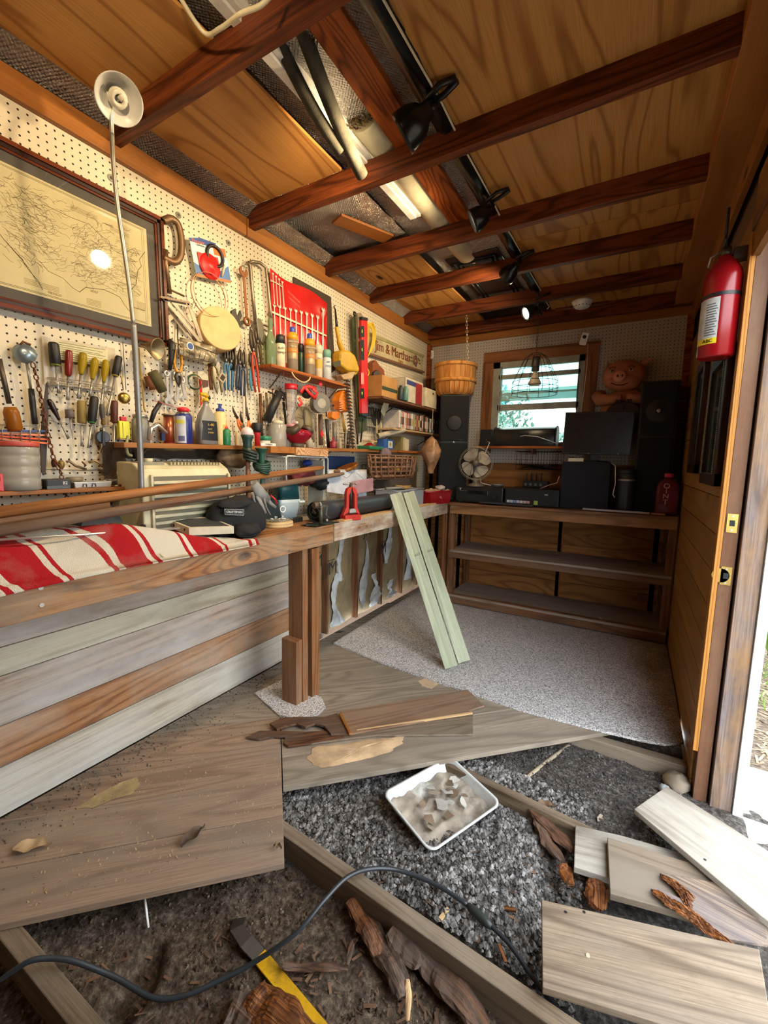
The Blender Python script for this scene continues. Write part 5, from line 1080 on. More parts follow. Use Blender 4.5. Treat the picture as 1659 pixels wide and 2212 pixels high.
# --- framed map
mp = thing('framed_map', 'large framed antique map of a country in grey matting on the pegboard', 'map', (XL+.02, .78, 1.71))
pTR, pBR, pTL, pBL = OX(351, 481, XL+.03), OX(355, 746, XL+.03), OX(0, 305, XL+.03), OX(0, 673, XL+.03)
y1 = 1.172; zt = 2.222; zb = 1.708; y0 = .32; Mm = frame((XL+.008, y0, zb), x=(0, 1, .012), z=(1, 0, 0)); Wd = y1-y0; Hh = zt-zb
mah = wood('mahogany_frame', '73391f', '2c110a', ring=5, stretch=.05, sc=6, fibre=.3, rough=.22)
def bar(a, b, wd, nm, mt, z0, z1): 
    a = V((*a, 0)); b = V((*b, 0)); d = b-a; n_ = V((-d.y, d.x, 0)).normalized()*wd; m = MB(Mm); pts = [a, b, b+n_, a+n_]; return m.prism([(p.x, p.y) for p in pts], z0, z1)
for k, (w_, z_, mt) in enumerate(((.014, .026, mah), (.012, .019, plain('2b120b', .3)), (.008, .016, mah))):
    off = sum((.014, .012, .008)[:k])
    for a, b in (((off, off), (Wd-off, off)), ((Wd-off, off), (Wd-off, Hh-off)), ((Wd-off, Hh-off), (off, Hh-off)), ((off, Hh-off), (off, off))): bar(a, b, w_, '', mt, 0, z_).done('moulding', mt, mp, bev=.001)
MB(Mm).box((.03, .03, .006), (Wd-.03, Hh-.03, .009)).done('grey_mat', plain('55524d', .8), mp)
q = .068; pw, ph = Wd-2*q, Hh-2*q
pp = MB(Mm).box((q, q, .009), (Wd-q, Hh-q, .0095)).done('map_sheet', plain('cdc298', .8, var=.04), mp, 'aged cream printed sheet')
inkm = plain('54492f', .9)
def mline(P, r=.0006, nm='printed_line'): MB(Mm).tube([(q+x*pw, q+y*ph, .0098) for x, y in P], r, 4).done(nm, inkm, pp)
for e in (.02, .03): mline([(e, e), (1-e, e), (1-e, 1-e), (e, 1-e), (e, e)])
# coast lines: west, gulf, florida, east
mline([(.28, .95), (.30, .80), (.27, .66), (.29, .5), (.34, .38), (.40, .27), (.42, .20), (.455, .13), (.47, .06)], .0009); mline([(.34, .38), (.38, .30), (.42, .22), (.45, .12)], .0007)
mline([(.47, .30), (.50, .24), (.56, .22), (.60, .16), (.63, .14)], .0007)
mline([(.63, .14), (.66, .20), (.70, .215), (.75, .235), (.79, .225), (.83, .21), (.85, .15), (.875, .10), (.89, .125), (.885, .19), (.88, .26), (.90, .34), (.925, .40), (.93, .47), (.94, .55), (.96, .60), (.95, .66), (.97, .72), (.985, .76)], .0009)
mline([(.50, .80), (.62, .79), (.70, .80), (.75, .74), (.79, .72), (.80, .66), (.84, .64), (.87, .66), (.90, .72), (.93, .76), (.95, .70)], .0007)
rr = random.Random(12)
mm = MB(Mm)
for i in range(900):
    x = rr.uniform(.30, .92); y = rr.uniform(.25, .9); dense = math.exp(-((x-.42)/.07)**2)+.55*(x > .6)*(y < .72)+.25
    if rr.random() > dense: continue
    P = [V((x, y, 0))]; a = rr.uniform(-.5, .5)+(.3 if x < .5 else -.35)*1
    for k in range(4): a += rr.uniform(-.7, .7); P.append(P[-1]+V((math.cos(a)*.012, -math.sin(a)*.02, 0)))
    mm.tube([(q+p.x*pw, q+p.y*ph, .0097) for p in P], .0004, 3)
mm.done('rivers', plain('625538', .9), pp, kind='stuff')
mm = MB(Mm)
for (x0, y0_, n_, w_) in ((.40, .115, 4, .14), (.62, .90, 4, .12), (.92, .22, 6, .05), (.66, .10, 5, .07), (.80, .86, 3, .1)):
    for k in range(n_): mm.box((q+x0*pw, q+(y0_-k*.013)*ph, .0096), (q+(x0+w_)*pw, q+(y0_-k*.013+.005)*ph, .0098))
mm.done('text_block', plain('a5946a', .9), pp, kind='stuff')
for t_, x, y, sz, sl in (('MEXICO', .52, .055, .011, 0), ('GULF', .70, .185, .011, 0), ('United States', .93, .15, .009, 0), ('UNITED', .80, .87, .008, 0)): text(t_, sz, Mm @ Matrix.Translation((q+x*pw, q+y*ph, .0099)) @ Matrix.Rotation(sl, 4, 'Z'), plain('6b5c3a', .9), pp, 'map_lettering', .0002)
def glassfr():
    t = NT('picture_glass'); tr = t.n('ShaderNodeBsdfTransparent'); gl_ = t.n('ShaderNodeBsdfGlossy', {'Roughness': .03}); m2 = t.n('ShaderNodeMixShader', {0: .05, 1: tr.outputs[0], 2: gl_.outputs[0]})
    t.t.links.new(m2.outputs[0], t.t.nodes['Material Output'].inputs[0]); return t.m
MB(Mm).box((.033, .033, .0125), (Wd-.033, Hh-.033, .0135)).done('picture_glass', glassfr(), mp)
# --- washers that pin the pegboard
for k, (px, py) in enumerate(((385, 465), (240, 385), (493, 525))):
    p = OX(px, py, XL); o = MB().cyl(p, p+V((.003, 0, 0)), .013, n=20).done('fender_washer', plain('8f9089', .4, .8)); tag(o, ['large round washer screwed above the C-clamp', 'round washer behind the gooseneck lamp neck', 'round washer behind the blister card corner'][k], 'washer')
    MB().cyl(p+V((.003, 0, 0)), p+V((.005, 0, 0)), .005, n=12).done('screw_head', dsteel, o)
# --- C-clamp
M, L = TF((362, 470), (375, 640), .03); o = tth('c_clamp', 'big brown C-clamp hanging right of the framed map', 'clamp', M)
def WP(px, py, w=.03): return OX(px, py, XL+w)
cm = plain('6b5238', .45, .5, .2)
MB().tube(smooth([WP(*p) for p in ((352, 478), (368, 472), (383, 482), (390, 505), (392, 535), (388, 557), (375, 566), (352, 556))]), [.012]+[.0150]*41+[.013], 12, flat=.8).done('c_frame', cm, o)
MB().tube([WP(356, 540), WP(358, 570), WP(366, 634)], [.013, .010, .010], 10).done('screw_rod', plain('7a6046', .4, .7), o); MB().tube([WP(355, 620, .03), WP(398, 640, .035)], .0045, 8).done('sliding_bar', cm, o)
MB().ring(WP(374, 478), .012, .0012, (0, 0, 1), 14, 5).done('hook_wire', steel, o)
# --- blister card with flapper
Mf_ = frame(OX(424, 597, XL+.03), x=OX(499, 612, XL+.03)-OX(424, 597, XL+.03), z=(1, -.05, 0)); cw = (OX(499, 612, XL+.03)-OX(424, 597, XL+.03)).length; chh = (OX(421, 512, XL+.03)-OX(424, 597, XL+.03)).length
o = tth('blister_card', 'blister card with a red rubber flapper and black ring on the pegboard', 'package', Mf_)
MB(Mf_).prism([(0, 0), (cw, 0), (cw, chh*.86), (cw*.75, chh*.98), (cw*.3, chh), (0, chh*.94)], 0, .0015).done('card', plain('cfdfe0', .4), o)
MB(Mf_).box((0, 0, .0015), (cw, chh*.07, .002)).done('orange_stripe', orange, o); MB(Mf_).prism([(0, chh*.07), (cw, chh*.07), (cw, chh*.45), (cw*.7, chh*.25), (cw*.3, chh*.2), (0, chh*.35)], .0015, .0018).done('blue_panel', plain('3a6aa8', .4), o)
MB(Mf_).prism([(0, chh*.85), (cw*.6, chh*.85), (cw*.75, chh*.97), (cw*.3, chh), (0, chh*.93)], .0015, .0018).done('blue_header', plain('2a4a8a', .4), o); MB(Mf_).box((cw*.62, chh*.66, .0015), (cw*.98, chh*.88, .002)).done('orange_panel', orange, o)
text('Flapper', .022, Mf_ @ Matrix.Translation((cw*.22, chh*.88, .002)), orange, o); text('UNIVERSAL', .009, Mf_ @ Matrix.Translation((cw*.27, chh*.80, .002)), dblack, o)
MB(Mf_).lathe([(cw*.29, 0), (cw*.28, .006), (cw*.21, .007), (cw*.18, .012), (cw*.11, .013), (cw*.09, .018), (.001, .018)], (cw*.42, chh*.32, .002), (0, 0, 1), 24).done('flapper', red, o)
MB(Mf_).box((cw*.13, chh*.32, .002), (cw*.26, chh*.62, .006)).box((cw*.58, chh*.32, .002), (cw*.70, chh*.60, .006)).done('hinge_ears', red, o)
MB(Mf_).ring((cw*.62, chh*.62, .006), cw*.22, cw*.04, (0, 0, 1), 24, 8).done('rubber_ring', black, o); MB(Mf_).tube([(cw*.72, chh*.12, .006), (cw*.78, chh*.3, .009), (cw*.86, chh*.45, .006)], [.006, .010, .006], 8, flat=.5).done('adhesive_tube', cream, o)
hook(Mf_ @ Matrix.Translation((cw*.55, 0, 0)), chh*.97, o, .03)
# --- hoop, sieve lid
o = thing('wire_hoop', 'thin copper-coloured hoop hanging under the blister card', 'hoop', WP(450, 635)); c_ = WP(451, 638, .03)
rx_ = (WP(487, 640)-WP(414, 625)).length/2
MB().ring(c_, rx_, .003, (1, 0, 0), 40, 6).ring(c_+V((.02, 0, 0)), rx_, .0015, (1, 0, 0), 40, 5).done('hoop_ring', plain('b78762', .35, .4), o)
MB().tube([WP(418, 652, .04), WP(414, 664, .04), WP(420, 666, .04), WP(424, 655, .04)], .0015, 5, closed=True).done('hang_loop', dsteel, o)
o = thing('round_sieve', 'round tan wooden-rimmed sieve with stained disc on the pegboard', 'sieve', WP(468, 715)); c_ = WP(468, 716, .01)
ra = (WP(508, 725)-WP(428, 708)).length/2*.96; ax = V((1, -.25, .12)).normalized()
MB().lathe([(ra, 0), (ra, .045), (ra*.96, .05)], c_, ax, 40).done('rim', plain('d9b57a', .6), o); MB().lathe([(ra*.96, .050), (ra*.80, .044), (.001, .043)], c_, ax, 40, caps=False).done('disc', plain('c69a5c', .7, dirt='a97c3e'), o)
# --- squares and bracket
o = thing('speed_square', 'aluminium speed square with slots hanging between map and sieve', 'square', WP(400, 690)); 
S_ = plain('96897a', .45, .6, .15)
def outline(pts, w=.03, th=.003, mat=S_, nm='plate', par=None, bev=0):
    P = [OX(px, py, XL+w) for px, py in pts]; M = frame(P[0], y=(0, 0, 1), z=(1, 0, 0)); inv = M.inverted(); l = [inv @ p for p in P]
    A = sum(l[i].x*l[(i+1) % len(l)].y-l[(i+1) % len(l)].x*l[i].y for i in range(len(l)))
    if A < 0: l = l[::-1]
    return MB(M).prism([(p.x, p.y) for p in l], 0, th).done(nm, mat, par, bev=bev)
outline([(347, 642), (362, 650), (436, 738), (428, 738)], par=o, nm='long_edge'); outline([(347, 642), (409, 653), (408, 660), (362, 651)], par=o, nm='top_edge'); outline([(403, 654), (410, 655), (440, 738), (430, 733)], par=o, nm='back_edge'); outline([(368, 652), (380, 655), (427, 722), (420, 712)], par=o, nm='inner_bar', w=.029)
outline([(346, 639), (410, 652), (410, 656), (346, 643)], w=.045, th=.002, par=o, nm='fence', mat=plain('5d5044', .4, .7))
o = thing('roofing_square', 'second grey square tucked behind the speed square', 'square', WP(380, 700)); outline([(352, 660), (362, 662), (405, 715), (400, 722)], w=.015, par=o, nm='bar', mat=plain('9e9079', .5, .4)); outline([(352, 690), (376, 672), (382, 680), (360, 702)], w=.016, par=o, nm='cross_bar', mat=plain('9e9079', .5, .4))
# --- adjustable wrench
M, L = TF((510, 667), (502, 800), .035); o = tth('adjustable_wrench', 'large black adjustable wrench right of the round sieve', 'wrench', M)
MB(M).tube([(0, 0, 0), (0, L*.45, 0), (0, L*.72, 0)], [.016, .012, .016], 10, flat=.5).done('handle', plain('2b251e', .4, .3), o)
outline([(497, 672), (505, 667), (508, 681), (511, 684), (516, 671), (519, 684), (514, 694), (524, 699), (513, 708), (506, 715), (499, 703), (495, 688)], w=.03, th=.014, mat=plain('2b251e', .4, .3), par=o, nm='jaw_head', bev=.001)
outline([(503, 694), (510, 697), (509, 701), (503, 698)], w=.045, th=.001, mat=steel, par=o, nm='stamped_panel')
wrench((525, 574), (534, 704), 'long rusty combination wrench between adjustable wrench and hacksaw', plain('7d4f2f', .45, .6), wid=.017, w=.03, group=None, head=1.1)
# --- hacksaw
o = thing('hacksaw', 'grey pistol-grip hacksaw hanging blade-up on the pegboard', 'saw', WP(560, 650)); hm = plain('8a7d6a', .4, .7, .15)
MB().tube([WP(537, 568), WP(547, 565), WP(562, 568), WP(574, 578), WP(578, 610), WP(584, 670), WP(588, 705)], .0085, 8).done('frame_tube', hm, o); MB().tube([WP(536, 568), WP(540, 575), WP(546, 640), WP(552, 700)], [.012, .010, .009, .010], 8).done('front_tube', hm, o)
outline([(540, 578), (542, 578), (556, 700), (554, 702)], w=.03, th=.001, mat=rust, par=o, nm='blade')
outline([(547, 688), (558, 690), (563, 704), (566, 725), (572, 740), (560, 742), (552, 722)], w=.022, th=.022, mat=plain('7d7868', .4, .5), par=o, nm='grip', bev=.004); MB().tube([WP(560, 697), WP(588, 710)], .006, 8).done('brace', hm, o); MB().tube([WP(566, 722), WP(585, 742)], .010, 8).done('grip_tail', plain('4d473d', .5), o)
# --- red wrench pouch with its wrenches
o = thing('wrench_pouch', 'red vinyl pouch full of chrome combination wrenches', 'tool pouch', WP(645, 680)); rv = plain('bf1f1c', .25, bump=.15, bs=25)
def PW(u, v_, w=.02):
    tl, tr, br, bl = (583, 578), (706, 655), (706, 812), (592, 790)
    x = (tl[0]*(1-u)+tr[0]*u)*(1-v_)+(bl[0]*(1-u)+br[0]*u)*v_; y = (tl[1]*(1-u)+tr[1]*u)*(1-v_)+(bl[1]*(1-u)+br[1]*u)*v_
    return OX(x, y, XL+w)
MB().sheet(24, 18, lambda a, b: PW(a, b+(.03*math.sin(a*6.3)*(1-b)), .014+.006*noise.noise(V((a*6, b*6, 0)))+.008)).done('vinyl_sheet', rv, o)
MB().sheet(16, 1, lambda a, b: PW(a, .44+.02*b, .032)).done('white_band', cream, o); MB().tube([PW(.0, .14, .03), PW(.22, .10, .03), PW(.24, .36, .03), PW(.02, .37, .03)], .0015, 4).done('pocket_seam', cream, o)
MB().sheet(14, 1, lambda a, b: PW(.0+.22*a, .12+.01*b, .03)).done('white_band', cream, o)
text('PROFESSIONAL', .016, frame(PW(.42, .17, .024), x=PW(.6, .22)-PW(.42, .17), z=(1, 0, 0)), plain('d8736b', .5), o); text('WRENCH SET', .016, frame(PW(.42, .23, .024), x=PW(.6, .28)-PW(.42, .23), z=(1, 0, 0)), plain('d8736b', .5), o)
for k in range(4):
    pass
def wr2(a, b, wid, par, grp=None, lab=None, th=.005):
    M = frame(b, y=a-b, z=(1, 0, 0)); L = (a-b).length; m = MB(M); h = wid; pts = []
    for k in range(9): t_ = math.pi/2+.75+(2*math.pi-1.5)*k/8; pts.append((math.cos(t_)*h, L-h+math.sin(t_)*h))
    pts.append((0, L-h*1.1)); m.prism(pts, -th/2, th/2); m.box((-wid*.32, h*.8, -th*.35), (wid*.32, L-h*1.6, th*.35)); m.ring((0, h*.8, 0), h*.55, h*.25, (0, 0, 1), 12, 5)
    ob = m.done('combination_wrench', plain('dcd8d0', .35, .3)); return ob
nth = ['first', 'second', 'third', 'fourth', 'fifth', 'sixth', 'seventh', 'eighth', 'ninth', 'tenth']
for k in range(4):
    u = .045+.055*k; tag(wr2(PW(u, .03+.01*k, .026), PW(u+.01, .36, .026), .007, o), 'tiny chrome wrench in the upper left pocket of the red pouch, %s from the left' % nth[k], 'wrench', 'small wrenches in the red pouch')
for k in range(10):
    u = .05+.098*k; tag(wr2(PW(u, .36-.017*k-(.12 if k == 9 else 0), .03), PW(u-.01, .95, .03), .0085+.0006*k, o), 'chrome wrench in the red pouch, %s of the lower row from the left' % nth[k], 'wrench', 'wrenches in the lower row of the red pouch')
# dark plank behind the pouch
tag(outline([(632, 598), (713, 642), (722, 800), (706, 812), (700, 690), (632, 640)], w=.002, th=.008, mat=plain('3f3123', .7), nm='dark_backboard'), 'dark brown wooden panel behind the red wrench pouch', 'panel')
# --- upper small shelf and its cans
sA = thing('small_shelf', 'small orange-brown shelf of spray cans under the red pouch', 'shelf', (-1.74, 2.0, 1.72)); zA = 1.742
plank('shelf_board', (-1.735, 1.675, zA), (-1.735, 2.40, zA+.004), .125, .018, orangew, parent=sA)
for y in (1.78, 2.3): MB().tube([V((-1.79, y, zA-.10)), V((-1.70, y, zA-.022))], .004, 6).done('bracket', dsteel, sA)
def vess(name, lab, cat, px, ytop, ybot, wpx, x, parts, zb=None, group=None, n=22):
    P = OX(px, ybot, x); k = mpp(P); Rr_ = wpx*k/2; T_ = OX(px, ytop, x); H = T_.z-P.z
    if zb is not None: P.z = zb
    o = thing(name, lab, cat, P, group)
    for pn, prof, mt in parts: MB().lathe([(r_*Rr_, h*H) for r_, h in prof], P, (0, 0, 1), n).done(pn, mt, o)
    return o, P, Rr_, H
def wraplabel(o, P, R_, z0, z1, mat, a0=-110, a1=40, nm='label', off=.0008):
    return arcsheet(V((P.x, P.y, 0)), R_+off, math.radians(a0), math.radians(a1), P.z+z0, P.z+z1, 12).done(nm, mat, o)
def ltext(o, P, R_, z, s_, sz, mat, ang=-35):
    a = math.radians(ang); text(s_, sz, frame((P.x+(R_+.002)*math.cos(a), P.y+(R_+.002)*math.sin(a), P.z+z), y=(0, 0, 1), z=(math.cos(a), math.sin(a), 0)), mat, o)
CAN = [('body', [(.9, 0), (1, .01), (1, .72), (.85, .76)], None), ('dome', [(.85, .76), (.75, .80), (.45, .83)], steel), ('cap', [(.9, .74), (.95, .76), (.9, .97), (.7, 1)], None)]
def can(lab, px, yt, yb, wpx, x, body, cap, zb, txt=None, tcol=None, lab2=None, capf=.74):
    o, P, R_, H = vess('spray_can', lab, 'spray can', px, yt, yb, wpx, x, [('body', [(.92, 0), (1, .01), (1, capf-.03), (.88, capf)], body), ('cap', [(.88, capf), (.97, capf+.005), (.92, .96), (.7, 1)], cap)], zb, 'spray cans on the small shelf')
    if lab2: wraplabel(o, P, R_, H*.30, H*.55, lab2, nm='label_band')
    if txt:
        for i, t_ in enumerate(txt): ltext(o, P, R_, H*(.58-.13*i), t_, R_*.55, tcol or dblack)
    return o, P, R_, H
can('white spray can with black cap and red oval logo on the small shelf', 606, 718, 790, 21, -1.72, cream, black, zA, ['RUST', 'PRIMER'], dblack)
bpy.context.view_layer.update()
og = plain('b9a488', .4, .3)
for k, (px, yt, yb) in enumerate(((632, 706, 800), (669, 722, 812))):
    o, P, R_, H = vess('spray_can', ['tall orange-topped spray can with blue nozzle, left one on the small shelf', 'tall orange-topped spray can with blue nozzle, right one on the small shelf'][k], 'spray can', px, yt, yb, 23, -1.70, [('body', [(.92, 0), (1, .01), (1, .70)], plain('a08c6c', .4, .2)), ('orange_top', [(1, .70), (.97, .78), (.75, .86), (.5, .88)], plain('e39a1c', .4)), ('nozzle', [(.45, .86), (.5, .88), (.5, .98), (.4, 1)], plain('2c49b8', .4))], zA, 'spray cans on the small shelf')
    wraplabel(o, P, R_, H*.03, H*.26, plain('7a6a58', .5), nm='brown_band'); wraplabel(o, P, R_, H*.40, H*.50, plain('c07a2c', .5), nm='orange_band')
    for i, (t_, s_) in enumerate((('LONG LASTING', .55), ('Spray', .9), ('SHINE', .6))): ltext(o, P, R_, H*(.64-.10*i), t_, R_*s_*.5, cream)
can('dark green spray can between the two orange-topped cans', 650, 738, 806, 14, -1.745, plain('173a2c', .4), black, zA, ['10'], gold)
can('slim white spray can right of the orange-topped pair', 688, 741, 815, 17, -1.72, cream, cream, zA, ['KILZ'], rust, lab2=plain('c9a23a', .5))
can('white-bodied can with mint green slanted cap at the shelf end', 706, 757, 824, 19, -1.71, plain('bcc3c4', .5), plain('6fa093', .5), zA, ['AIR', 'WICK'], blue)
vess('glass_bottle', 'clear pale green glass bottle at the left end of the small shelf', 'bottle', 585, 690, 793, 23, -1.73, [('glass', [(.95, 0), (1, .02), (1, .45), (.9, .55), (.5, .68), (.42, .9), (.5, .92), (.45, 1)], glassm('b9cfa6', .03, .30))], zA)
# --- yellow hedge trimmer
o = thing('hedge_trimmer', 'yellow electric hedge trimmer hanging with its toothed blade down', 'hedge trimmer', WP(740, 780, .07)); ym = plain('c49a22', .35)
outline([(716, 765), (722, 758), (738, 760), (750, 770), (760, 800), (757, 806), (733, 803), (716, 790)], w=.04, th=.07, mat=ym, par=o, nm='body', bev=.012)
outline([(733, 790), (757, 780), (759, 806), (754, 812), (735, 806)], w=.035, th=.06, mat=ym, par=o, nm='front_housing', bev=.008)
MB().tube(smooth([WP(*p, .075) for p in ((727, 706), (731, 730), (737, 752), (746, 772), (751, 790))]), [.013]*8+[.018]*17, 12).done('grip', ym, o)
MB().tube([WP(724, 668, .06), WP(726, 690, .07), WP(728, 710, .075)], [.005, .008, .010], 8).done('cord_boot', black, o); MB().tube([WP(724, 668, .03), WP(721, 662, .02), WP(724, 660, .03)], .004, 6).done('hang_loop', black, o)
outline([(718, 782), (735, 778), (736, 790), (722, 793)], w=.112, th=.002, mat=plain('3b3a20', .6), par=o, nm='vent_opening')
for k in range(5): MB().tube([WP(721+4*k, 764, .112), WP(720+4*k, 774, .112)], .0012, 4).done('vent_slot', plain('5d4a12', .6), o)
outline([(724, 812), (758, 802), (748, 820), (730, 822)], w=.05, th=.05, mat=plain('b79a72', .6), par=o, nm='blade_guard', bev=.004)
outline([(746, 820), (750, 818), (764, 975), (761, 980)], w=.125, th=.004, mat=plain('7a4a2c', .5, .5), par=o, nm='blade_bar')
m = MB()
for k in range(21):
    t_ = k/20; a = OX(749+13*t_, 822+150*t_, XL+.130); m.tube([a+V((0, -.040, -.006)), a+V((0, -.024, 0)), a+V((0, .024, 0)), a+V((0, .040, -.006))], [.002, .006, .006, .002], 5, flat=.5)
m.done('blade_teeth', plain('4b443c', .4, .7), o, kind='stuff')
# --- long green strap / saw, level, rope
o = thing('long_level_case', 'long dark green and brown plank-like tool left of the red level', 'straightedge', WP(765, 800)); o['label'] = 'long dark green straightedge hanging left of the red spirit level'
outline([(758, 690), (766, 680), (774, 690), (790, 930), (774, 936)], w=.035, th=.012, mat=plain('3a4527', .6, dirt='6b5a3a'), par=o, nm='green_blade'); outline([(767, 678), (774, 676), (779, 684), (783, 890), (776, 890)], w=.05, th=.02, mat=plain('8d7d66', .5), par=o, nm='brown_edge'); MB().ring(WP(766, 678, .05), .012, .006, (1, 0, 0), 14, 6).done('black_hook', black, o)
o = thing('spirit_level', 'bright red spirit level hanging vertically with three black vials', 'level', WP(780, 780)); lv = plain('d21f26', .35)
outline([(776, 692), (788, 694), (790, 893), (776, 893)], w=.07, th=.022, mat=lv, par=o, nm='beam', bev=.002)
for py, h_ in ((716, 12), (756, 22), (780+70, 11)): outline([(778, py-h_), (786, py-h_), (787, py+h_), (778, py+h_)], w=.0925, th=.001, mat=dblack, par=o, nm='vial_window'); p = OX(782, py, XL+.096); MB().tube([p+V((0, 0, .012)), p-V((0, 0, .012))], .005, 8).done('vial', plain('b7c86a', .2), o)
outline([(775, 685), (788, 688), (788, 694), (776, 692)], w=.068, th=.026, mat=black, par=o, nm='end_cap'); outline([(776, 893), (790, 893), (790, 900), (776, 898)], w=.068, th=.026, mat=black, par=o, nm='end_cap')
outline([(780, 805), (785, 805), (786, 830), (780, 830)], w=.0925, th=.001, mat=plain('ef8d8a', .5), par=o, nm='pale_label')
yr = plain('e0c02f', .6); o = thing('yellow_rope', 'coil of yellow rope hanging right of the red level', 'rope', WP(800, 750))
for k in range(7):
    s_ = k-3; MB().tube(smooth([WP(792, 770, .04+.004*k), WP(790+s_*1.5, 740, .045), WP(793+s_*2, 708, .05), WP(800+s_*1.8, 700-abs(s_), .05), WP(808+s_*1.2, 718, .05), WP(806+s_, 742, .045), WP(795, 770, .04)]), .0032, 6).done('strand', yr, o)
MB().tube(smooth([WP(793, 770, .05), WP(791, 790, .05), WP(797, 805, .05), WP(791, 820, .05), WP(790, 842, .05)]), .0045, 6).done('tail', yr, o)
# --- carved sign
o = thing('carved_sign', 'long cream wooden name sign with carved brown lettering and flowers', 'sign', (XL+.02, 3.24, 2.06))
Ms = frame((XL+.005, 2.735, 2.045), x=(0, 1, .045), z=(1, 0, 0)); sl = 1.005
MB(Ms).box((0, 0, 0), (sl, .135, .014)).done('board', plain('c3b78f', .6, dirt='a3956c'), o, bev=.003); MB(Ms).box((-.01, -.014, 0), (sl+.01, .002, .03)).done('lower_moulding', plain('7a5440', .5), o); MB(Ms).box((-.01, .128, 0), (sl+.01, .150, .02)).done('upper_moulding', plain('9d9a6a', .6), o)
sg = plain('7d3f22', .5)
text('Jim & Marthas', .105, Ms @ Matrix.Translation((.44, .075, .015)), sg, o, 'carved_lettering', .003); text('Farm', .04, Ms @ Matrix.Translation((.56, .022, .015)), plain('a9792f', .5), o, 'carved_lettering', .002)
for k in range(5):
    a = k*1.256; MB(Ms).ball((.84+.032*math.cos(a), .07+.032*math.sin(a), .016), (.022, .022, .005), 10, 6).done('petal', plain(['8d5a4a', '6b4a5a', '8d5a4a', '74503f', '6b4a5a'][k], .6), o)
for x_, a in ((.76, .5), (.77, -.4), (.92, .5), (.93, -.3), (.90, .9)): MB(Ms).ball((x_, .07+.03*a, .016), (.024, .008, .003), 8, 5).done('leaf', plain('6d6a3a', .6), o)
# ================================================================= left part of the tool wall
amber = plain('a5641c', .3, trans=.3); dkh = plain('1f1d1c', .5); redh = plain('7a1f17', .3)
screwdriver((8, 770), (28, 985), 'long screwdriver with amber square handle hanging upside down at the left edge', amber, .33, .022, .006, .04) if 0 else None
M, L = TF((-2, 775), (32, 925), .05); o = tth('large_screwdriver', 'big upside-down screwdriver with amber handle at the left edge', 'screwdriver', M)
MB(M).cyl((0, L*.36, 0), (0, L, 0), .0075, n=10).done('shaft', dsteel, o); MB(M).lathe([(.015, 0), (.022, .01), (.022, L*.28), (.016, L*.36)], (0, -.01, 0), (0, 1, 0), 10).done('handle', amber, o)
# disc-headed pick-up tool
o = thing('magnetic_pickup', 'round blue-grey disc on a rod with ribbed black grip, left of the screwdrivers', 'pickup tool', WP(52, 765))
MB().lathe([(.032, 0), (.031, .006), (.017, .012), (.015, .014), (.001, .012)], WP(53, 764, .03), (1, -.35, .1), 28).done('disc', plain('8fa0a8', .3, .6), o); MB().tube([WP(58, 785), WP(67, 842)], .0042, 8).done('rod', steel, o)
MB().tube([WP(67, 840), WP(70, 868), WP(73, 895), WP(76, 916)], [.0085, .0095, .0085, .009], 10).done('grip', dkh, o); m = MB(); MB().tube([WP(44, 745), WP(50, 738), WP(58, 742), WP(66, 745)], .004, 6).done('top_link', rust, o)
# chain
o = thing('hanging_chain', 'rusty twisted-link chain hanging left of the screwdrivers down past the lower shelf', 'chain', WP(95, 900)); cp = [V(WP(*p, .05)) for p in ((70, 783), (80, 822), (90, 865), (97, 905), (105, 945), (112, 975), (117, 995), (128, 1010), (140, 1060), (147, 1082))]
cpp = smooth(cp, 6); L_ = 0; last = cpp[0]; k = 0; rng = [cpp[0]]
for p in cpp[1:]:
    while (p-last).length > .019: last = last+(p-last).normalized()*.019; rng.append(last)
for k in range(len(rng)-1):
    a, b = rng[k], rng[k+1]; d = (b-a).normalized(); s_ = (V((1, 0, 0)) if k % 2 else d.cross(V((1, 0, 0))))*.0058; c_ = (a+b)/2; h = d*.0118
    MB().tube([c_+h, c_+h*.4+s_, c_-h*.4+s_, c_-h, c_-h*.4-s_, c_+h*.4-s_], .0022, 5, closed=True).done('chain_link', rust, o)
# plastic sleeve + six screwdrivers
o = thing('plastic_sleeve', 'crinkled clear plastic sleeve with instructions behind the upper screwdrivers', 'package', WP(165, 780)); 
MB().sheet(14, 8, lambda a, b: OX(90+158*a-8*b*0+6*b, 726+27*a+103*b-8*a*b, XL+.012+.006*noise.noise(V((a*7, b*5, 1))))).done('film', plain('c4b79c', .25, var=.15), o)
MB().sheet(4, 4, lambda a, b: OX(118+115*a, 736+20*a+38*b, XL+.021)).done('instruction_sheet', plain('d0caa0', .6), o)
m = MB()
for k in range(8): a = OX(127, 739+4.6*k, XL+.022); b = OX(228-(k % 3)*6, 756+4.6*k, XL+.022); m.tube([a, b], .0006, 3)
m.done('printed_text', plain('7a7a4a', .8), o, kind='stuff')
rk = thing('screwdriver_rack', 'thin wire rack holding the upper row of screwdrivers', 'rack', WP(170, 815))
for dy in (0, 10): MB().tube([WP(102, 815+dy, .022), WP(175, 822+dy, .022), WP(248, 838+dy, .022)], .0013, 5).done('rail', steel, rk); MB().tube([WP(102, 818+dy, .045), WP(175, 826+dy, .045), WP(248, 841+dy, .045)], .0013, 5).done('rail', steel, rk)
for k in range(9): x = 104+17.5*k; y = 817+2.7*k; MB().tube([WP(x, y, .0), WP(x, y, .045), WP(x+3, y+22, .04), WP(x+9, y+30, .03), WP(x+12, y+20, .02)], .0011, 5).done('wire_loop', steel, rk)
gy = 'screwdrivers in the upper rack'
yel = plain('b59a1e', .3, trans=.35)
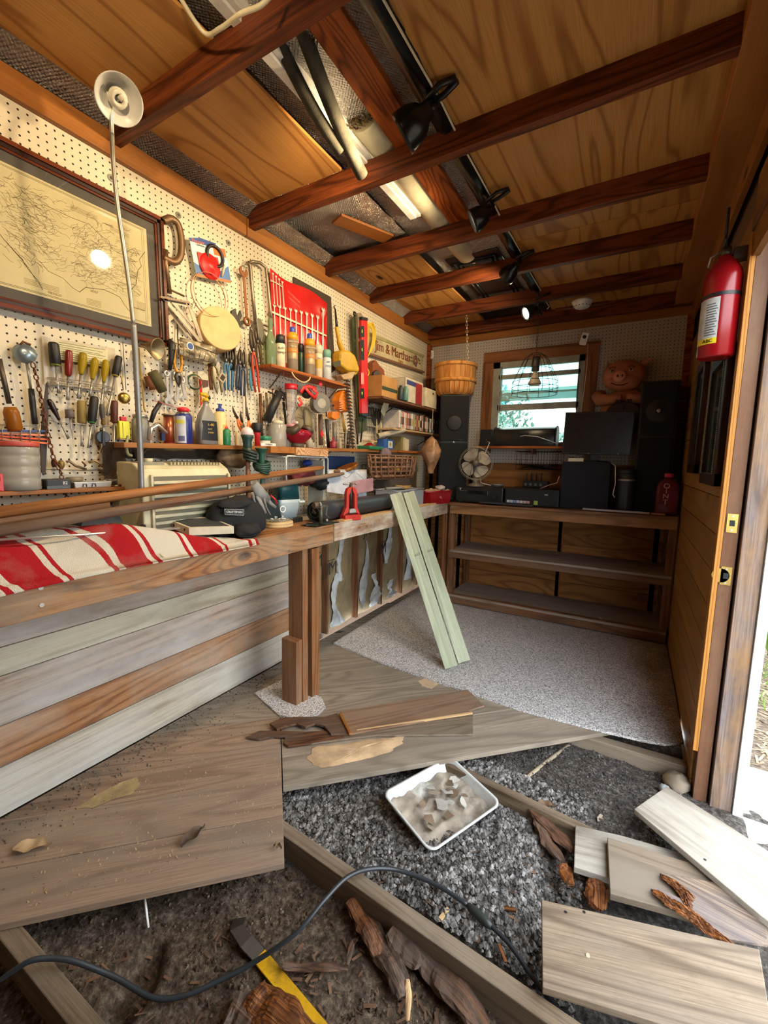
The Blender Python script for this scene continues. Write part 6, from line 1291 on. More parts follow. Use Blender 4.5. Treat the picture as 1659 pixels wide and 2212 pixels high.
for a, b, lab, hm_, hf, r_, pf, fr_ in (((115, 740), (127, 850), 'fat black-gripped screwdriver with yellow-green neck, first in the upper rack', dkh, .45, .0165, fat, plain('7d8a2c', .4)), ((149, 757), (146, 864), 'screwdriver with square dark red handle in the upper rack', redh, .52, .0115, fat, None),
    ((180, 761), (169, 861), 'larger yellow club-handled screwdriver in the upper rack', yel, .48, .0145, club, None), ((206, 773), (194, 857), 'middle yellow club-handled screwdriver in the upper rack', yel, .56, .0135, club, None),
    ((229, 777), (218, 885), 'rightmost yellow club-handled screwdriver in the upper rack', yel, .45, .013, club, None), ((257, 770), (232, 898), 'black-gripped long thin screwdriver at the right of the upper rack', dkh, .34, .0135, fat, plain('a39a22', .4))):
    screwdriver(a, b, lab, hm_, hf, r_, .0035, .036, gy, fr_, prof=pf)
# long file/saw blade
tag(outline([(99, 827), (102, 826), (103, 900), (99, 985), (97, 1025), (92, 1027), (88, 1018), (86, 960), (91, 890)], w=.03, th=.006, mat=plain('3b2e26', .55, .4), nm='tapered_file'), 'long dark pointed file hanging beside the rusty chain', 'file')
# lower row
g2_ = 'screwdrivers in the lower row'
for a, b, lab, hm_, hf, r_, pf, fr_ in (((105, 862), (148, 947), 'tilted dark brown-handled screwdriver at the left of the lower row', plain('2a1512', .3), .52, .010, club, None),
    ((175, 866), (177, 964), 'pale amber-handled screwdriver in the lower row', plain('a08a4e', .3, trans=.3), .5, .0135, fat, None), ((204, 857), (191, 968), 'black and green-handled screwdriver in the lower row', dkh, .52, .015, fat, plain('2f7d3f', .4)),
    ((219, 872), (226, 955), 'slim grey-handled screwdriver with amber neck in the lower row', plain('4b4844', .5), .55, .009, club, plain('7d5a1e', .4)), ((247, 866), (246, 980), 'brown wooden-handled bundle tool at the right of the lower row', plain('5b2c17', .5), .42, .013, fat, None)):
    screwdriver(a, b, lab, hm_, hf, r_, .003, .036, g2_, fr_, prof=pf)
M, L = TF((149, 884), (157, 948), .036); o = tth('stubby_knob_tool', 'short grey knob-handled awl in the lower row of screwdrivers', 'awl', M); MB(M).lathe([(.009, 0), (.013, .006), (.0135, .024), (.011, .030)], (0, L-.031, 0), (0, 1, 0), 14).done('knob', plain('6d5f5a', .5), o); MB(M).tube([(0, L-.03, 0), (0, 0, 0)], [.003, .0006], 6).done('spike', steel, o)
rk = thing('tool_rack', 'thin wire rail carrying the lower row of screwdrivers', 'rack', WP(175, 915))
MB().tube([WP(107, 908, .03), WP(122, 912, .045), WP(176, 916, .045), WP(240, 922, .04)], .0013, 5).done('rail', steel, rk)
# tape measure, spoon, allen keys
o = thing('tape_measure', 'round dark blue-grey tape measure under the lower screwdrivers', 'tape measure', WP(219, 945)); MB().lathe([(.021, 0), (.024, .004), (.024, .022), (.021, .026)], WP(219, 945, .02), (1, -.2, 0), 26).done('case', plain('2d3640', .4), o); outline([(221, 930), (226, 932), (227, 962), (221, 964)], w=.05, th=.002, mat=black, par=o, nm='black_clip'); MB().cyl(WP(219, 930, .02), WP(219, 926, .04), .006).done('button', black, o)
o = thing('brass_ladle', 'brass skimmer ladle hanging upside down beside the lamp pole', 'ladle', WP(268, 860)); MB().lathe([(.022, 0), (.020, .006), (.012, .010), (.001, .012)], WP(268, 860, .05), (1, -.3, 0), 26).done('bowl', brass, o); MB().tube([WP(266, 842, .05), WP(262, 812, .04), WP(259, 790, .03)], .0022, 6).done('handle', brass, o)
tag(MB().tube([OX(265, 738, XL+.01), OX(272, 842, XL+.012)], .0014, 5).done('thin_rod', plain('3a2418', .6)), 'thin dark rod hanging down behind the brass ladle', 'rod')
tag(MB().tube([WP(82, 1014, .02), WP(180, 1016, .02), WP(262, 1014, .02)], .0013, 5).done('hanging_bar', dsteel), 'thin wire rail above the lower left shelf', 'rail')
for k, pp in enumerate((((144, 998), (150, 996), (163, 1006), (186, 1014)), ((177, 997), (180, 1000), (186, 1006)), ((192, 999), (204, 995), (222, 1004), (240, 1012)), ((216, 1004), (228, 1010), (250, 1018)), ((238, 997), (243, 998), (262, 1012)))):
    tag(MB().tube([WP(*p, .03) for p in pp], .0050 if k != 1 else .003, 7).done('hex_key', [plain('7d6a52', .4, .6), rust, plain('8a7550', .4, .6), plain('7a4a26', .5, .5), dsteel][k]), 'bent key tool hanging over the lower left shelf, ' + nth[k] + ' from the left', 'hex key', 'keys hung over the lower left shelf')
for k, (px, py) in enumerate(((117, 1000), (132, 1004))): tag(MB().ball(WP(px, py, .04), (.012, .010, .016), 9, 6, lambda d: 1+.4*noise.noise(d*2.5+V((k, 0, 0)))).done('rusty_padlock', plain('6d3f2c' if k == 0 else '8a7442', .5, .5)), ['rusty reddish lump of hardware on the chain', 'small brass clip beside the rusty lump'][k], 'hardware')
# lower left shelf C with its things
zC = 1.131; sC = thing('lower_shelf', 'thin wooden shelf low on the left pegboard', 'shelf', (-1.74, .6, zC)); plank('shelf_board', (-1.745, .30, zC), (-1.735, .985, zC), .11, .014, plate, parent=sC)
for y in (.45, .9): MB().tube([V((-1.79, y, zC-.08)), V((-1.71, y, zC-.018))], .004, 6).done('bracket', dsteel, sC)
o, P, R_, H = vess('screw_jar', 'big clear ribbed plastic jar with red lid at the left on the low shelf', 'jar', 42, 958, 1062, 78, -1.735, [('jar_body', [(.9, 0), (1, .02), (1, .22), (.95, .25), (1, .28), (1, .45), (.95, .48), (1, .51), (1, .68), (.95, .71), (1, .74), (1, .88), (.9, .92)], glassm('ddd8cc', .15, .38)), ('lid', [(1.02, .90), (1.04, .92), (1.04, .99), (1.0, 1.0)], plain('b5483f', .5))], zC)
MB().lathe([(.001, .004), (R_*.85, .004), (R_*.9, H*.12), (R_*.5, H*.17), (.001, H*.15)], P, n=18).done('screws_inside', plain('8d857a', .6, .4, bump=1), o)
o = box_thing('red_bin', 'red plastic part bin cut by the left edge of the low shelf', 'bin', (-1.73, .495, zC), (-1.70, .545, zC+.035), plain('c9353a', .4)); bx('side', (-1.73, .54, zC), (-1.70, .548, zC+.055), plain('c9353a', .4), o)
o = box_thing('black_bit_box', 'flat black plastic box with white marks on the low shelf', 'box', (-1.76, .66, zC), (-1.70, .735, zC+.034), dkh, bev=.004); text('B2', .014, frame((-1.699, .715, zC+.02), y=(0, 0, 1), z=(1, 0, 0)), white, o); bx('lower_lip', (-1.70, .66, zC), (-1.698, .73, zC+.012), plain('3b3a3a', .3), o)
o = thing('muffin_tin', 'small shiny metal tray with drilled slots on the low shelf', 'tray', (-1.72, .80, zC)); MB().tbox((-1.765, .745, zC), (-1.70, .865, zC+.022), 1.08).done('pan', chrome, o, bev=.003)
for y in (.775, .805): MB().tube([V((-1.698, y-.006, zC+.004)), V((-1.697, y-.005, zC+.014)), V((-1.697, y+.005, zC+.014)), V((-1.698, y+.006, zC+.004))], .0018, 5).done('slot_rim', dsteel, o)
tag(MB().lathe([(.026, 0), (.027, .012), (.024, .014), (.001, .012)], (-1.745, .765, zC+.024), n=24).done('tape_roll', plain('8a7b5f', .5)), 'brown tape roll lying behind the shiny tray', 'tape')
o = thing('glass_bowls', 'stack of clear glass dishes at the right of the low shelf', 'dish', (-1.72, .94, zC)); 
for k in range(3): MB().lathe([(.026, 0), (.036, .012), (.038, .014), (.034, .012), (.001, .004)], (-1.745, .935, zC+.001+.013*k), n=26).done('glass_dish', glassm('dfe8e8', .03, .25), o)
for k, (y, s_) in enumerate(((.875, .006), (.89, .005), (.905, .008))): tag(MB().ball((-1.71, y, zC+s_*.6), (s_, s_*1.5, s_*.6), 8, 5).done('loose_bit', rust if k != 1 else cream), 'small loose bit between the shiny tray and the glass dishes, ' + nth[k] + ' from the left', 'hardware', 'bits on the low shelf')
# wire basket with paperbacks at far left
o = thing('wall_basket', 'wire basket at the left edge holding flat orange and blue booklets', 'basket', WP(40, 940)); 
for dy in (0, 36): MB().tube([WP(-10, 917+dy*.9, .05), WP(40, 919+dy*.95, .05), WP(83, 922+dy, .05)], .0018, 5).done('rail', steel, o)
for k in range(5): MB().tube([WP(5+20*k, 918, .05), WP(5+20*k, 954, .05)], .0014, 5).done('wire', steel, o)
for k, (c_, y_) in enumerate((('e0703a', 950), ('d65a2a', 944), ('e58a5a', 938), ('3a4f8a', 932))):
    a = OX(0, y_-2, XL+.02); b = OX(103-4*k, y_+8-3*k, XL+.02); M = frame(a, x=b-a, z=(0, 0, 1)); tag(MB(M).box((-.06, -.025, -.004), ((b-a).length, .012, .002)).done('booklet', plain(c_, .6)), 'thin %s booklet lying in the left wire basket, %s from the bottom' % (['bright orange', 'deep orange', 'pale orange', 'dark blue'][k], nth[k]), 'booklet', 'booklets in the left wire basket')
# yellow / red lighter fluid tin on wall
o = thing('fluid_tin', 'flat yellow tin with red cap between the ladle and the lamp pole', 'tin', WP(268, 920)); a = OX(253, 947, XL+.03); k = mpp(a)
MB(frame(a, y=(0, 0, 1), z=(1, 0, 0))).box((0, 0, 0), (.042, .068, .020)).done('tin_body', plain('d3cf26', .4), o, bev=.003); MB(frame(a, y=(0, 0, 1), z=(1, 0, 0))).box((.010, .068, .003), (.032, .086, .016)).done('cap', red, o, bev=.002); MB(frame(a, y=(0, 0, 1), z=(1, 0, 0))).box((.012, .005, .020), (.014, .062, .0205)).done('stripe', plain('5d5a1a', .5), o)
bx('tin_shelf_peg', (XL, a.y, a.z-.004), (XL+.05, a.y+.054, a.z-.001), steel, o)
# ================================================================= middle shelf B
zB = lambda y: 1.300+(y-.93)*.0175
sB = thing('long_shelf', 'long narrow wooden shelf crossing the middle of the pegboard', 'shelf', (-1.73, 2, 1.31)); plank('shelf_board', (-1.73, .90, zB(.90)), (-1.73, 3.05, zB(3.05)), .135, .020, plank.__defaults__ and plate, parent=sB)
for y in (1.0, 1.6, 2.2, 2.9): MB().tube([V((-1.795, y, zB(y)-.09)), V((-1.68, y, zB(y)-.02))], .004, 6).done('bracket', dsteel, sB)
def onB(px, x): P = OX(px, 958, x); return zB(P.y)
tinf = frame
# glass jar with mixed hardware + stapler
o, P, R_, H = vess('hardware_jar', 'clear jar of hardware behind the lamp pole on the long shelf', 'jar', 305, 892, 953, 34, -1.745, [('glass', [(.9, 0), (1, .02), (1, .8), (.8, .9)], glassm('d9d9d0', .05, .3)), ('lid', [(.85, .9), (.85, 1)], steel)], onB(305, -1.745))
MB().lathe([(.001, .003), (R_*.9, .003), (R_*.9, H*.6), (.001, H*.65)], P, n=16).done('contents', plain('8a7a62', .5, .4, bump=1, bs=120), o)
o = thing('chrome_stapler', 'chrome staple gun with raised black lever on the long shelf', 'staple gun', WP(325, 945)); MB().tube([WP(322, 950, .09), WP(326, 925, .09), WP(340, 918, .09), WP(360, 935, .09)], [.010, .012, .012, .008], 10, flat=.7).done('body', chrome, o); MB().tube([WP(326, 912, .09), WP(333, 890, .09), WP(346, 870, .09)], [.008, .010, .009], 10).done('lever', dkh, o)
tag(MB(frame(WP(349, 952, .10), y=(0, 0, 1), z=(1, 0, 0))).box((-.007, 0, 0), (.009, .033, .014)).done('small_bottle', plain('20264a', .3)), 'tiny dark blue bottle with white label at the front of the long shelf', 'bottle')
bpy.context.view_layer.update()
o, P, R_, H = vess('wire_spool', 'spool of copper wire on the long shelf', 'spool', 366, 888, 953, 26, -1.74, [('copper', [(.8, .03), (.8, .93)], plain('b5694a', .3, .8)), ('flange', [(1, 0), (1, .04), (.8, .04)], dred), ('flange', [(.8, .94), (1, .94), (1, .98), (.3, .98)], plain('8d7d6a', .5))], onB(366, -1.74))
o, P, R_, H = vess('lubricant_can', 'blue and white lubricant can with red fan-shaped cap on the long shelf', 'spray can', 398, 875, 953, 34, -1.71, [('body', [(.95, 0), (1, .01), (1, .78), (.9, .82)], plain('232d7a', .35)), ('dome', [(.9, .82), (.75, .88), (.4, .90)], plain('9c9a96', .3, .8)), ('cap', [(.5, .88), (.75, .92), (.72, .98), (.4, 1.02)], plain('cf2230', .35))], onB(398, -1.71))
wraplabel(o, P, R_, .004, H*.76, plain('c9cfd8', .5), -150, -20, 'white_label'); wraplabel(o, P, R_, H*.55, H*.66, plain('d8d25a', .5), -140, -30, 'yellow_band', .0014); wraplabel(o, P, R_, H*.08, H*.22, plain('6a6f9a', .5), -75, -30, 'barcode', .0014)
MB().tube([V((P.x+.01, P.y-.01, P.z+H*.95)), OX(330, 865, -1.70)], .0011, 5).done('red_straw', red, o)
o = thing('spray_bottle', 'grey trigger spray bottle with yellow nozzle and black label on the long shelf', 'spray bottle', WP(445, 950)); P = OX(447, 957, -1.70); P.z = onB(447, -1.70); H = OX(447, 868, -1.70).z-P.z; gm = plain('8d8d88', .35, .2)
loft(MB(), [(0, .020, .036, .010), (.004, .026, .048, .014), (H*.45, .026, .048, .014), (H*.70, .022, .034, .012), (H*.90, .012, .014, .010), (H, .010, .010, .009)], P).done('bottle_body', gm, o)
loft(MB(), [(H*.10, .0265, .042, .003), (H*.55, .0265, .038, .003)], P, False).done('black_label', black, o); ltext(o, V((P.x, P.y, P.z)), .0265, H*.46, 'WD-40', .017, yellow, -22); ltext(o, P, .0265, H*.28, 'DEGREASER', .009, yellow, -22); ltext(o, P, .0265, H*.36, 'SPECIALIST', .007, cream, -22)
MB().lathe([(.013, 0), (.0135, .012), (.010, .016)], P+V((0, 0, H)), n=14).done('collar', yellow, o)
MB().tube([P+V((0, .010, H+.022)), P+V((0, -.0, H+.030)), P+V((0, -.028, H+.030))], [.009, .011, .007], 8).done('trigger_head', yellow, o); MB().tube([P+V((0, -.022, H+.026)), P+V((0, -.018, H+.008)), P+V((0, -.024, H-.004))], [.004, .003, .003], 6).done('trigger', yellow, o); MB().tube([P+V((0, .014, H+.024)), P+V((0, .022, H+.014))], [.010, .006], 8).done('rear_cap', black, o)
o, P, R_, H = vess('glue_bottle', 'cream squeeze bottle with blue cap and orange stripe on the long shelf', 'bottle', 477, 868, 957, 30, -1.72, [('body', [(.95, 0), (1, .02), (1, .6), (.75, .78), (.35, .84)], plain('dfc98f', .45)), ('cap', [(.55, .82), (.6, .84), (.55, .88), (.25, .9), (.2, 1)], plain('33479a', .4))], onB(477, -1.72)); wraplabel(o, P, R_, .01, H*.5, plain('d9a84a', .5), -20, 30, 'orange_label')
o, P, R_, H = vess('super_glue', 'small green bottle with red pointed nozzle on the long shelf', 'bottle', 489, 903, 957, 18, -1.69, [('body', [(.95, 0), (1, .02), (1, .58), (.6, .66)], plain('1f7a4a', .4)), ('nozzle', [(.55, .64), (.5, .72), (.15, .8), (.12, 1)], plain('cf2b3f', .4))], onB(489, -1.69))
# flashlight red, etc
o, P, R_, H = vess('red_flashlight', 'red lantern torch standing head-up right of the white globe', 'flashlight', 556, 913, 963, 20, -1.70, [('body', [(.55, 0), (.6, .5), (.9, .62)], plain('c62127', .4)), ('bezel', [(.95, .60), (1.15, .7), (1.15, .95), (1, 1)], black)], onB(556, -1.70))
o = box_thing('marked_ruler_block', 'white block with printed characters in front of a green lid', 'block', (-1.70, OX(560, 955, -1.70).y, onB(560, -1.7)), (-1.685, OX(592, 958, -1.70).y, onB(575, -1.7)+.018), white); text('OX9UK41', .012, frame((-1.6845, OX(576, 955, -1.70).y, onB(575, -1.7)+.010), y=(0, 0, 1), z=(1, 0, 0)), dblack, o)
vess('green_lid_pot', 'green lidded pot behind the white printed block', 'pot', 572, 940, 962, 26, -1.735, [('pot', [(.9, 0), (.95, .6)], plain('c9c4b4', .5)), ('lid', [(1, .6), (1, 1)], plain('2a8a6a', .4))], onB(572, -1.735))
vess('clear_canister', 'cloudy clear canister behind the bird feeder', 'jar', 600, 905, 963, 40, -1.745, [('body', [(.95, 0), (1, .03), (1, .8), (.85, .85)], cloudy), ('lid', [(.6, .85), (.6, .95), (.2, 1)], cream)], onB(600, -1.745))
# caulking gun
o = thing('caulk_gun', 'black caulking gun standing tilted against the pegboard', 'caulking gun', WP(590, 880)); MB().tube([WP(576, 910, .06), WP(603, 848, .08)], .024, 18).done('barrel', dkh, o); MB().tube([WP(579, 846, .07), WP(606, 857, .09), WP(612, 862, .09)], .005, 8).done('crossbar', black, o); MB().tube([WP(603, 848, .08), WP(607, 843, .09), WP(615, 850, .09), WP(613, 866, .09)], [.010, .008, .008, .006], 8).done('handle', black, o); MB().tube([WP(576, 910, .06), WP(574, 921, .06)], [.012, .003], 8).done('nozzle', steel, o)
# hummingbird feeder
o = thing('bird_feeder', 'hanging clear glass tube bird feeder with red cap and curled wire', 'bird feeder', WP(628, 870, .10)); fp = OX(629, 918, XL+.11); ft = OX(627, 830, XL+.11); FH = ft.z-fp.z; rr_ = 13*mpp(fp)
MB().lathe([(rr_*.75, 0), (rr_*.8, FH*.18), (rr_*.6, FH*.25), (rr_*.9, FH*.45), (rr_, FH*.9)], fp, n=24, caps=False).done('glass_tube', glassm('e6e2e0', .03, .22), o); MB().lathe([(rr_*1.02, FH*.86), (rr_*1.04, FH*.9), (rr_*1.0, FH), (.001, FH*1.01)], fp, n=24).done('red_cap', plain('b3182a', .3), o)
MB().lathe([(rr_*.9, -.012), (rr_*.95, .0), (rr_*.8, .004)], fp, n=20).done('base_ring', plain('c98a8a', .4), o); MB().tube(smooth([WP(632, 830, .11), WP(628, 822, .11), WP(618, 820, .11), WP(612, 808, .11), WP(620, 804, .11), WP(630, 808, .11), WP(628, 815, .11), WP(622, 816, .11)]), .0016, 5).done('curled_wire', dsteel, o)
tag(MB().tube(smooth([OX(627, 797, XL+.12), OX(637, 815, XL+.13), OX(655, 826, XL+.13), OX(668, 820, XL+.13), OX(670, 810, XL+.12)]), .004, 8).done('cream_hook', plain('d0bb8a', .5)), 'curved cream plastic handle under the small shelf front', 'handle')
# red eye-bolt like glass feeder base
o = thing('red_glass_feeder', 'dark red twin-spout glass feeder with brown metal collars on the long shelf', 'bird feeder', WP(644, 950, .1)); fp = OX(643, 966, -1.69); fp.z = onB(643, -1.69); k = mpp(fp); rg_ = plain('a31c33', .2, trans=.35)
MB().lathe([(12*k, 0), (13*k, 8*k), (15*k, 9*k), (29*k, 22*k), (31*k, 30*k), (24*k, 36*k), (14*k, 38*k)], fp, n=26).done('red_bowl', rg_, o); MB().lathe([(14*k, 0), (14*k, 9*k)], fp+V((0, 0, .0)), n=20).done('foot', plain('6d6a5f', .5, .5), o)
for s_ in (-1, 1): c_ = fp+V((.02, s_*19*k, 33*k)); MB().lathe([(14*k, 0), (14*k, 9*k), (10*k, 12*k)], c_, (.1, s_*.65, .8), 20).done('collar', plain('5b5142', .5, .5), o)
tag(MB().lathe([(.008, 0), (.019, .002), (.021, .012), (.010, .022), (.006, .03)], OX(634, 916, -1.68), (1, 0, .3), 18).done('ringed_ornament', plain('b98f8a', .2)), 'pinkish ringed knob between the two metal collars', 'knob')
# round grey can lid, red strapped goggles
o = thing('red_sander', 'bright red and black strapped gadget above the feeder', 'gadget', WP(672, 850, .1)); MB().ball(WP(662, 850, .09), (.030, .040, .030), 12, 8).done('black_core', dkh, o)
for k_, pp in enumerate((((650, 848), (656, 838), (668, 835), (682, 840)), ((660, 838), (668, 848), (680, 860)), ((675, 840), (685, 848), (680, 862)), ((646, 860), (652, 872), (645, 876)))): MB().tube([WP(*p, .125) for p in pp], .011, 8, flat=.5).done('red_strap', plain('e0302c', .35), o)
o = thing('paint_strainer_can', 'grey disc-ended can hanging sideways right of the red gadget', 'can', WP(695, 865, .1)); MB().lathe([(.056, 0), (.060, .002), (.060, .05), (.057, .052)], OX(687, 872, XL+.07), (1, -.45, -.05), 32).done('can_body', plain('7d776c', .45, .3), o); MB().lathe([(.057, .052), (.047, .050), (.020, .053), (.001, .052)], OX(687, 872, XL+.07), (1, -.45, -.05), 32, caps=False).done('can_end', plain('a39c8a', .5, .3), o)
tag(MB(frame(OX(688, 832, XL+.10), y=(0, 0, 1), z=(1, 0, 0))).box((0, 0, 0), (.028, .045, .006)).done('red_tag', plain('c92330', .4)), 'red tag clipped to the right front of the small shelf', 'tag')
# circular saw, mallets
o = thing('circular_sander', 'orange plastic machine body with slots beside the hedge trimmer blade', 'power tool', WP(728, 890, .08)); om = plain('dc7a1c', .4)
outline([(722, 848), (730, 842), (738, 856), (743, 872), (741, 888), (732, 892), (722, 884), (716, 866)], w=.05, th=.065, mat=om, par=o, nm='housing', bev=.008)
for k_ in range(5): MB().tube([WP(733, 868+5*k_, .118), WP(741, 866+5*k_, .118)], .0018, 4).done('vent_slot', plain('f0c8b0', .5), o)
outline([(708, 890), (722, 890), (724, 902), (716, 908), (706, 902)], w=.05, th=.04, mat=om, par=o, nm='handle_block', bev=.004); MB().cyl(WP(720, 876, .112), WP(720, 876, .118), .008).done('black_hub', black, o)
o = thing('wooden_hammer', 'upright tool with pale wooden handle below the orange machine', 'hammer', WP(742, 905, .06)); MB().tube([WP(738, 890, .06), WP(742, 915, .06), WP(745, 932, .06)], [.008, .010, .014], 10).done('handle', wood('hammer_handle', 'd9b568', 'a67f3c', axis=2), o)
tag(MB().tube([WP(722, 912, .07), WP(724, 970, .07)], [.015, .016], 12).done('grey_pipe', plain('7d746a', .5, .5)), 'upright grey pipe under the orange machine', 'pipe'); tag(MB().tube([WP(705, 905, .07), WP(710, 968, .07)], .011, 10).done('black_rod', dkh), 'upright black rod left of the grey pipe', 'rod')
tag(MB().tube([WP(692, 895, .05), WP(693, 962, .05)], .015, 10).done('brown_rod', plain('5f4a38', .6)), 'upright brown rod below the grey disc-ended can', 'rod')
vess('red_bottle', 'small dark red bottle at the foot of the grey pipe', 'bottle', 720, 948, 972, 16, -1.69, [('body', [(.9, 0), (1, .1), (1, .6), (.3, .7), (.3, 1)], plain('8a2232', .4))], onB(720, -1.69))
o = thing('santa_ornament', 'red diamond ornament with white beads left of the black rod', 'ornament', WP(695, 945, .1)); MB(frame(OX(694, 938, XL+.11), y=(0, 0, 1), z=(1, 0, 0))).prism([(0, -.02), (.014, 0), (0, .028), (-.014, 0)], 0, .006).done('diamond', red, o); MB().ball(OX(702, 950, XL+.115), .006).done('bead', white, o); MB().ball(OX(703, 962, XL+.115), .007).done('bead', white, o); MB().tube([OX(700, 938, XL+.115), OX(703, 968, XL+.115)], .001, 4).done('string', red, o)
# wire basket of bits on B, green tray, etc
def wbask(name, lab, P, w_, d, h, nx=6, nz=4, mt=steel):
    o = thing(name, lab, 'basket', P); x, y, z = P
    for k_ in range(nz+1): zz_ = z+h*k_/nz; MB().tube([V((x-w_, y-d, zz_)), V((x+w_, y-d, zz_)), V((x+w_, y+d, zz_)), V((x-w_, y+d, zz_))], .0016 if k_ < nz else .0025, 5, closed=True).done('ring_wire', mt, o)
    for k_ in range(nx+1): yy_ = y-d+2*d*k_/nx; MB().tube([V((x+w_, yy_, z+h)), V((x+w_, yy_, z)), V((x-w_, yy_, z)), V((x-w_, yy_, z+h))], .0013, 4).done('cross_wire', mt, o)
    return o
P = OX(752, 968, -1.72); P.z = zB(P.y); wbask('wire_caddy', 'square wire caddy of small bits on the long shelf', P, .035, .05, .105)
rr = random.Random(17)
for k_ in range(7): tag(MB().tube([V((P.x+rr.uniform(-.025, .025), P.y-.036+.012*k_, P.z+.004)), V((P.x+rr.uniform(-.02, .02), P.y-.038+.0125*k_, P.z+.125))], rr.uniform(.004, .008), 7).done('bit_rod', rr.choice([cream, dsteel, plain('b7b19c', .5), dkh])), 'thin rod standing in the square wire caddy, %s from the left' % nth[k_], 'rod', 'rods in the wire caddy')
for o_ in bpy.data.objects:
    if o_.name.startswith('bit_rod'): o_['group'] = 'rods in the wire caddy'
o = thing('green_tray', 'green plastic tray with a red lid upside down on the long shelf', 'tray', WP(800, 960)); P = OX(800, 966, -1.70); P.z = zB(P.y)
MB().tbox((P.x-.05, P.y-.09, P.z), (P.x+.05, P.y+.09, P.z+.022), 1.12).done('tray', plain('2f8a5c', .4), o, bev=.003); MB().lathe([(.05, .022), (.045, .03), (.02, .042), (.015, .05), (.001, .05)], P+V((-.01, 0, .0)), n=24).done('red_lid', dred, o); MB().ball(P+V((.02, 0, .048)), (.010, .012, .005), 10, 6).done('cream_knob', cream, o)
o = box_thing('blue_white_carton', 'small blue and white printed carton on the long shelf by the corner', 'box', (-1.75, 2.87, zB(2.9)), (-1.68, 3.02, zB(2.9)+.085), plain('2d5a9a', .5)); bx('white_print', (-1.679, 2.93, zB(2.9)+.015), (-1.6785, 3.0, zB(2.9)+.07), plain('b9c6d8', .5), o); MB().cyl((-1.6785, 2.965, zB(2.9)+.045), (-1.677, 2.965, zB(2.9)+.045), .015, n=18).done('yellow_seal', gold, o)
o = thing('paper_roll', 'grey-cream cardboard tube lying on the long shelf pointing at the corner', 'tube', WP(850, 930)); MB().tube([OX(815, 942, -1.70), OX(872, 929, -1.62)], .020, 20, caps=False).done('tube_wall', plain('b7ad94', .7), o); MB().ring(OX(872, 929, -1.62), .018, .003, (OX(872, 929, -1.62)-OX(815, 942, -1.70)), 20, 6).done('rim', plain('d8cfae', .7), o)
# --- pliers row etc.
bh_ = plain('3d6f93', .4); dh_ = plain('2c3850', .5); P6 = 'pliers hanging in a row'
pliers((486, 745), (490, 842), 'blue-handled pliers beneath the sieve, first of the row', bh_, .03, .022); pliers((499, 748), (497, 843), 'light blue-handled pliers, second of the row', bh_, .035, .022)
pliers((519, 752), (513, 842), 'dark navy-handled pliers, third of the row', dh_, .03, .024, gap=.8); pliers((527, 756), (524, 855), 'slip-joint pliers with dark handles, fourth of the row', dh_, .035, .022)
pliers((541, 758), (547, 845), 'pliers with bright blue slanted handle, fifth of the row', plain('4a9ab5', .4), .035, .026)
pliers((541, 706), (556, 848), 'long red-handled bolt cutter right of the pliers row', plain('c9432c', .4), .05, .030, group=None, name='bolt_cutter')
pliers((455, 752), (474, 848), 'grey locking pliers hanging from the basket corner', plain('9a8f6a', .4, .5), .05, .034, group=None, name='locking_pliers', jm=plain('9a8f6a', .4, .5))
pliers((552, 705), (562, 800), 'dark brown nippers behind the bolt cutter', plain('4d3422', .5), .035, .024, group=None, name='nippers')
pliers((385, 835), (384, 758), 'upside-down pliers with bright yellow grips', plain('e09a18', .35), .05, .034, group=None, name='yellow_pliers')
for k_, (a, b, w_) in enumerate((((530, 840), (532, 900), .004), ((562, 850), (566, 950), .008), ((575, 848), (578, 920), .006), ((588, 840), (590, 868), .004))): tag(MB().tube([WP(*a, .03), WP(*b, .03)], w_, 8).done('slender_shank', rust if k_ % 2 else plain('7a6a5a', .5, .5)), 'slender brownish tool shank hanging left of the caulking gun, %s from the left' % nth[k_], 'tool', 'slender shanks near the caulking gun')
for k_, (a, b, c_) in enumerate((((502, 877), (523, 930), 'dd6a2a'), ((520, 888), (526, 935), '3a4a3a'), ((534, 880), (540, 935), 'd9772a'))):
    M, L = TF(a, b, .07); o = tth('needle_pliers', ['long-nose pliers with orange handles behind the white globe', 'dark-handled cutters behind the white globe', 'small orange-handled cutters right of the white globe'][k_], 'pliers', M, 'pliers standing behind the globe'); MB(M).tube([(0, L*.5, 0), (-.004, L*.8, 0), (0, L, 0)], [.009, .008, .002], 8, flat=.6).done('jaws', dsteel, o)
    for s_ in (-1, 1): MB(M).tube([(0, L*.5, 0), (s_*.009, L*.25, 0), (s_*.007, 0, 0)], [.005, .006, .005], 8).done('handle', plain(c_, .4), o)
# wrenches left-middle
for k_, (a, b, wd) in enumerate((((369, 775), (371, 872), .013), ((360, 800), (364, 875), .010), ((381, 800), (386, 872), .012), ((393, 815), (400, 870), .010))):
    o = wrench(a, b, 'chrome combination wrench in the cluster left of the red card, %s from the left' % nth[[1, 0, 2, 3][k_]], wid=wd*1.15, w=.03+.006*k_, jaw='down')
wrench((401, 790), (404, 842), 'short chrome wrench beside the yellow pliers', wid=.009, w=.03, jaw='down', group=None)
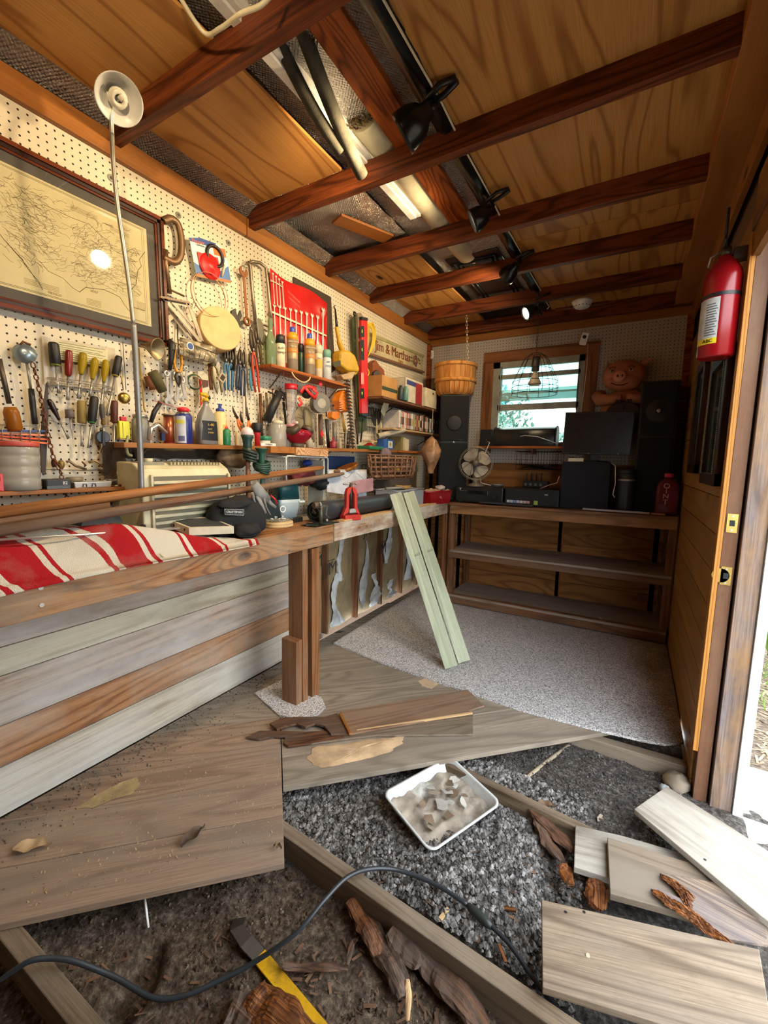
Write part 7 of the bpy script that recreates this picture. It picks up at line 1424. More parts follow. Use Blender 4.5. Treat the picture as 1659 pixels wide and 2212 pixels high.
# funnel, roll, coil, red card, hammer, gauge
o = thing('metal_funnel', 'brownish metal funnel lying sideways under the framed map', 'funnel', WP(340, 755)); fa = OX(349, 755, XL+.09); fb_ = OX(305, 745, XL+.04); ax = fa-fb_; L_ = ax.length
MB().lathe([(.008, 0), (.013, L_*.35), (.042, L_*.95), (.044, L_), (.041, L_), (.013, L_*.4)], fb_, (ax+V((.03, -.02, -.01))), 26, caps=False).done('cone', plain('8f7f5f', .4, .6), o)
o = thing('canvas_roll', 'olive canvas roll strapped under the funnel', 'roll', WP(338, 822)); MB().tube([WP(328, 803, .05), WP(338, 820, .05), WP(352, 846, .05)], [.020, .024, .019], 16).done('canvas', plain('57502f', .85, bump=.4, bs=60), o); MB().tube([WP(320, 812, .035), WP(330, 842, .035)], [.018, .018], 12).done('brown_leather', plain('7d4a22', .6), o); MB().ring(WP(327, 840, .04), .013, .0012, (1, 0, 0), 18, 5).done('key_ring', steel, o)
tag(MB().tube(smooth([OX(300, 752, XL+.02), OX(303, 800, XL+.02), OX(309, 850, XL+.02), OX(311, 880, XL+.02), OX(315, 890, XL+.02)]), .0035, 6).done('yellow_strap', plain('b8922a', .6)), 'thin mustard strap hanging just right of the lamp pole', 'strap')
o = thing('wire_coil', 'loop of dark green wire behind the red-and-white card', 'coil', WP(420, 820)); 
for k_ in range(3): MB().ring(OX(420+k_, 825, XL+.03+.004*k_), .034-.002*k_, .002, (1, -.5, 0), 24, 5).done('wire_turn', plain('3f5a3f', .5), o)
o = thing('blade_card', 'red and white blade package hanging above the spray bottle', 'package', WP(438, 840)); outline([(426, 802), (438, 802), (449, 812), (451, 840), (436, 885), (430, 870)], w=.03, th=.003, mat=plain('cfc4a8', .5), par=o, nm='card'); outline([(430, 818), (435, 820), (438, 870), (433, 880)], w=.034, th=.001, mat=red, par=o, nm='red_stripe'); outline([(437, 820), (450, 822), (450, 835), (438, 838)], w=.034, th=.001, mat=plain('5d3a30', .5), par=o, nm='dark_print')
tag(MB().tube([WP(453, 785, .03), WP(455, 830, .03), WP(457, 842, .03)], [.008, .009, .008], 8).done('wooden_grip', plain('7a4a2c', .5)), 'brown wooden tool handle above the yellow spray trigger', 'handle')
o = thing('light_meter', 'small square meter with dark screen hanging at an angle', 'gauge', WP(478, 815)); Mg = frame(OX(478, 816, XL+.05), y=(.0, .55, .83), z=(1, 0, 0)); MB(Mg).prism(rrect(.018, .022, .004), 0, .010).done('case', plain('b5a68a', .4, .3), o); MB(Mg).box((-.011, -.013, .010), (.011, .013, .011)).done('dark_face', plain('3b2f28', .4), o); MB(Mg).tube([(-.01, .02, .005), (-.012, .05, .0)], .0012, 5).done('strap', brass, o)
# rack basket with bag under squares
o = thing('wire_basket', 'angled wire basket of bagged hardware under the speed square', 'basket', WP(415, 760)); 
bt = [WP(383, 733, .02), WP(383, 733, .11), WP(470, 765, .11), WP(470, 765, .02)]; bb_ = [WP(386, 764, .02), WP(386, 764, .10), WP(460, 784, .10), WP(460, 784, .02)]
MB().tube(bt, .0028, 6, closed=True).done('rim', plain('5a5142', .4, .6), o); MB().tube(bb_, .002, 5, closed=True).done('bottom_wire', dsteel, o)
for k_ in range(8): t_ = k_/7; MB().tube([bt[1].lerp(bt[2], t_), bb_[1].lerp(bb_[2], t_), bb_[0].lerp(bb_[3], t_)], .0015, 5).done('wire', plain('8d8068', .4, .6), o)
MB().tube([WP(383, 680, .01), WP(384, 733, .02), WP(386, 766, .02)], .0035, 6).done('back_post', plain('4a4238', .4, .6), o)
o2 = thing('hardware_bag', 'clear bag of small parts with a blue oval label in the wire basket', 'bag', WP(418, 755)); MB().sheet(12, 8, lambda a, b: OX(388+78*a, 728+22*a+38*b, XL+.06+.03*noise.noise(V((a*5, b*4, 0))))).done('film', plain('a39474', .3, var=.3, bump=.6, bs=40), o2); Mo = frame(OX(411, 748, XL+.115), x=(0, .95, -.25), z=(1, 0, 0)); MB(Mo).lathe([(.017, 0), (.017, .001)], (0, 0, 0), (0, 0, 1), 24).done('white_oval', white, o2); MB(Mo).lathe([(.013, .0015), (.013, .002)], (0, 0, 0), (0, 0, 1), 24).done('blue_oval', blue, o2)
o = thing('black_glove_tool', 'black curved plastic tool hanging just right of the map frame corner', 'tool', WP(372, 760)); MB().tube([WP(365, 735, .04), WP(372, 745, .05), WP(370, 775, .05), WP(366, 800, .04)], [.012, .016, .011, .008], 10).done('body', dkh, o)
# --- wall clock with brown wooden body, chain bunch, yellow tag
o = thing('wooden_clock', 'brown wooden shaped clock with round cream dial seen edge-on', 'clock', WP(806, 805)); outline([(793, 785), (800, 779), (808, 790), (818, 800), (821, 830), (812, 846), (795, 830)], w=.004, th=.05, mat=plain('8a4a20', .4), par=o, nm='wooden_case', bev=.003); pc = OX(811, 812, XL+.055); MB().lathe([(.040, 0), (.040, .018), (.036, .022)], pc, (1, -.25, 0), 30).done('rim', plain('2b2018', .4), o); MB().lathe([(.035, .021), (.001, .022)], pc, (1, -.25, 0), 30, caps=False).done('dial', plain('e2dcae', .5), o)
o = thing('bunched_chain', 'bunch of dull steel chains and clips hanging right of the red level', 'chain', WP(800, 860)); rr = random.Random(5)
for k_ in range(46):
    p = OX(rr.gauss(800, 7), rr.uniform(818, 885), XL+rr.uniform(.02, .07)); MB().ring(p, rr.uniform(.006, .010), .0024, (rr.uniform(-1, 1), rr.uniform(-1, 1), rr.uniform(-1, 1)), 10, 5).done('chain_link', plain('7d7466', .35, .8) if k_ % 2 else dsteel, o)
o = thing('driver_set', 'dark rack of small drivers with long thin shanks under the chains', 'tool set', WP(805, 895)); 
for k_ in range(7): MB().tube([WP(792+5*k_, 878+k_, .05), WP(792+5*k_, 898+k_*.8, .05)], .006, 8).done('driver_handle', plain('3a1f22', .4) if k_ % 3 else dkh, o); MB().tube([WP(792+5*k_, 898+k_*.8, .05), WP(794+4*k_, 938, .04)], .0012, 5).done('driver_shank', dsteel, o)
MB().tube([WP(788, 902, .05), WP(826, 906, .05)], .003, 6).done('rack_bar', dkh, o)
o = thing('printed_tag', 'cream card of printed dots hanging diagonally under the box shelf', 'card', WP(832, 880)); outline([(834, 855), (843, 866), (829, 900), (822, 889)], w=.10, th=.002, mat=plain('e3d3a4', .6), par=o, nm='card')
m = MB()
for i in range(8):
    for j in range(3): p = OX(834.5+2.6*j-1.25*i, 862+3.3*j+3.4*i-1.2*j, XL+.1025); m.box((p.x, p.y-.002, p.z-.002), (p.x+.0005, p.y+.002, p.z+.002))
m.done('printed_dots', plain('4a4234', .8), o, kind='stuff')
# extra clutter the photo shows between the feeder and the hedge trimmer
for k_, (a, b, w_, c_, lab) in enumerate((((657, 885), (660, 960), .012, '6d665a', 'grey-brown tool shank rising behind the twin-spout feeder, left one'), ((672, 890), (676, 955), .014, '8f8672', 'pale grey flat tool rising behind the twin-spout feeder, right one'), ((612, 868), (618, 925), .009, '33302c', 'dark cord-like tool behind the bird feeder tube'), ((700, 760), (705, 900), .006, '6b4a34', 'thin brown rod hanging behind the mint-capped can'), ((768, 905), (772, 960), .010, '3a2420', 'dark reddish clamp leg under the red spirit level'), ((783, 905), (779, 955), .008, '2a2a2a', 'black bent bar under the red spirit level'), ((812, 905), (813, 960), .010, 'c9b98a', 'pale batten standing behind the green tray, left one'), ((822, 905), (823, 955), .007, 'd8c79a', 'pale batten standing behind the green tray, right one'))):
    tag(MB().tube([WP(*a, .045), WP((a[0]+b[0])/2+1, (a[1]+b[1])/2, .05), WP(*b, .045)], w_, 8, flat=.6).done('hung_tool', plain(c_, .5, .2)), lab, 'tool')
o = thing('fan_blade_guard', 'beige fluted disc half hidden behind the twin-spout feeder', 'disc', WP(655, 910, .05)); c_ = WP(655, 905, .03); MB().lathe([(.075, 0), (.072, .008), (.02, .014), (.001, .014)], c_, (1, -.2, 0), 30).done('disc', plain('8f8360', .6), o)
for k_ in range(9): a = .3+k_*.35; MB().tube([c_+V((.016, 0, 0)), c_+V((.012, .068*math.cos(a), .068*math.sin(a)))], .0016, 4).done('spoke', plain('5d5540', .5), o)
for k_, (px, w_, c_) in enumerate(((530, .012, '3c4a3c'), (512, .010, 'b9a77a'), (620, .020, '8a8478'), (668, .022, 'a39a86'), (640+95, .012, 'b7a98c'))): P = OX(px, 960, -1.735); P.z = zB(P.y); tag(MB().lathe([(w_*.9, 0), (w_, .004), (w_, .045), (w_*.6, .055), (w_*.6, .07)], P, n=16).done('small_bottle', plain(c_, .45)), ['dark green bottle at the back of the long shelf by the globe', 'tan bottle at the back of the long shelf left of the globe', 'grey bottle behind the bird feeder on the long shelf', 'beige bottle behind the twin-spout feeder on the long shelf', 'cream bottle behind the wire caddy on the long shelf'][k_], 'bottle')
# rear blade wheel, corner shelves with boxes and discs
sD = thing('box_shelf', 'upper black-bracketed shelf of boxes near the back corner', 'shelf', (-1.67, 3.2, 1.70)); plank('shelf_board', (-1.68, 2.66, 1.705), (-1.68, 3.88, 1.715), .22, .014, shelfw, parent=sD)
sE = thing('disc_shelf', 'lower corner shelf carrying a row of disc cases', 'shelf', (-1.69, 3.3, 1.50)); plank('shelf_board', (-1.70, 2.90, 1.503), (-1.70, 3.88, 1.508), .17, .014, palew, parent=sE)
for z_, s_ in ((1.69, sD), (1.49, sE)):
    for y in (3.0, 3.7): MB().tube([V((XL, y, z_-.09)), V((XL+.15, y, z_-.002))], .004, 6).done('bracket', dkh, s_)
def cart(lab, y0, y1, x0, x1, h, col, zb=1.718, extra=None, dirt=None):
    o = box_thing('cardboard_box', lab, 'box', (x0, y0, zb), (x1, y1, zb+h), plain(col, .65), bev=.002, group='boxes on the upper corner shelf'); return o
o = cart('brown cardboard box with dark green band on the upper corner shelf', 2.72, 2.95, -1.78, -1.62, .15, 'b98748'); bx('green_band', (-1.619, 2.72, 1.765), (-1.618, 2.95, 1.79), plain('2f3a1c', .6), o)
o = cart('printed box with red and blue picture front on the upper corner shelf', 3.02, 3.34, -1.78, -1.585, .185, 'c9bfa8'); bx('blue_red_print', (-1.584, 3.04, 1.85), (-1.583, 3.2, 1.885), plain('3a3a7a', .5), o); bx('red_print', (-1.584, 3.2, 1.72), (-1.583, 3.32, 1.885), plain('9c2a2e', .5), o); bx('side_panel', (-1.75, 3.0195, 1.725), (-1.60, 3.02, 1.895), plain('dcd0b0', .6), o)
o = cart('plain white box with a small sketch on the upper corner shelf', 3.36, 3.60, -1.78, -1.57, .155, 'dccfae'); bx('small_sketch', (-1.569, 3.5, 1.83), (-1.568, 3.53, 1.85), plain('5a4a3a', .6), o)
o = cart('dark brown box with yellow corner mark deep in the corner', 3.63, 3.88, -1.79, -1.56, .19, '2c1a10'); bx('yellow_mark', (-1.559, 3.66, 1.87), (-1.558, 3.70, 1.90), plain('b98a3a', .6), o)
for k_, (py, c_) in enumerate(((2.97, '23343a'), (2.995, '5f8a80'))): vess('paint_tin', ['dark tin', 'teal spray tin'][k_]+' in front of the printed box', 'tin', 0, 0, 0, 1, -1.6, [], None) if 0 else tag(MB().lathe([(.02, 0), (.021, .004), (.021, .09), (.012, .10), (.012, .11)], (-1.60+.02*k_, py+.02*k_, 1.718), n=18).done('paint_tin', plain(c_, .4)), ['dark blue spray tin left of the printed box', 'teal spray tin standing before the printed box'][k_], 'tin')
rr = random.Random(2); y = 3.0; cols = ['d9cfc0', 'c4302c', 'b8322e', 'd9cfc0', '7a1f1f', 'a39a8c', 'c97a6a', '5f6a4a', 'dcd6c8', '34352f', '8a5a3a', 'c9bfa8', '2a2c30', '4a4a4f', '1e1e22', '6d6a66', '2c2c30', '3a3030']; k_ = 0
while y < 3.84:
    w_ = rr.uniform(.012, .028); h_ = .125+rr.uniform(-.004, .012); c_ = cols[int((y-3.0)/.84*11)+rr.randint(0, 6)]
    o = box_thing('disc_case', 'disc case in the row on the lower corner shelf, %s from the left' % (nth[k_] if k_ < 10 else str(k_+1)+'th'), 'disc case', (-1.77, y, 1.512), (-1.625, y+w_-.001, 1.512+h_), plain(c_, .4), bev=.0008, group='disc cases on the lower corner shelf'); bx('spine_label', (-1.6249, y+.002, 1.54), (-1.6244, y+w_-.003, 1.60), plain(rr.choice(['d8d0c0', '8a3a3a', '30302c', 'b9a06a']), .6), o, bev=0); y += w_; k_ += 1
o = thing('saw_disc', 'dark round blade in a grey arched sleeve beside the disc cases', 'saw blade', (-1.76, 2.85, 1.45)); bx('grey_sleeve', (-1.77, 2.72, 1.505), (-1.755, 2.98, 1.665), plain('8d8876', .6), o); MB().cyl((-1.752, 2.86, 1.575), (-1.748, 2.86, 1.575), .058, n=30).done('blade', plain('2b2620', .5, .5), o)
tag(MB().box((-1.76, 2.68, zB(2.8)+.055), (-1.69, 2.78, zB(2.8)+.065)).done('pale_batten', palew), 'thin pale slat poking out above the cardboard tube', 'slat')
# books at far end of shelf B
for k_ in range(4): box_thing('paperback', 'yellowed upright paperback by the back corner on the long shelf, %s from the left' % nth[k_], 'book', (-1.78, 3.12+.035*k_, 1.335), (-1.66, 3.15+.035*k_, 1.335+.115-.006*k_), plain(['8a7a4a', 'c9b98a', 'd8cba4', 'cfc3a0'][k_], .7), group='paperbacks by the back corner')
sF = thing('corner_ledge', 'short orange-edged ledge under the paperbacks', 'shelf', (-1.72, 3.3, 1.32)); plank('shelf_board', (-1.72, 3.06, 1.334), (-1.72, 3.6, 1.334), .14, .016, orangew, parent=sF)
o = thing('wrapped_figure', 'object wrapped in pinkish plastic hanging in front of the corner shelves', 'bag', (-1.56, 3.3, 1.4)); pc = OX(932, 985, -1.50)
MB().lathe([(.012, -.15), (.03, -.12), (.04, -.06), (.075, .0), (.078, .05), (.045, .13), (.012, .165), (.004, .17)], pc, n=22).done('plastic_wrap', plain('b08560', .25, bump=1, bs=30, var=.3, dirt='d0a888'), o)
for v_ in o.children[0].data.vertices: v_.co += V((noise.noise(v_.co*22), noise.noise(v_.co*22+V((5, 0, 0))), 0))*.022
MB().tube([pc+V((0, 0, .165)), V((pc.x, pc.y, 1.69))], .0015, 5).done('hang_string', cream, o)
# ================================================================= things on the workbench
def onT(px, py, h=0): P = OZ(px, py, BT+h); return P
# window air conditioner
o = thing('air_conditioner', 'cream window air conditioner with louvred grille against the pegboard', 'air conditioner', (-1.66, 1.12, BT)); ac = plain('cfc6a2', .5, dirt='b3a98a'); y0, y1, xa, xb, zt = .905, 1.31, -1.78, -1.565, BT+.325
m = MB(Matrix(((1, 0, 0, xa), (0, 0, 1, y0), (0, 1, 0, BT), (0, 0, 0, 1)))); m.prism([(0, 0), (xb-xa, 0), (xb-xa, .265), (xb-xa-.02, .295), (xb-xa-.06, .318), (0, .325)][::-1], 0, y1-y0).done('casing', ac, o, bev=.006)
for k in range(9): bx('louvre', (xb, y0+.04, BT+.03+.026*k), (xb+.010, y1-.03, BT+.042+.026*k), ac, o, bev=.002)
bx('grille_recess', (xb, y0+.035, BT+.02), (xb+.002, y1-.025, BT+.268), plain('6d6854', .7), o)
for yy_ in (y0+.028, y1-.025): bx('grille_side', (xb, yy_, BT+.01), (xb+.012, yy_+.010, BT+.275), ac, o)
bx('control_panel', (xa+.11, y0+.02, BT+.306), (xa+.17, y0+.12, BT+.322), plain('8d8670', .5), o); MB().cyl((xa+.14, y0+.07, BT+.32), (xa+.14, y0+.07, BT+.336), .018, n=18).done('dial_knob', ac, o)
for k in range(16): bx('vent_fin', (xa+.10, y0+.14+.0155*k, BT+.312), (xa+.18, y0+.146+.0155*k, BT+.322), plain('b5ac8c', .5), o, bev=0)
tag(MB().sheet(20, 3, lambda a, b: V((-1.77+.03*b+.01*noise.noise(V((a*12, b*3, 0))), .90+.52*a, BT+.335+.055*b+.01*noise.noise(V((a*12, b*3, 5)))))).done('foil_sheet', plain('6d6a68', .18, .9, bump=.8, bs=30)), 'crumpled shiny foil strip above the cream air conditioner', 'foil')
tag(MB().sheet(6, 10, lambda a, b: V((-1.76+.05*a+.012*noise.noise(V((a*5, b*6, 0))), .87+.06*a, 1.13+.17*b))).done('foil_sheet', plain('8a8886', .15, .9, bump=.8, bs=30)), 'crumpled silver foil left of the lamp pole above the low shelf', 'foil')
tag(MB().tube(smooth([WP(276, 943, .1), WP(273, 960, .12), WP(276, 980, .12), WP(284, 984, .11)]), .0055, 8).done('mug_loop', plain('8d8a6a', .4)), 'olive loop handle hanging below the shelf left end', 'handle')
# towel
def towm():
    t = NT('striped_towel'); uv = t.n('ShaderNodeUVMap').outputs[0]; u = t.n('ShaderNodeSeparateXYZ', {0: uv}).outputs[0]; c = t.coord(); u = t.math('ADD', u, t.math('MULTIPLY', t.math('SUBTRACT', t.noise(c, 160, 2), .5), .012))
    f = t.math('FRACT', t.math('ADD', t.math('MULTIPLY', u, 1.0), 0.0)); cr, rd = 'd0c8b8', 'a62024'
    r_ = t.n('ShaderNodeValToRGB', {0: f}); e = r_.color_ramp; e.interpolation = 'CONSTANT'; st = [(0, rd), (.37, cr), (.43, rd), (.48, cr), (.86, rd), (.92, cr)]
    while len(e.elements) < len(st): e.elements.new(.5)
    for i, (p_, c_) in enumerate(st): e.elements[i].position = p_; e.elements[i].color = lin(c_)
    n_ = t.noise(c, 400, 2); t.set(col=t.mix(t.ramp(t.noise(c, 9, 4), [(.5, .0), (.75, .35)]), r_.outputs[0], '9c948a'), rough=.95, spec=.1, bump=t.bumpn(n_, 1, .004)); return t.m
def tow(a, b):
    # a along the bench (0 far left .. 1 right end), b from front edge to back
    yl = -.15+1.42*a-.10*a*b; xx = -1.352-.235*b*(1-.45*max(0, a-.75)/.25)
    e = max(0, min(1, (1.02-a)/.38)); H = .125*e
    q_ = min(1, b*2.1); h = H*.86*(q_*q_*(3-2*q_))+.02*e*math.sin(a*9+1)*math.sin(b*6)+.016*e*math.sin(a*17+b*5)*math.sin(b*3.1)+.010*noise.noise(V((a*12, b*6, 2)))*b
    h = max(h, .006)
    if b < .035: return V((-1.349, yl, BT-.010*(1+.6*math.sin(a*8))))
    return V((xx, yl, BT+h*min(1, b*7+.3)))
o = MB().sheet(110, 44, tow, th=.004).done('striped_towel', towm()); tag(o, 'red and cream striped terry towel rumpled along the front of the bench', 'towel')
uvl = o.data.uv_layers.new(name='UVMap'); co = o.matrix_basis.translation
for l in o.data.loops:
    p = o.data.vertices[l.vertex_index].co+co; uvl.data[l.index].uv = ((p.y-.35*(p.x+1.35)+.035*noise.noise(p*7))/.27+.333, p.x)
# silver rod
tag(MB().tube([OX(-30, 1168, -1.45), OX(388, 1141, -1.44)], .0035, 8).done('silver_rod', chrome), 'thin silver rod lying on the towel', 'rod')
# long poles
P0_, P1_ = OX(-10, 1128, -1.47), OX(700, 1018, -1.64); wdn = wood('old_pole', 'a9713f', '6d4020', ring=9, stretch=.05, sc=7, fibre=.5); wdp = wood('peeling_pole', '80593c', '4a2e1e', ring=14, stretch=.06, sc=7, fibre=.7, dirt='8d7a68', damt=.4)
def longbar(a, b, r, nm, lab, mt, flat=False, tip=None):
    d = (b-a).normalized(); M = frame(a, x=d, z=(0, 0, 1)); L = (b-a).length; m = MB(M)
    if flat: m.box((0, -.02, -r), (L, .02, r))
    else: m.tube([(0, 0, 0), (L*.5, 0, 0), (L*.97, 0, 0), (L, 0, 0)], [r, r*.95, r*.8, r*.5], 12)
    return tag(m.done(nm, mt, bev=.002 if flat else 0), lab, 'pole')
longbar(OX(-40, 1112, -1.47), OX(698, 1010, -1.62), .017, 'wooden_pole', 'orange-brown wooden pole, upper of the two long ones over the towel', wdn)
longbar(OX(-40, 1153, -1.46), OX(742, 1023, -1.60), .017, 'wooden_pole', 'scuffed brown wooden pole with flattened end, lower of the two long ones', wdp)
longbar(OX(-40, 1128, -1.50), OX(230, 1085, -1.53), .020, 'wooden_board', 'orange-stained flat board end behind the poles at the left', plate, True)
tag(MB().ball(OX(728, 1018, -1.60), (.016, .030, .012), 12, 8).done('flattened_pole_end', wdp), 'flattened round end of the lower long pole', 'knob')
# dark metal bit behind towel
tag(MB().tbox((-1.70, .72, BT+.10), (-1.62, .86, BT+.165), .6).done('dark_hopper', dkh), 'dark tapered block hanging under the low shelf at the chain end', 'block')
# metronome-like box
o = thing('stud_finder_box', 'flat cream box with dark top lying on the towel', 'box', OZ(430, 1150, BT+.02)); o['label'] = 'flat cream wedge box with dark slate top lying on the towel'
c0_, c1_, c2_, c3_ = OZ(362, 1122, BT+.095), OZ(455, 1117, BT+.093), OZ(505, 1137, BT+.067), OZ(408, 1140, BT+.075)
def slab(top, th, nm, mt, par): 
    m = MB(); m.add([p for p in top]+[p-V((0, 0, th)) for p in top], [(0, 1, 2, 3), (7, 6, 5, 4), (0, 4, 5, 1), (1, 5, 6, 2), (2, 6, 7, 3), (3, 7, 4, 0)]); return m.done(nm, mt, par)
slab([c0_, c1_, c2_, c3_], .03, 'case', plain('c9bfa4', .5), o); cc = (c0_+c1_+c2_+c3_)/4; slab([cc+(p-cc)*.86+V((0, 0, .001)) for p in (c0_, c1_, c2_, c3_)], .001, 'slate_top', plain('3a3c3e', .6), o)
for t_ in (.3, .8): p = c0_.lerp(c3_, t_)-V((0, 0, .014)); MB().ball(p, (.004, .003, .006), 8, 5).done('peg_hole', dblack, o)
# black tool bag
o = thing('tool_bag', 'black soft tool bag with a white outlined badge on the bench', 'bag', OZ(495, 1120, BT)); bb = plain('141416', .85, bump=.5, bs=40); bc_ = V((-1.525, 1.33, BT+.06))
def lump(c_, r_, k, s, mt, nm, par): return MB().ball(c_, r_, 26, 16, lambda d: 1+k*noise.noise(d*1.8+V((s, 0, 0)))+k*.4*noise.noise(d*5+V((s, 3, 0)))).done(nm, mt, par)
pB = OX(492, 1092, -1.47)
loft(MB(frame(V((pB.x-.02, pB.y+.06, BT+.002)), x=(.25, .97, 0), z=(0, 0, 1))), [(0, .13, .050, .03), (.05, .135, .057, .04), (.11, .128, .05, .04), (.145, .105, .035, .03), (.165, .07, .02, .02)]).done('bag_body', bb, o, sub=1)
lump(V((pB.x+.04, pB.y+.06, BT+.035)), (.055, .07, .034), .25, 2, bb, 'side_pocket', o); lump(V((pB.x-.005, pB.y+.05, BT+.145)), (.04, .095, .03), .3, 4, bb, 'folded_flap', o)
MB().tube(smooth([V((pB.x+.05, pB.y+.09, BT+.06)), V((pB.x+.07, pB.y+.10, BT+.03)), V((pB.x+.075, pB.y+.05, BT+.012)), V((pB.x+.06, pB.y-.0, BT+.02))]), .008, 8, flat=.4).done('strap', bb, o)
Mb = frame(V((pB.x+.040, pB.y+.0, BT+.118)), x=(.25, .97, -.10), z=(1, -.25, .22)); MB(Mb).box((-.042, -.012, 0), (.042, .012, .001)).done('badge_back', dblack, o); text('CRAFTSMAN', .0125, Mb @ Matrix.Translation((0, 0, .0014)), plain('cfcfcf', .5), o, 'badge_lettering')
for a, b in (((-.042, -.012), (.042, -.012)), ((.042, -.012), (.042, .012)), ((.042, .012), (-.042, .012)), ((-.042, .012), (-.042, -.012))): MB(Mb).tube([(a[0], a[1], .001), (b[0], b[1], .001)], .0009, 4).done('badge_edge', plain('cfcfcf', .5), o)
# glove
o = thing('work_glove', 'grey dotted knit work glove draped over the tool bag', 'glove', OX(560, 1080, -1.47)); gm_ = plain('8d8c88', .9, bump=.6, bs=300, var=.25)
for pp, r_ in ((((548, 1045), (560, 1062), (580, 1080)), [.022, .028, .018]), (((575, 1075), (585, 1088), (596, 1096)), [.012, .009, .006]), (((556, 1070), (566, 1092), (574, 1108)), [.012, .010, .007]), (((568, 1075), (574, 1096), (583, 1112)), [.011, .009, .007]), (((545, 1066), (548, 1080), (552, 1090)), [.010, .008, .006])): MB().tube([OX(*p, -1.45) for p in pp], r_, 10, flat=.5).done('palm' if pp[0][0] == 548 else 'finger', gm_, o)
tag(MB().tube([OX(584, 1070, -1.42), OX(594, 1078, -1.41), OX(598, 1088, -1.41)], .004, 6, flat=.5).done('red_cuff', red), 'small red loop beside the glove', 'loop')
# wooden disc with parts bag
o = thing('wooden_disc', 'round pale wooden disc with loose clear parts near the bench edge', 'disc', OZ(590, 1130, BT)); dcx = OZ(600, 1137, BT)
MB().lathe([(.075, 0), (.078, .004), (.078, .012), (.074, .014), (.078, .017), (.076, .026), (.001, .026)], dcx+V((0, 0, .001)), n=40).done('disc_body', plain('d6b987', .6, dirt='b8955f'), o)
o2 = thing('parts_bag', 'clear plastic bag of bright little parts on the wooden disc', 'bag', dcx+V((0, 0, .027))); rr = random.Random(6)
MB().sheet(12, 12, lambda a, b: dcx+V(((a-.5)*.10, (b-.5)*.12, .030+.02*abs(noise.noise(V((a*6, b*6, 0))))))).done('film', plain('aab0b2', .12, .1, var=.3, alpha=.6), o2)
for k in range(9): p = dcx+V((rr.uniform(-.04, .04), rr.uniform(-.05, .05), .032+rr.uniform(0, .012))); MB().tube([p, p+V((rr.uniform(-.02, .02), rr.uniform(-.02, .02), .004))], rr.uniform(.002, .005), 6).done('small_part', chrome if k % 2 else white, o2)
tag(MB().ring(OX(611, 1100, -1.40), .014, .0025, (1, -.2, .1), 22, 6).done('white_washer', white), 'white ring standing among the clear parts', 'washer')
# bucket / cooler
o = thing('small_tub', 'pale blue plastic tub with dark teal lid on the bench', 'tub', OZ(615, 1105, BT)); pt_ = V((-1.625, 1.725, BT)); tag(MB().box((-1.69, 1.64, BT+.0005), (-1.56, 1.79, BT+.026)).done('flat_black_case', dkh, bev=.004), 'flat black case under the pale blue tub', 'case'); ck = mpp(pt_)
MT2 = Matrix.Scale(1.0, 4) @ frame(V((pt_.x, pt_.y, BT+.027)), x=(.3, .95, 0), z=(0, 0, 1)); loft(MB(MT2), [(0, .050, .04, .018), (.08, .064, .05, .02), (.10, .067, .053, .02), (.10, .060, .046, .02)]).done('tub_body', plain('b5c8cc', .35), o); loft(MB(MT2), [(.10, .064, .05, .02), (.175, .058, .045, .02), (.185, .05, .04, .02)]).done('teal_lid', plain('1f4a50', .3, trans=.2), o)
MB(MT2).box((.050, -.058, .082), (.085, -.04, .092)).done('grip_lip', plain('d0dcde', .35), o)
# black rolled pipe
o = thing('black_roll', 'thick black rolled rubber sheet lying along the bench behind the red vice', 'roll', (-1.52, 2.2, BT)); a = V((-1.485, 1.80, BT+.058)); b = V((-1.50, 2.62, BT+.058))
MB().tube([a, a.lerp(b, .5), b], [.057, .055, .055], 32, caps=False).done('outer_wrap', plain('33363b', .38, bump=.15, bs=20), o)
MB().tube(smooth([a+V((math.cos(t_*.7)*(.052-.0028*t_), .004, math.sin(t_*.7)*(.052-.0028*t_))) for t_ in range(15)], 3), .0035, 6).done('spiral_edge', plain('232529', .5), o); MB().tube([a+V((0, .03, 0)), b], .050, 20).done('core', dblack, o)
MB().tube(smooth([a+V((.02*noise.noise(V((k*1.3, 0, 0)))*2, -.004, .03*noise.noise(V((k*1.7, 5, 0)))*2)) for k in range(9)]), .005, 7).done('crumpled_brown_paper', plain('3d2c22', .8), o)
tag(MB().tube([V((-1.50, 2.62, BT+.05)), V((-1.49, 2.72, BT+.045))], [.054, .03], 20).done('black_bag_end', dblack), 'black plastic bunched at the far end of the rubber roll', 'bag')
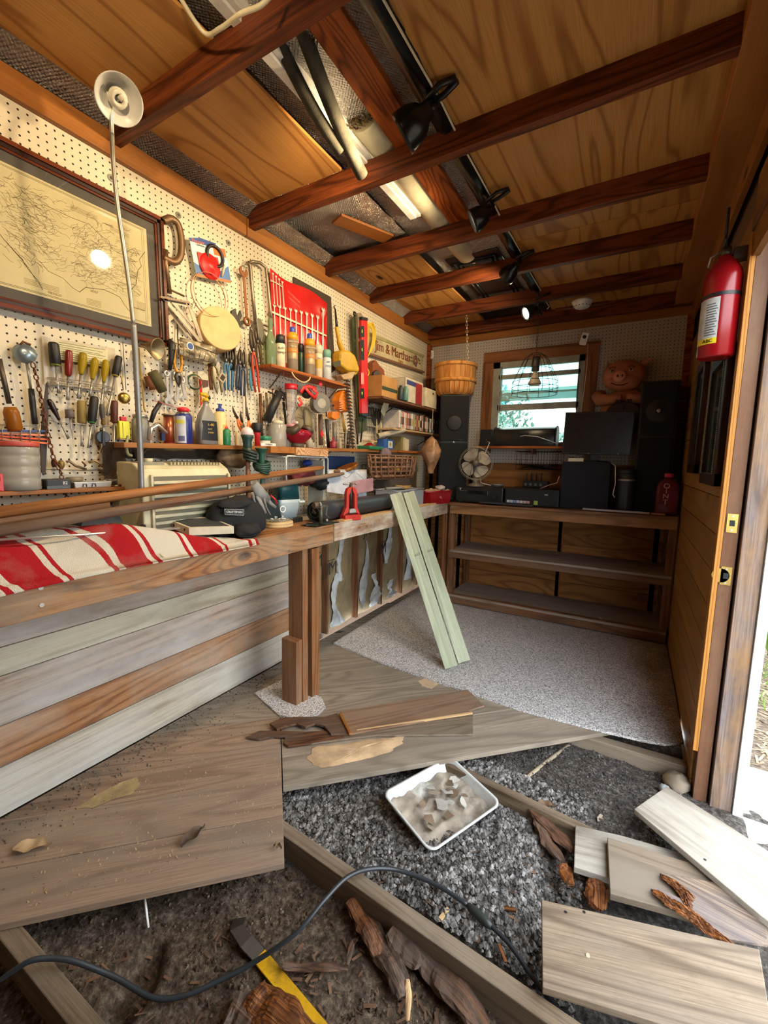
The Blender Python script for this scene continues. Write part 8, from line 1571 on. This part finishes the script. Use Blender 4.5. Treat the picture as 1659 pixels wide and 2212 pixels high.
# plastic sheet under, grinder
tag(MB().sheet(12, 12, lambda a_, b_: V((-1.47+.11*a_, 1.66+.20*b_, BT+.004+.012*abs(noise.noise(V((a_*5, b_*5, 0))))))).done('plastic_sheet', plain('3f4a48', .15, var=.4, bump=.5, bs=40)), 'crumpled grey-green plastic bag under the hand grinder', 'bag')
o = thing('hand_grinder', 'small vintage hand grinder with brown drum and bent crank', 'grinder', OZ(690, 1122, BT)); g0 = OX(690, 1093, -1.40)
MB().lathe([(.016, 0), (.018, .002), (.018, .026), (.016, .028)], OX(677, 1092, -1.41), (.25, .95, .0), 24).done('brown_drum', plain('5d4a38', .5, .3), o); MB().lathe([(.018, 0), (.017, .010), (.008, .016), (.001, .017)], OX(688, 1091, -1.405), (.25, .95, 0), 24).done('grey_dome', plain('8f9490', .35, .5), o)
MB().tube([V((g0.x, g0.y+.012, BT+.008)), V((g0.x, g0.y+.014, g0.z))], [.011, .009], 12).done('post', plain('5f5c4e', .4, .5), o); MB().tube(smooth([OX(703, 1085, -1.39), OX(706, 1098, -1.39), OX(704, 1112, -1.385), OX(711, 1118, -1.38)]), .003, 8).done('crank', plain('6d6a5f', .3, .7), o); MB().ball(OX(706, 1124, -1.375), (.008, .008, .008), 12, 8).done('crank_knob', steel, o)
# red vice
o = thing('pipe_vice', 'bright red pipe vice with T-handle at the bench front edge', 'vice', OZ(740, 1120, BT)); vr = plain('bf3428', .4, bump=.15, bs=60); v0 = OZ(741, 1122, BT); v0.x = -1.385
Mv = frame(v0+V((0, 0, .001)), x=(.35, .94, 0), z=(0, 0, 1)); H = OX(741, 1052, -1.40).z-BT
MB(Mv).prism([(-.055, -.03), (.055, -.03), (.055, .03), (-.055, .03)], 0, .032).done('base', vr, o, bev=.004)
m = MB(Mv @ Matrix.Rotation(math.pi/2, 4, 'X')); out = [(-.058, .03), (-.05, .05), (-.038, .075), (-.036, H*.82), (-.026, H*.95), (0, H), (.026, H*.95), (.036, H*.82), (.038, .075), (.05, .05), (.058, .03)]; inn = [(.022, .045), (.019, .07), (.018, H*.75), (.010, H*.82), (-.010, H*.82), (-.018, H*.75), (-.019, .07), (-.022, .045)]
n1 = len(out); 
for s_ in (-1, 1):
    half = [(s_*abs(x), y) for x, y in out[:6]]+[(s_*abs(x), y) for x, y in (inn[4], inn[5], inn[6], inn[7])][::1]
    if s_ > 0: half = half[::-1]
    m.prism(half[::-1], -.014, .014)
m.done('yoke', vr, o, bev=.002)
MB(Mv).cyl((0, 0, .07), (0, 0, H+.012), .0095, n=14).done('screw_rod', plain('3f3f3a', .4, .6), o); MB(Mv).cyl((0, 0, H), (0, 0, H+.022), .009, n=12).done('rod_head', dsteel, o)
MB(Mv).tube([(-.045, 0, H+.014), (.035, 0, H+.016)], .0035, 8).done('t_bar', steel, o)
for x in (-.046, .036): MB(Mv).ball((x, 0, H+.015), .007, 10, 7).done('bar_end', steel, o)
m = MB(Mv @ Matrix.Translation((0, -.018, 0)) @ Matrix.Rotation(math.pi/2, 4, 'X')); m.prism([(-.022, .045), (.022, .045), (.020, .06), (.010, .068), (-.010, .068), (-.020, .06)], -.004, .006).done('jaw_plate', plain('b9bab8', .4, .4), o)
# papers, dark cloth, bowl, blocks
o = thing('paper_bag', 'white printed paper bag with pen sketches behind the black roll', 'bag', OX(765, 1040, -1.62)); MB().sheet(10, 6, lambda a_, b_: OX(706+86*a_, 1062-48*b_+12*a_*(1-b_), -1.60-.03*b_+.012*noise.noise(V((a_*4, b_*4, 0)))), th=.002).done('paper', plain('c3c8d2', .6), o)
for k, pp in enumerate((((738, 1026), (750, 1032), (762, 1020)), ((745, 1050), (758, 1045), (770, 1052), (780, 1040)), ((770, 1022), (785, 1035), (790, 1050)))): MB().tube(smooth([OX(*p, -1.585) for p in pp]), .0012, 4).done('pen_line', plain('4a4f5a', .8), o)
tag(MB().sheet(8, 4, lambda a_, b_: OX(760+46*a_, 1068-28*b_-8*a_, -1.565+.015*noise.noise(V((a_*5, b_*3, 0))))).done('pink_bag', plain('b58a8f', .4, bump=.6, bs=40)), 'pinkish plastic bag between the paper bag and the clear bin', 'bag')
o = thing('dark_cloth', 'navy-black cloth bundle behind the black roll opening', 'cloth', OX(690, 1045, -1.62)); lump(OX(690, 1045, -1.64), (.05, .06, .035), .35, 7, plain('17191f', .9, bump=.4), 'bundle', o)
o = thing('red_cloth', 'dusky red cloth heap behind the teal-lidded tub', 'cloth', OX(650, 1032, -1.68)); lump(OX(655, 1030, -1.69), (.06, .10, .055), .3, 9, plain('6d2a30', .9, bump=.4), 'bundle', o)
o = thing('blue_cloth', 'bright blue cloth edge inside the white-framed stand', 'cloth', OX(670, 1000, -1.72)); lump(OX(672, 1000, -1.74), (.04, .07, .02), .3, 3, plain('1f3a8f', .8), 'bundle', o)
o = thing('wooden_bowl', 'orange-brown lacquered wooden bowl edge on the bench by the paper bag', 'bowl', OX(747, 1005, -1.68)); bp = OX(748, 1012, -1.68); MB().lathe([(.05, 0), (.085, .012), (.092, .03), (.088, .032), (.06, .012), (.001, .008)], bp-V((0, 0, .02)), (-.2, -.35, 1), 34).done('bowl_body', wood('lacquered', 'a8692a', '6a3a14', rough=.15), o)
o = thing('wooden_block', 'curved striped block of pale pine resting on stacked things under the long shelf', 'block', OX(660, 975, -1.62)); st_ = wood('striped_pine', 'd0a67c', '8f6238', ring=26, stretch=.03, sc=5, fibre=.3, contrast=1.2)
slabz = lambda px, py, x: OX(px, py, x)
t0, t1_, t2, t3 = OX(640, 966, -1.60), OX(709, 972, -1.58), OX(700, 962, -1.72), OX(560, 962, -1.72); z_ = t0.z
slab([V((t0.x, t0.y, z_)), V((t1_.x, t1_.y, z_-.004)), V((t1_.x-.13, t1_.y+.0, z_-.004)), V((t0.x-.13, t0.y, z_))], .042, 'block_front', st_, o); slab([V((-1.63, t0.y-.16, z_)), V((-1.61, t0.y-.003, z_)), V((-1.73, t0.y-.003, z_)), V((-1.73, t0.y-.16, z_))], .034, 'block_left', plate, o)
o = thing('metal_stand', 'white metal-framed stand under the pine block', 'stand', OX(660, 1000, -1.62)); sx_ = -1.61; a = OX(618, 985, sx_); b = OX(708, 985, sx_); 
MB().tube([V((sx_, a.y, BT)), V((sx_, a.y, a.z-.01)), V((sx_, a.y+.01, a.z)), V((sx_, b.y-.01, a.z-.002)), V((sx_, b.y, a.z-.01)), V((sx_, b.y, BT))], .005, 8).done('front_frame', plain('c3c9c4', .4), o); MB().tube([V((sx_-.14, a.y, BT)), V((sx_-.14, a.y, a.z)), V((sx_-.14, b.y, a.z)), V((sx_-.14, b.y, BT))], .005, 8).done('rear_frame', plain('c3c9c4', .4), o)
for y_ in (a.y, b.y): MB().tube([V((sx_, y_, a.z-.006)), V((sx_-.14, y_, a.z-.006))], .004, 6).done('side_bar', plain('c3c9c4', .4), o)
bx('side_panel', (sx_-.13, b.y-.03, BT), (sx_-.01, b.y-.012, a.z-.02), plain('b9bdb2', .5), o)
tag(MB().box((-1.72, OX(600, 990, -1.7).y, BT+.03), (-1.70, OX(632, 990, -1.7).y, BT+.20)).done('pale_backboard', palew), 'pale wooden panel with metal rings inside the stand', 'panel')
o = thing('leather_case', 'worn brown leather case hanging under the shelf beside the air conditioner', 'case', OX(507, 1000, -1.70)); lump(OX(508, 988, -1.71), (.035, .10, .05), .22, 12, plain('5f4a33', .7, bump=.4, bs=30, dirt='8d7450'), 'case_body', o)
# green socket cables with globe
o = thing('globe_bulb', 'round white globe bulb seated in a dark green socket', 'bulb', OX(534, 935, -1.60)); gc = OX(534, 935, -1.60); MB().ball(gc, .029, 26, 16).done('globe', plain('e6cfcf', .25, var=.03), o); MB().lathe([(.018, -.075), (.021, -.065), (.020, -.045), (.026, -.025), (.031, -.012), (.027, -.010)], gc, n=24).done('green_socket', plain('24433c', .45), o)
MB().lathe([(.020, -.12), (.023, -.11), (.018, -.09), (.020, -.07)], gc, n=20).done('socket_base', plain('1f3a35', .45), o)
for k in range(4): MB().ring(gc+V((.005, .01, -.085-.014*k)), .034-.002*k, .0058, (.3, .2, 1), 22, 6).done('cord_turn', plain('2a3a36', .5), o)
MB().tube([gc+V((0, 0, -.10)), V((gc.x, gc.y, BT+.14)), V((gc.x, gc.y, BT+.0))], [.010, .012, .014], 10).done('ground_spike', plain('6d4a35', .6), o)
o = thing('green_socket', 'empty dark green outdoor lamp socket on a coiled cord', 'socket', OX(565, 985, -1.60)); gc = OX(565, 968, -1.58); MB().lathe([(.012, -.09), (.016, -.08), (.015, -.03), (.021, -.016), (.031, -.005), (.033, .0), (.026, .0), (.018, -.016), (.001, -.03)], gc, n=26).done('socket_cup', plain('2b5a4a', .4), o)
for k in range(5): MB().ring(gc+V((0, .0, -.070-.011*k)), .036+.004*math.sin(k), .0058, (.25, -.2+.1*k, 1), 24, 6).done('cord_turn', plain('234a3c', .5), o)
MB().tube([gc+V((0, 0, -.06)), V((gc.x, gc.y, BT))], .010, 10).done('spike', plain('2b5a4a', .5), o)
tag(MB().tbox((-1.72, 1.40, BT+.005), (-1.58, 1.66, BT+.16), .75).done('dark_canister', plain('202a2c', .4), bev=.01), 'dark rounded case between the air conditioner and the teal-lidded tub', 'case')
# wicker basket
o = thing('wicker_basket', 'oblong woven wicker basket on the bench near the corner', 'basket', OX(850, 1010, -1.60)); wk = plain('8a6448', .7, var=.35); wc = plain('6b4a36', .7, var=.3)
a = OX(808, 1005, -1.58); b = OX(905, 1012, -1.58); zt_, zb_ = OX(850, 984, -1.58).z, OX(850, 1034, -1.58).z; cx_, cy_ = -1.63, (a.y+b.y)/2; hw_, hd2 = .075, (b.y-a.y)/2*.98
def wr_(t_, k, h): return V((cx_+k*hw_*math.cos(t_), cy_+k*hd2*math.sin(t_), h))
NS = 22
for k in range(NS):
    t0_ = 2*math.pi*k/NS
    MB().tube([wr_(t0_, .86, zb_), wr_(t0_, .93+.04*(k % 2), zb_+.3*(zt_-zb_)), wr_(t0_, .98-.04*(k % 2), zb_+.65*(zt_-zb_)), wr_(t0_, 1, zt_)], .011, 6, flat=.25).done('stake', wk, o)
for j in range(5):
    h = zb_+(j+.6)/5.2*(zt_-zb_); kk = .88+.1*(h-zb_)/(zt_-zb_); MB().tube([wr_(2*math.pi*i/66, kk+.035*math.cos(math.pi*(i/3+j)), h) for i in range(66)], .0095, 6, closed=True, flat=.35).done('weaver', wc if j % 2 else wk, o)
MB().tube([wr_(2*math.pi*i/40, 1.0, zt_) for i in range(40)], .006, 6, closed=True).done('rim', wk, o); MB().prism([(cx_+.88*hw_*math.cos(2*math.pi*i/30), cy_+.88*hd2*math.sin(2*math.pi*i/30)) for i in range(30)], zb_-.002, zb_+.004).done('base', wc, o)
tag(MB().tbox((-1.70, cy_-.17, BT), (-1.56, cy_+.17, zb_-.004), .96).done('storage_box', plain('4a4038', .7)), 'dark box under the wicker basket', 'box')
o = thing('cloth_bundle', 'dusty mauve cloth bundle poking up out of the wicker basket', 'cloth', OX(835, 985, -1.62)); lump(OX(832, 982, -1.63), (.04, .055, .05), .2, 15, plain('7d6a72', .9), 'bundle', o)
# clear bin
o = thing('clear_bin', 'translucent plastic bin of odds and ends behind the green boards', 'bin', OX(860, 1060, -1.45)); a = OX(868, 1086, -1.395); b = OX(903, 1083, -1.39); yb0, yb1 = 2.62, 3.02; zz1 = BT+.135
for nm, p, q in (('front_wall', (-1.405, yb0, BT), (-1.402, yb1, zz1)), ('rear_wall', (-1.60, yb0, BT), (-1.597, yb1, zz1)), ('end_wall', (-1.60, yb0, BT), (-1.402, yb0+.003, zz1)), ('end_wall', (-1.60, yb1-.003, BT), (-1.402, yb1, zz1)), ('bottom', (-1.60, yb0, BT+.0005), (-1.402, yb1, BT+.004))): bx(nm, p, q, glassm('c3c9d0', .15, .5), o, bev=0)
MB().tube([V((-1.40, yb0-.003, zz1)), V((-1.40, yb1+.003, zz1)), V((-1.602, yb1+.003, zz1)), V((-1.602, yb0-.003, zz1))], .004, 6, closed=True).done('rim', glassm('c9ced2', .15, .6), o)
o = thing('twine_hank', 'straw-coloured twine hank sitting in the clear bin', 'twine', (-1.50, 2.85, zz1)); rr = random.Random(9)
for k in range(14): t_ = rr.uniform(0, 3); MB().tube(smooth([V((-1.50+.05*math.cos(t_+q)*(1+.3*rr.random()), 2.86+.07*math.sin(t_+q), zz1+.005+.02*rr.random())) for q in (0, 1.2, 2.4, 3.6, 4.8)]), .002, 5).done('strand', plain('b8924f', .8), o)
o = thing('bin_contents', 'dark mixed hardware filling the clear bin', 'hardware', (-1.5, 2.8, BT+.005)); MB().sheet(18, 18, lambda a_, b_: V((-1.595+.19*a_, yb0+.008+.385*b_, BT+.10+.025*noise.noise(V((a_*6, b_*9, 0)))))).done('heap', plain('4a4644', .7, bump=1, bs=60, var=.6), o)
tag(MB().tube([V((-1.55, 2.68, zz1+.005)), V((-1.47, 2.82, zz1+.012))], .012, 10).done('grey_tube', plain('8f8c84', .5)), 'short grey tube lying across the clear bin', 'tube')
# red basket, bucket, figure
o = thing('red_basket', 'bright red ribbed plastic berry basket at the bench corner', 'basket', (-1.40, 3.2, BT)); MR = frame(V((-1.405, 3.245, BT+.001)), x=(.25, .97, 0), z=(0, 0, 1)); rdm = plain('a5181f', .35); w2, d2, h2 = .145, .07, .105
loft(MB(MR), [(0, w2*.88, d2*.85, .01), (.004, w2*.88, d2*.85, .01)]).done('floor', rdm, o)
for k in range(16):
    x = -w2*.95+2*w2*.95*k/15
    for s_ in (-1, 1): MB(MR).tube([(x*.92, s_*d2*.86, .002), (x, s_*d2, h2)], .0022, 5).done('rib', plain('7d1016', .4), o)
for s_ in (-1, 1): MB(MR).add([(-w2*.88, s_*d2*.83, 0), (w2*.88, s_*d2*.83, 0), (w2*.98, s_*d2*.96, h2*.95), (-w2*.98, s_*d2*.96, h2*.95)], [(0, 1, 2, 3)]).done('side', rdm, o); MB(MR).add([(s_*w2*.88, -d2*.83, 0), (s_*w2*.88, d2*.83, 0), (s_*w2*.98, d2*.96, h2*.95), (s_*w2*.98, -d2*.96, h2*.95)], [(0, 1, 2, 3)]).done('side', rdm, o)
MB(MR).tube([(-w2, -d2, h2), (w2, -d2, h2), (w2, d2, h2), (-w2, d2, h2)], .0045, 6, closed=True).done('rim', rdm, o)
text('M2', .022, MR @ Matrix.Translation((.0, -d2*.93, h2*.5)) @ Matrix.Rotation(math.pi/2, 4, 'X'), plain('d9a0a0', .5), o)
o2 = thing('basket_contents', 'tan paper-wrapped bits heaped in the red basket', 'paper', (-1.40, 3.24, BT+.08)); MB(MR).sheet(14, 8, lambda a_, b_: V(((a_-.5)*2*w2*.95, (b_-.5)*2*d2*.9, h2*.9+.03*noise.noise(V((a_*6, b_*3, 0)))+.02*(1-abs(a_-.5)*2)))).done('wrapping', plain('b59a80', .8, bump=.4), o2); lump(MR @ V((.07, .0, h2+.02)), (.04, .04, .022), .3, 22, plain('b9b0a8', .3), 'clear_wrap', o2)
pb3 = V((-1.26, 3.50, BZ+.001)); o = thing('paint_pail', 'little white and green pail with white wire handle at the bench corner', 'pail', pb3); MB().lathe([(.042, 0), (.046, .045)], pb3, n=26).done('green_lower', plain('1f5a3a', .4), o); MB().lathe([(.046, .045), (.049, .115), (.051, .117), (.046, .117)], pb3, n=26, caps=False).done('white_upper', plain('b9bcc0', .4), o); MB().ring(pb3+V((0, 0, .115)), .050, .0022, (.5, -.8, 0), 26, 6, arc=(.0, .5)).done('wire_handle', white, o)
# cartons below shelf B far section
tag(MB().box((-1.79, 2.28, BT+.16), (-1.785, 2.62, BT+.37)).done('blue_backboard', plain('21395f', .6)), 'dark blue panel on the pegboard below the long shelf', 'panel')
wbask('wire_letter_rack', 'wire rack of dark slots below the long shelf beside the blue panel', V((-1.73, 2.82, BT+.14)), .045, .11, .17, 5, 5, dsteel)
tag(plank('yellow_box', (-1.72, 3.10, 1.20), (-1.72, 3.22, 1.20), .08, .04, plain('d0a04a', .6)), 'small yellow carton under the paperbacks ledge', 'box')
o = thing('under_ledge_box', 'stacked brown box filling the bench corner under the paperbacks', 'box', (-1.70, 3.4, BT)); bx('carton', (-1.78, 3.06, BT+.001), (-1.66, 3.42, 1.158), plain('5a4632', .7), o, bev=.003)
for k in range(5): bx('paper_edge', (-1.659, 3.10+.05*k, BT+.05+.02*(k % 3)), (-1.655, 3.14+.05*k, BT+.12+.02*(k % 2)), plain(['c9b48a', '8a6a4a', 'd8c8a0', '6a5a4a', 'b59a6a'][k], .7), o)
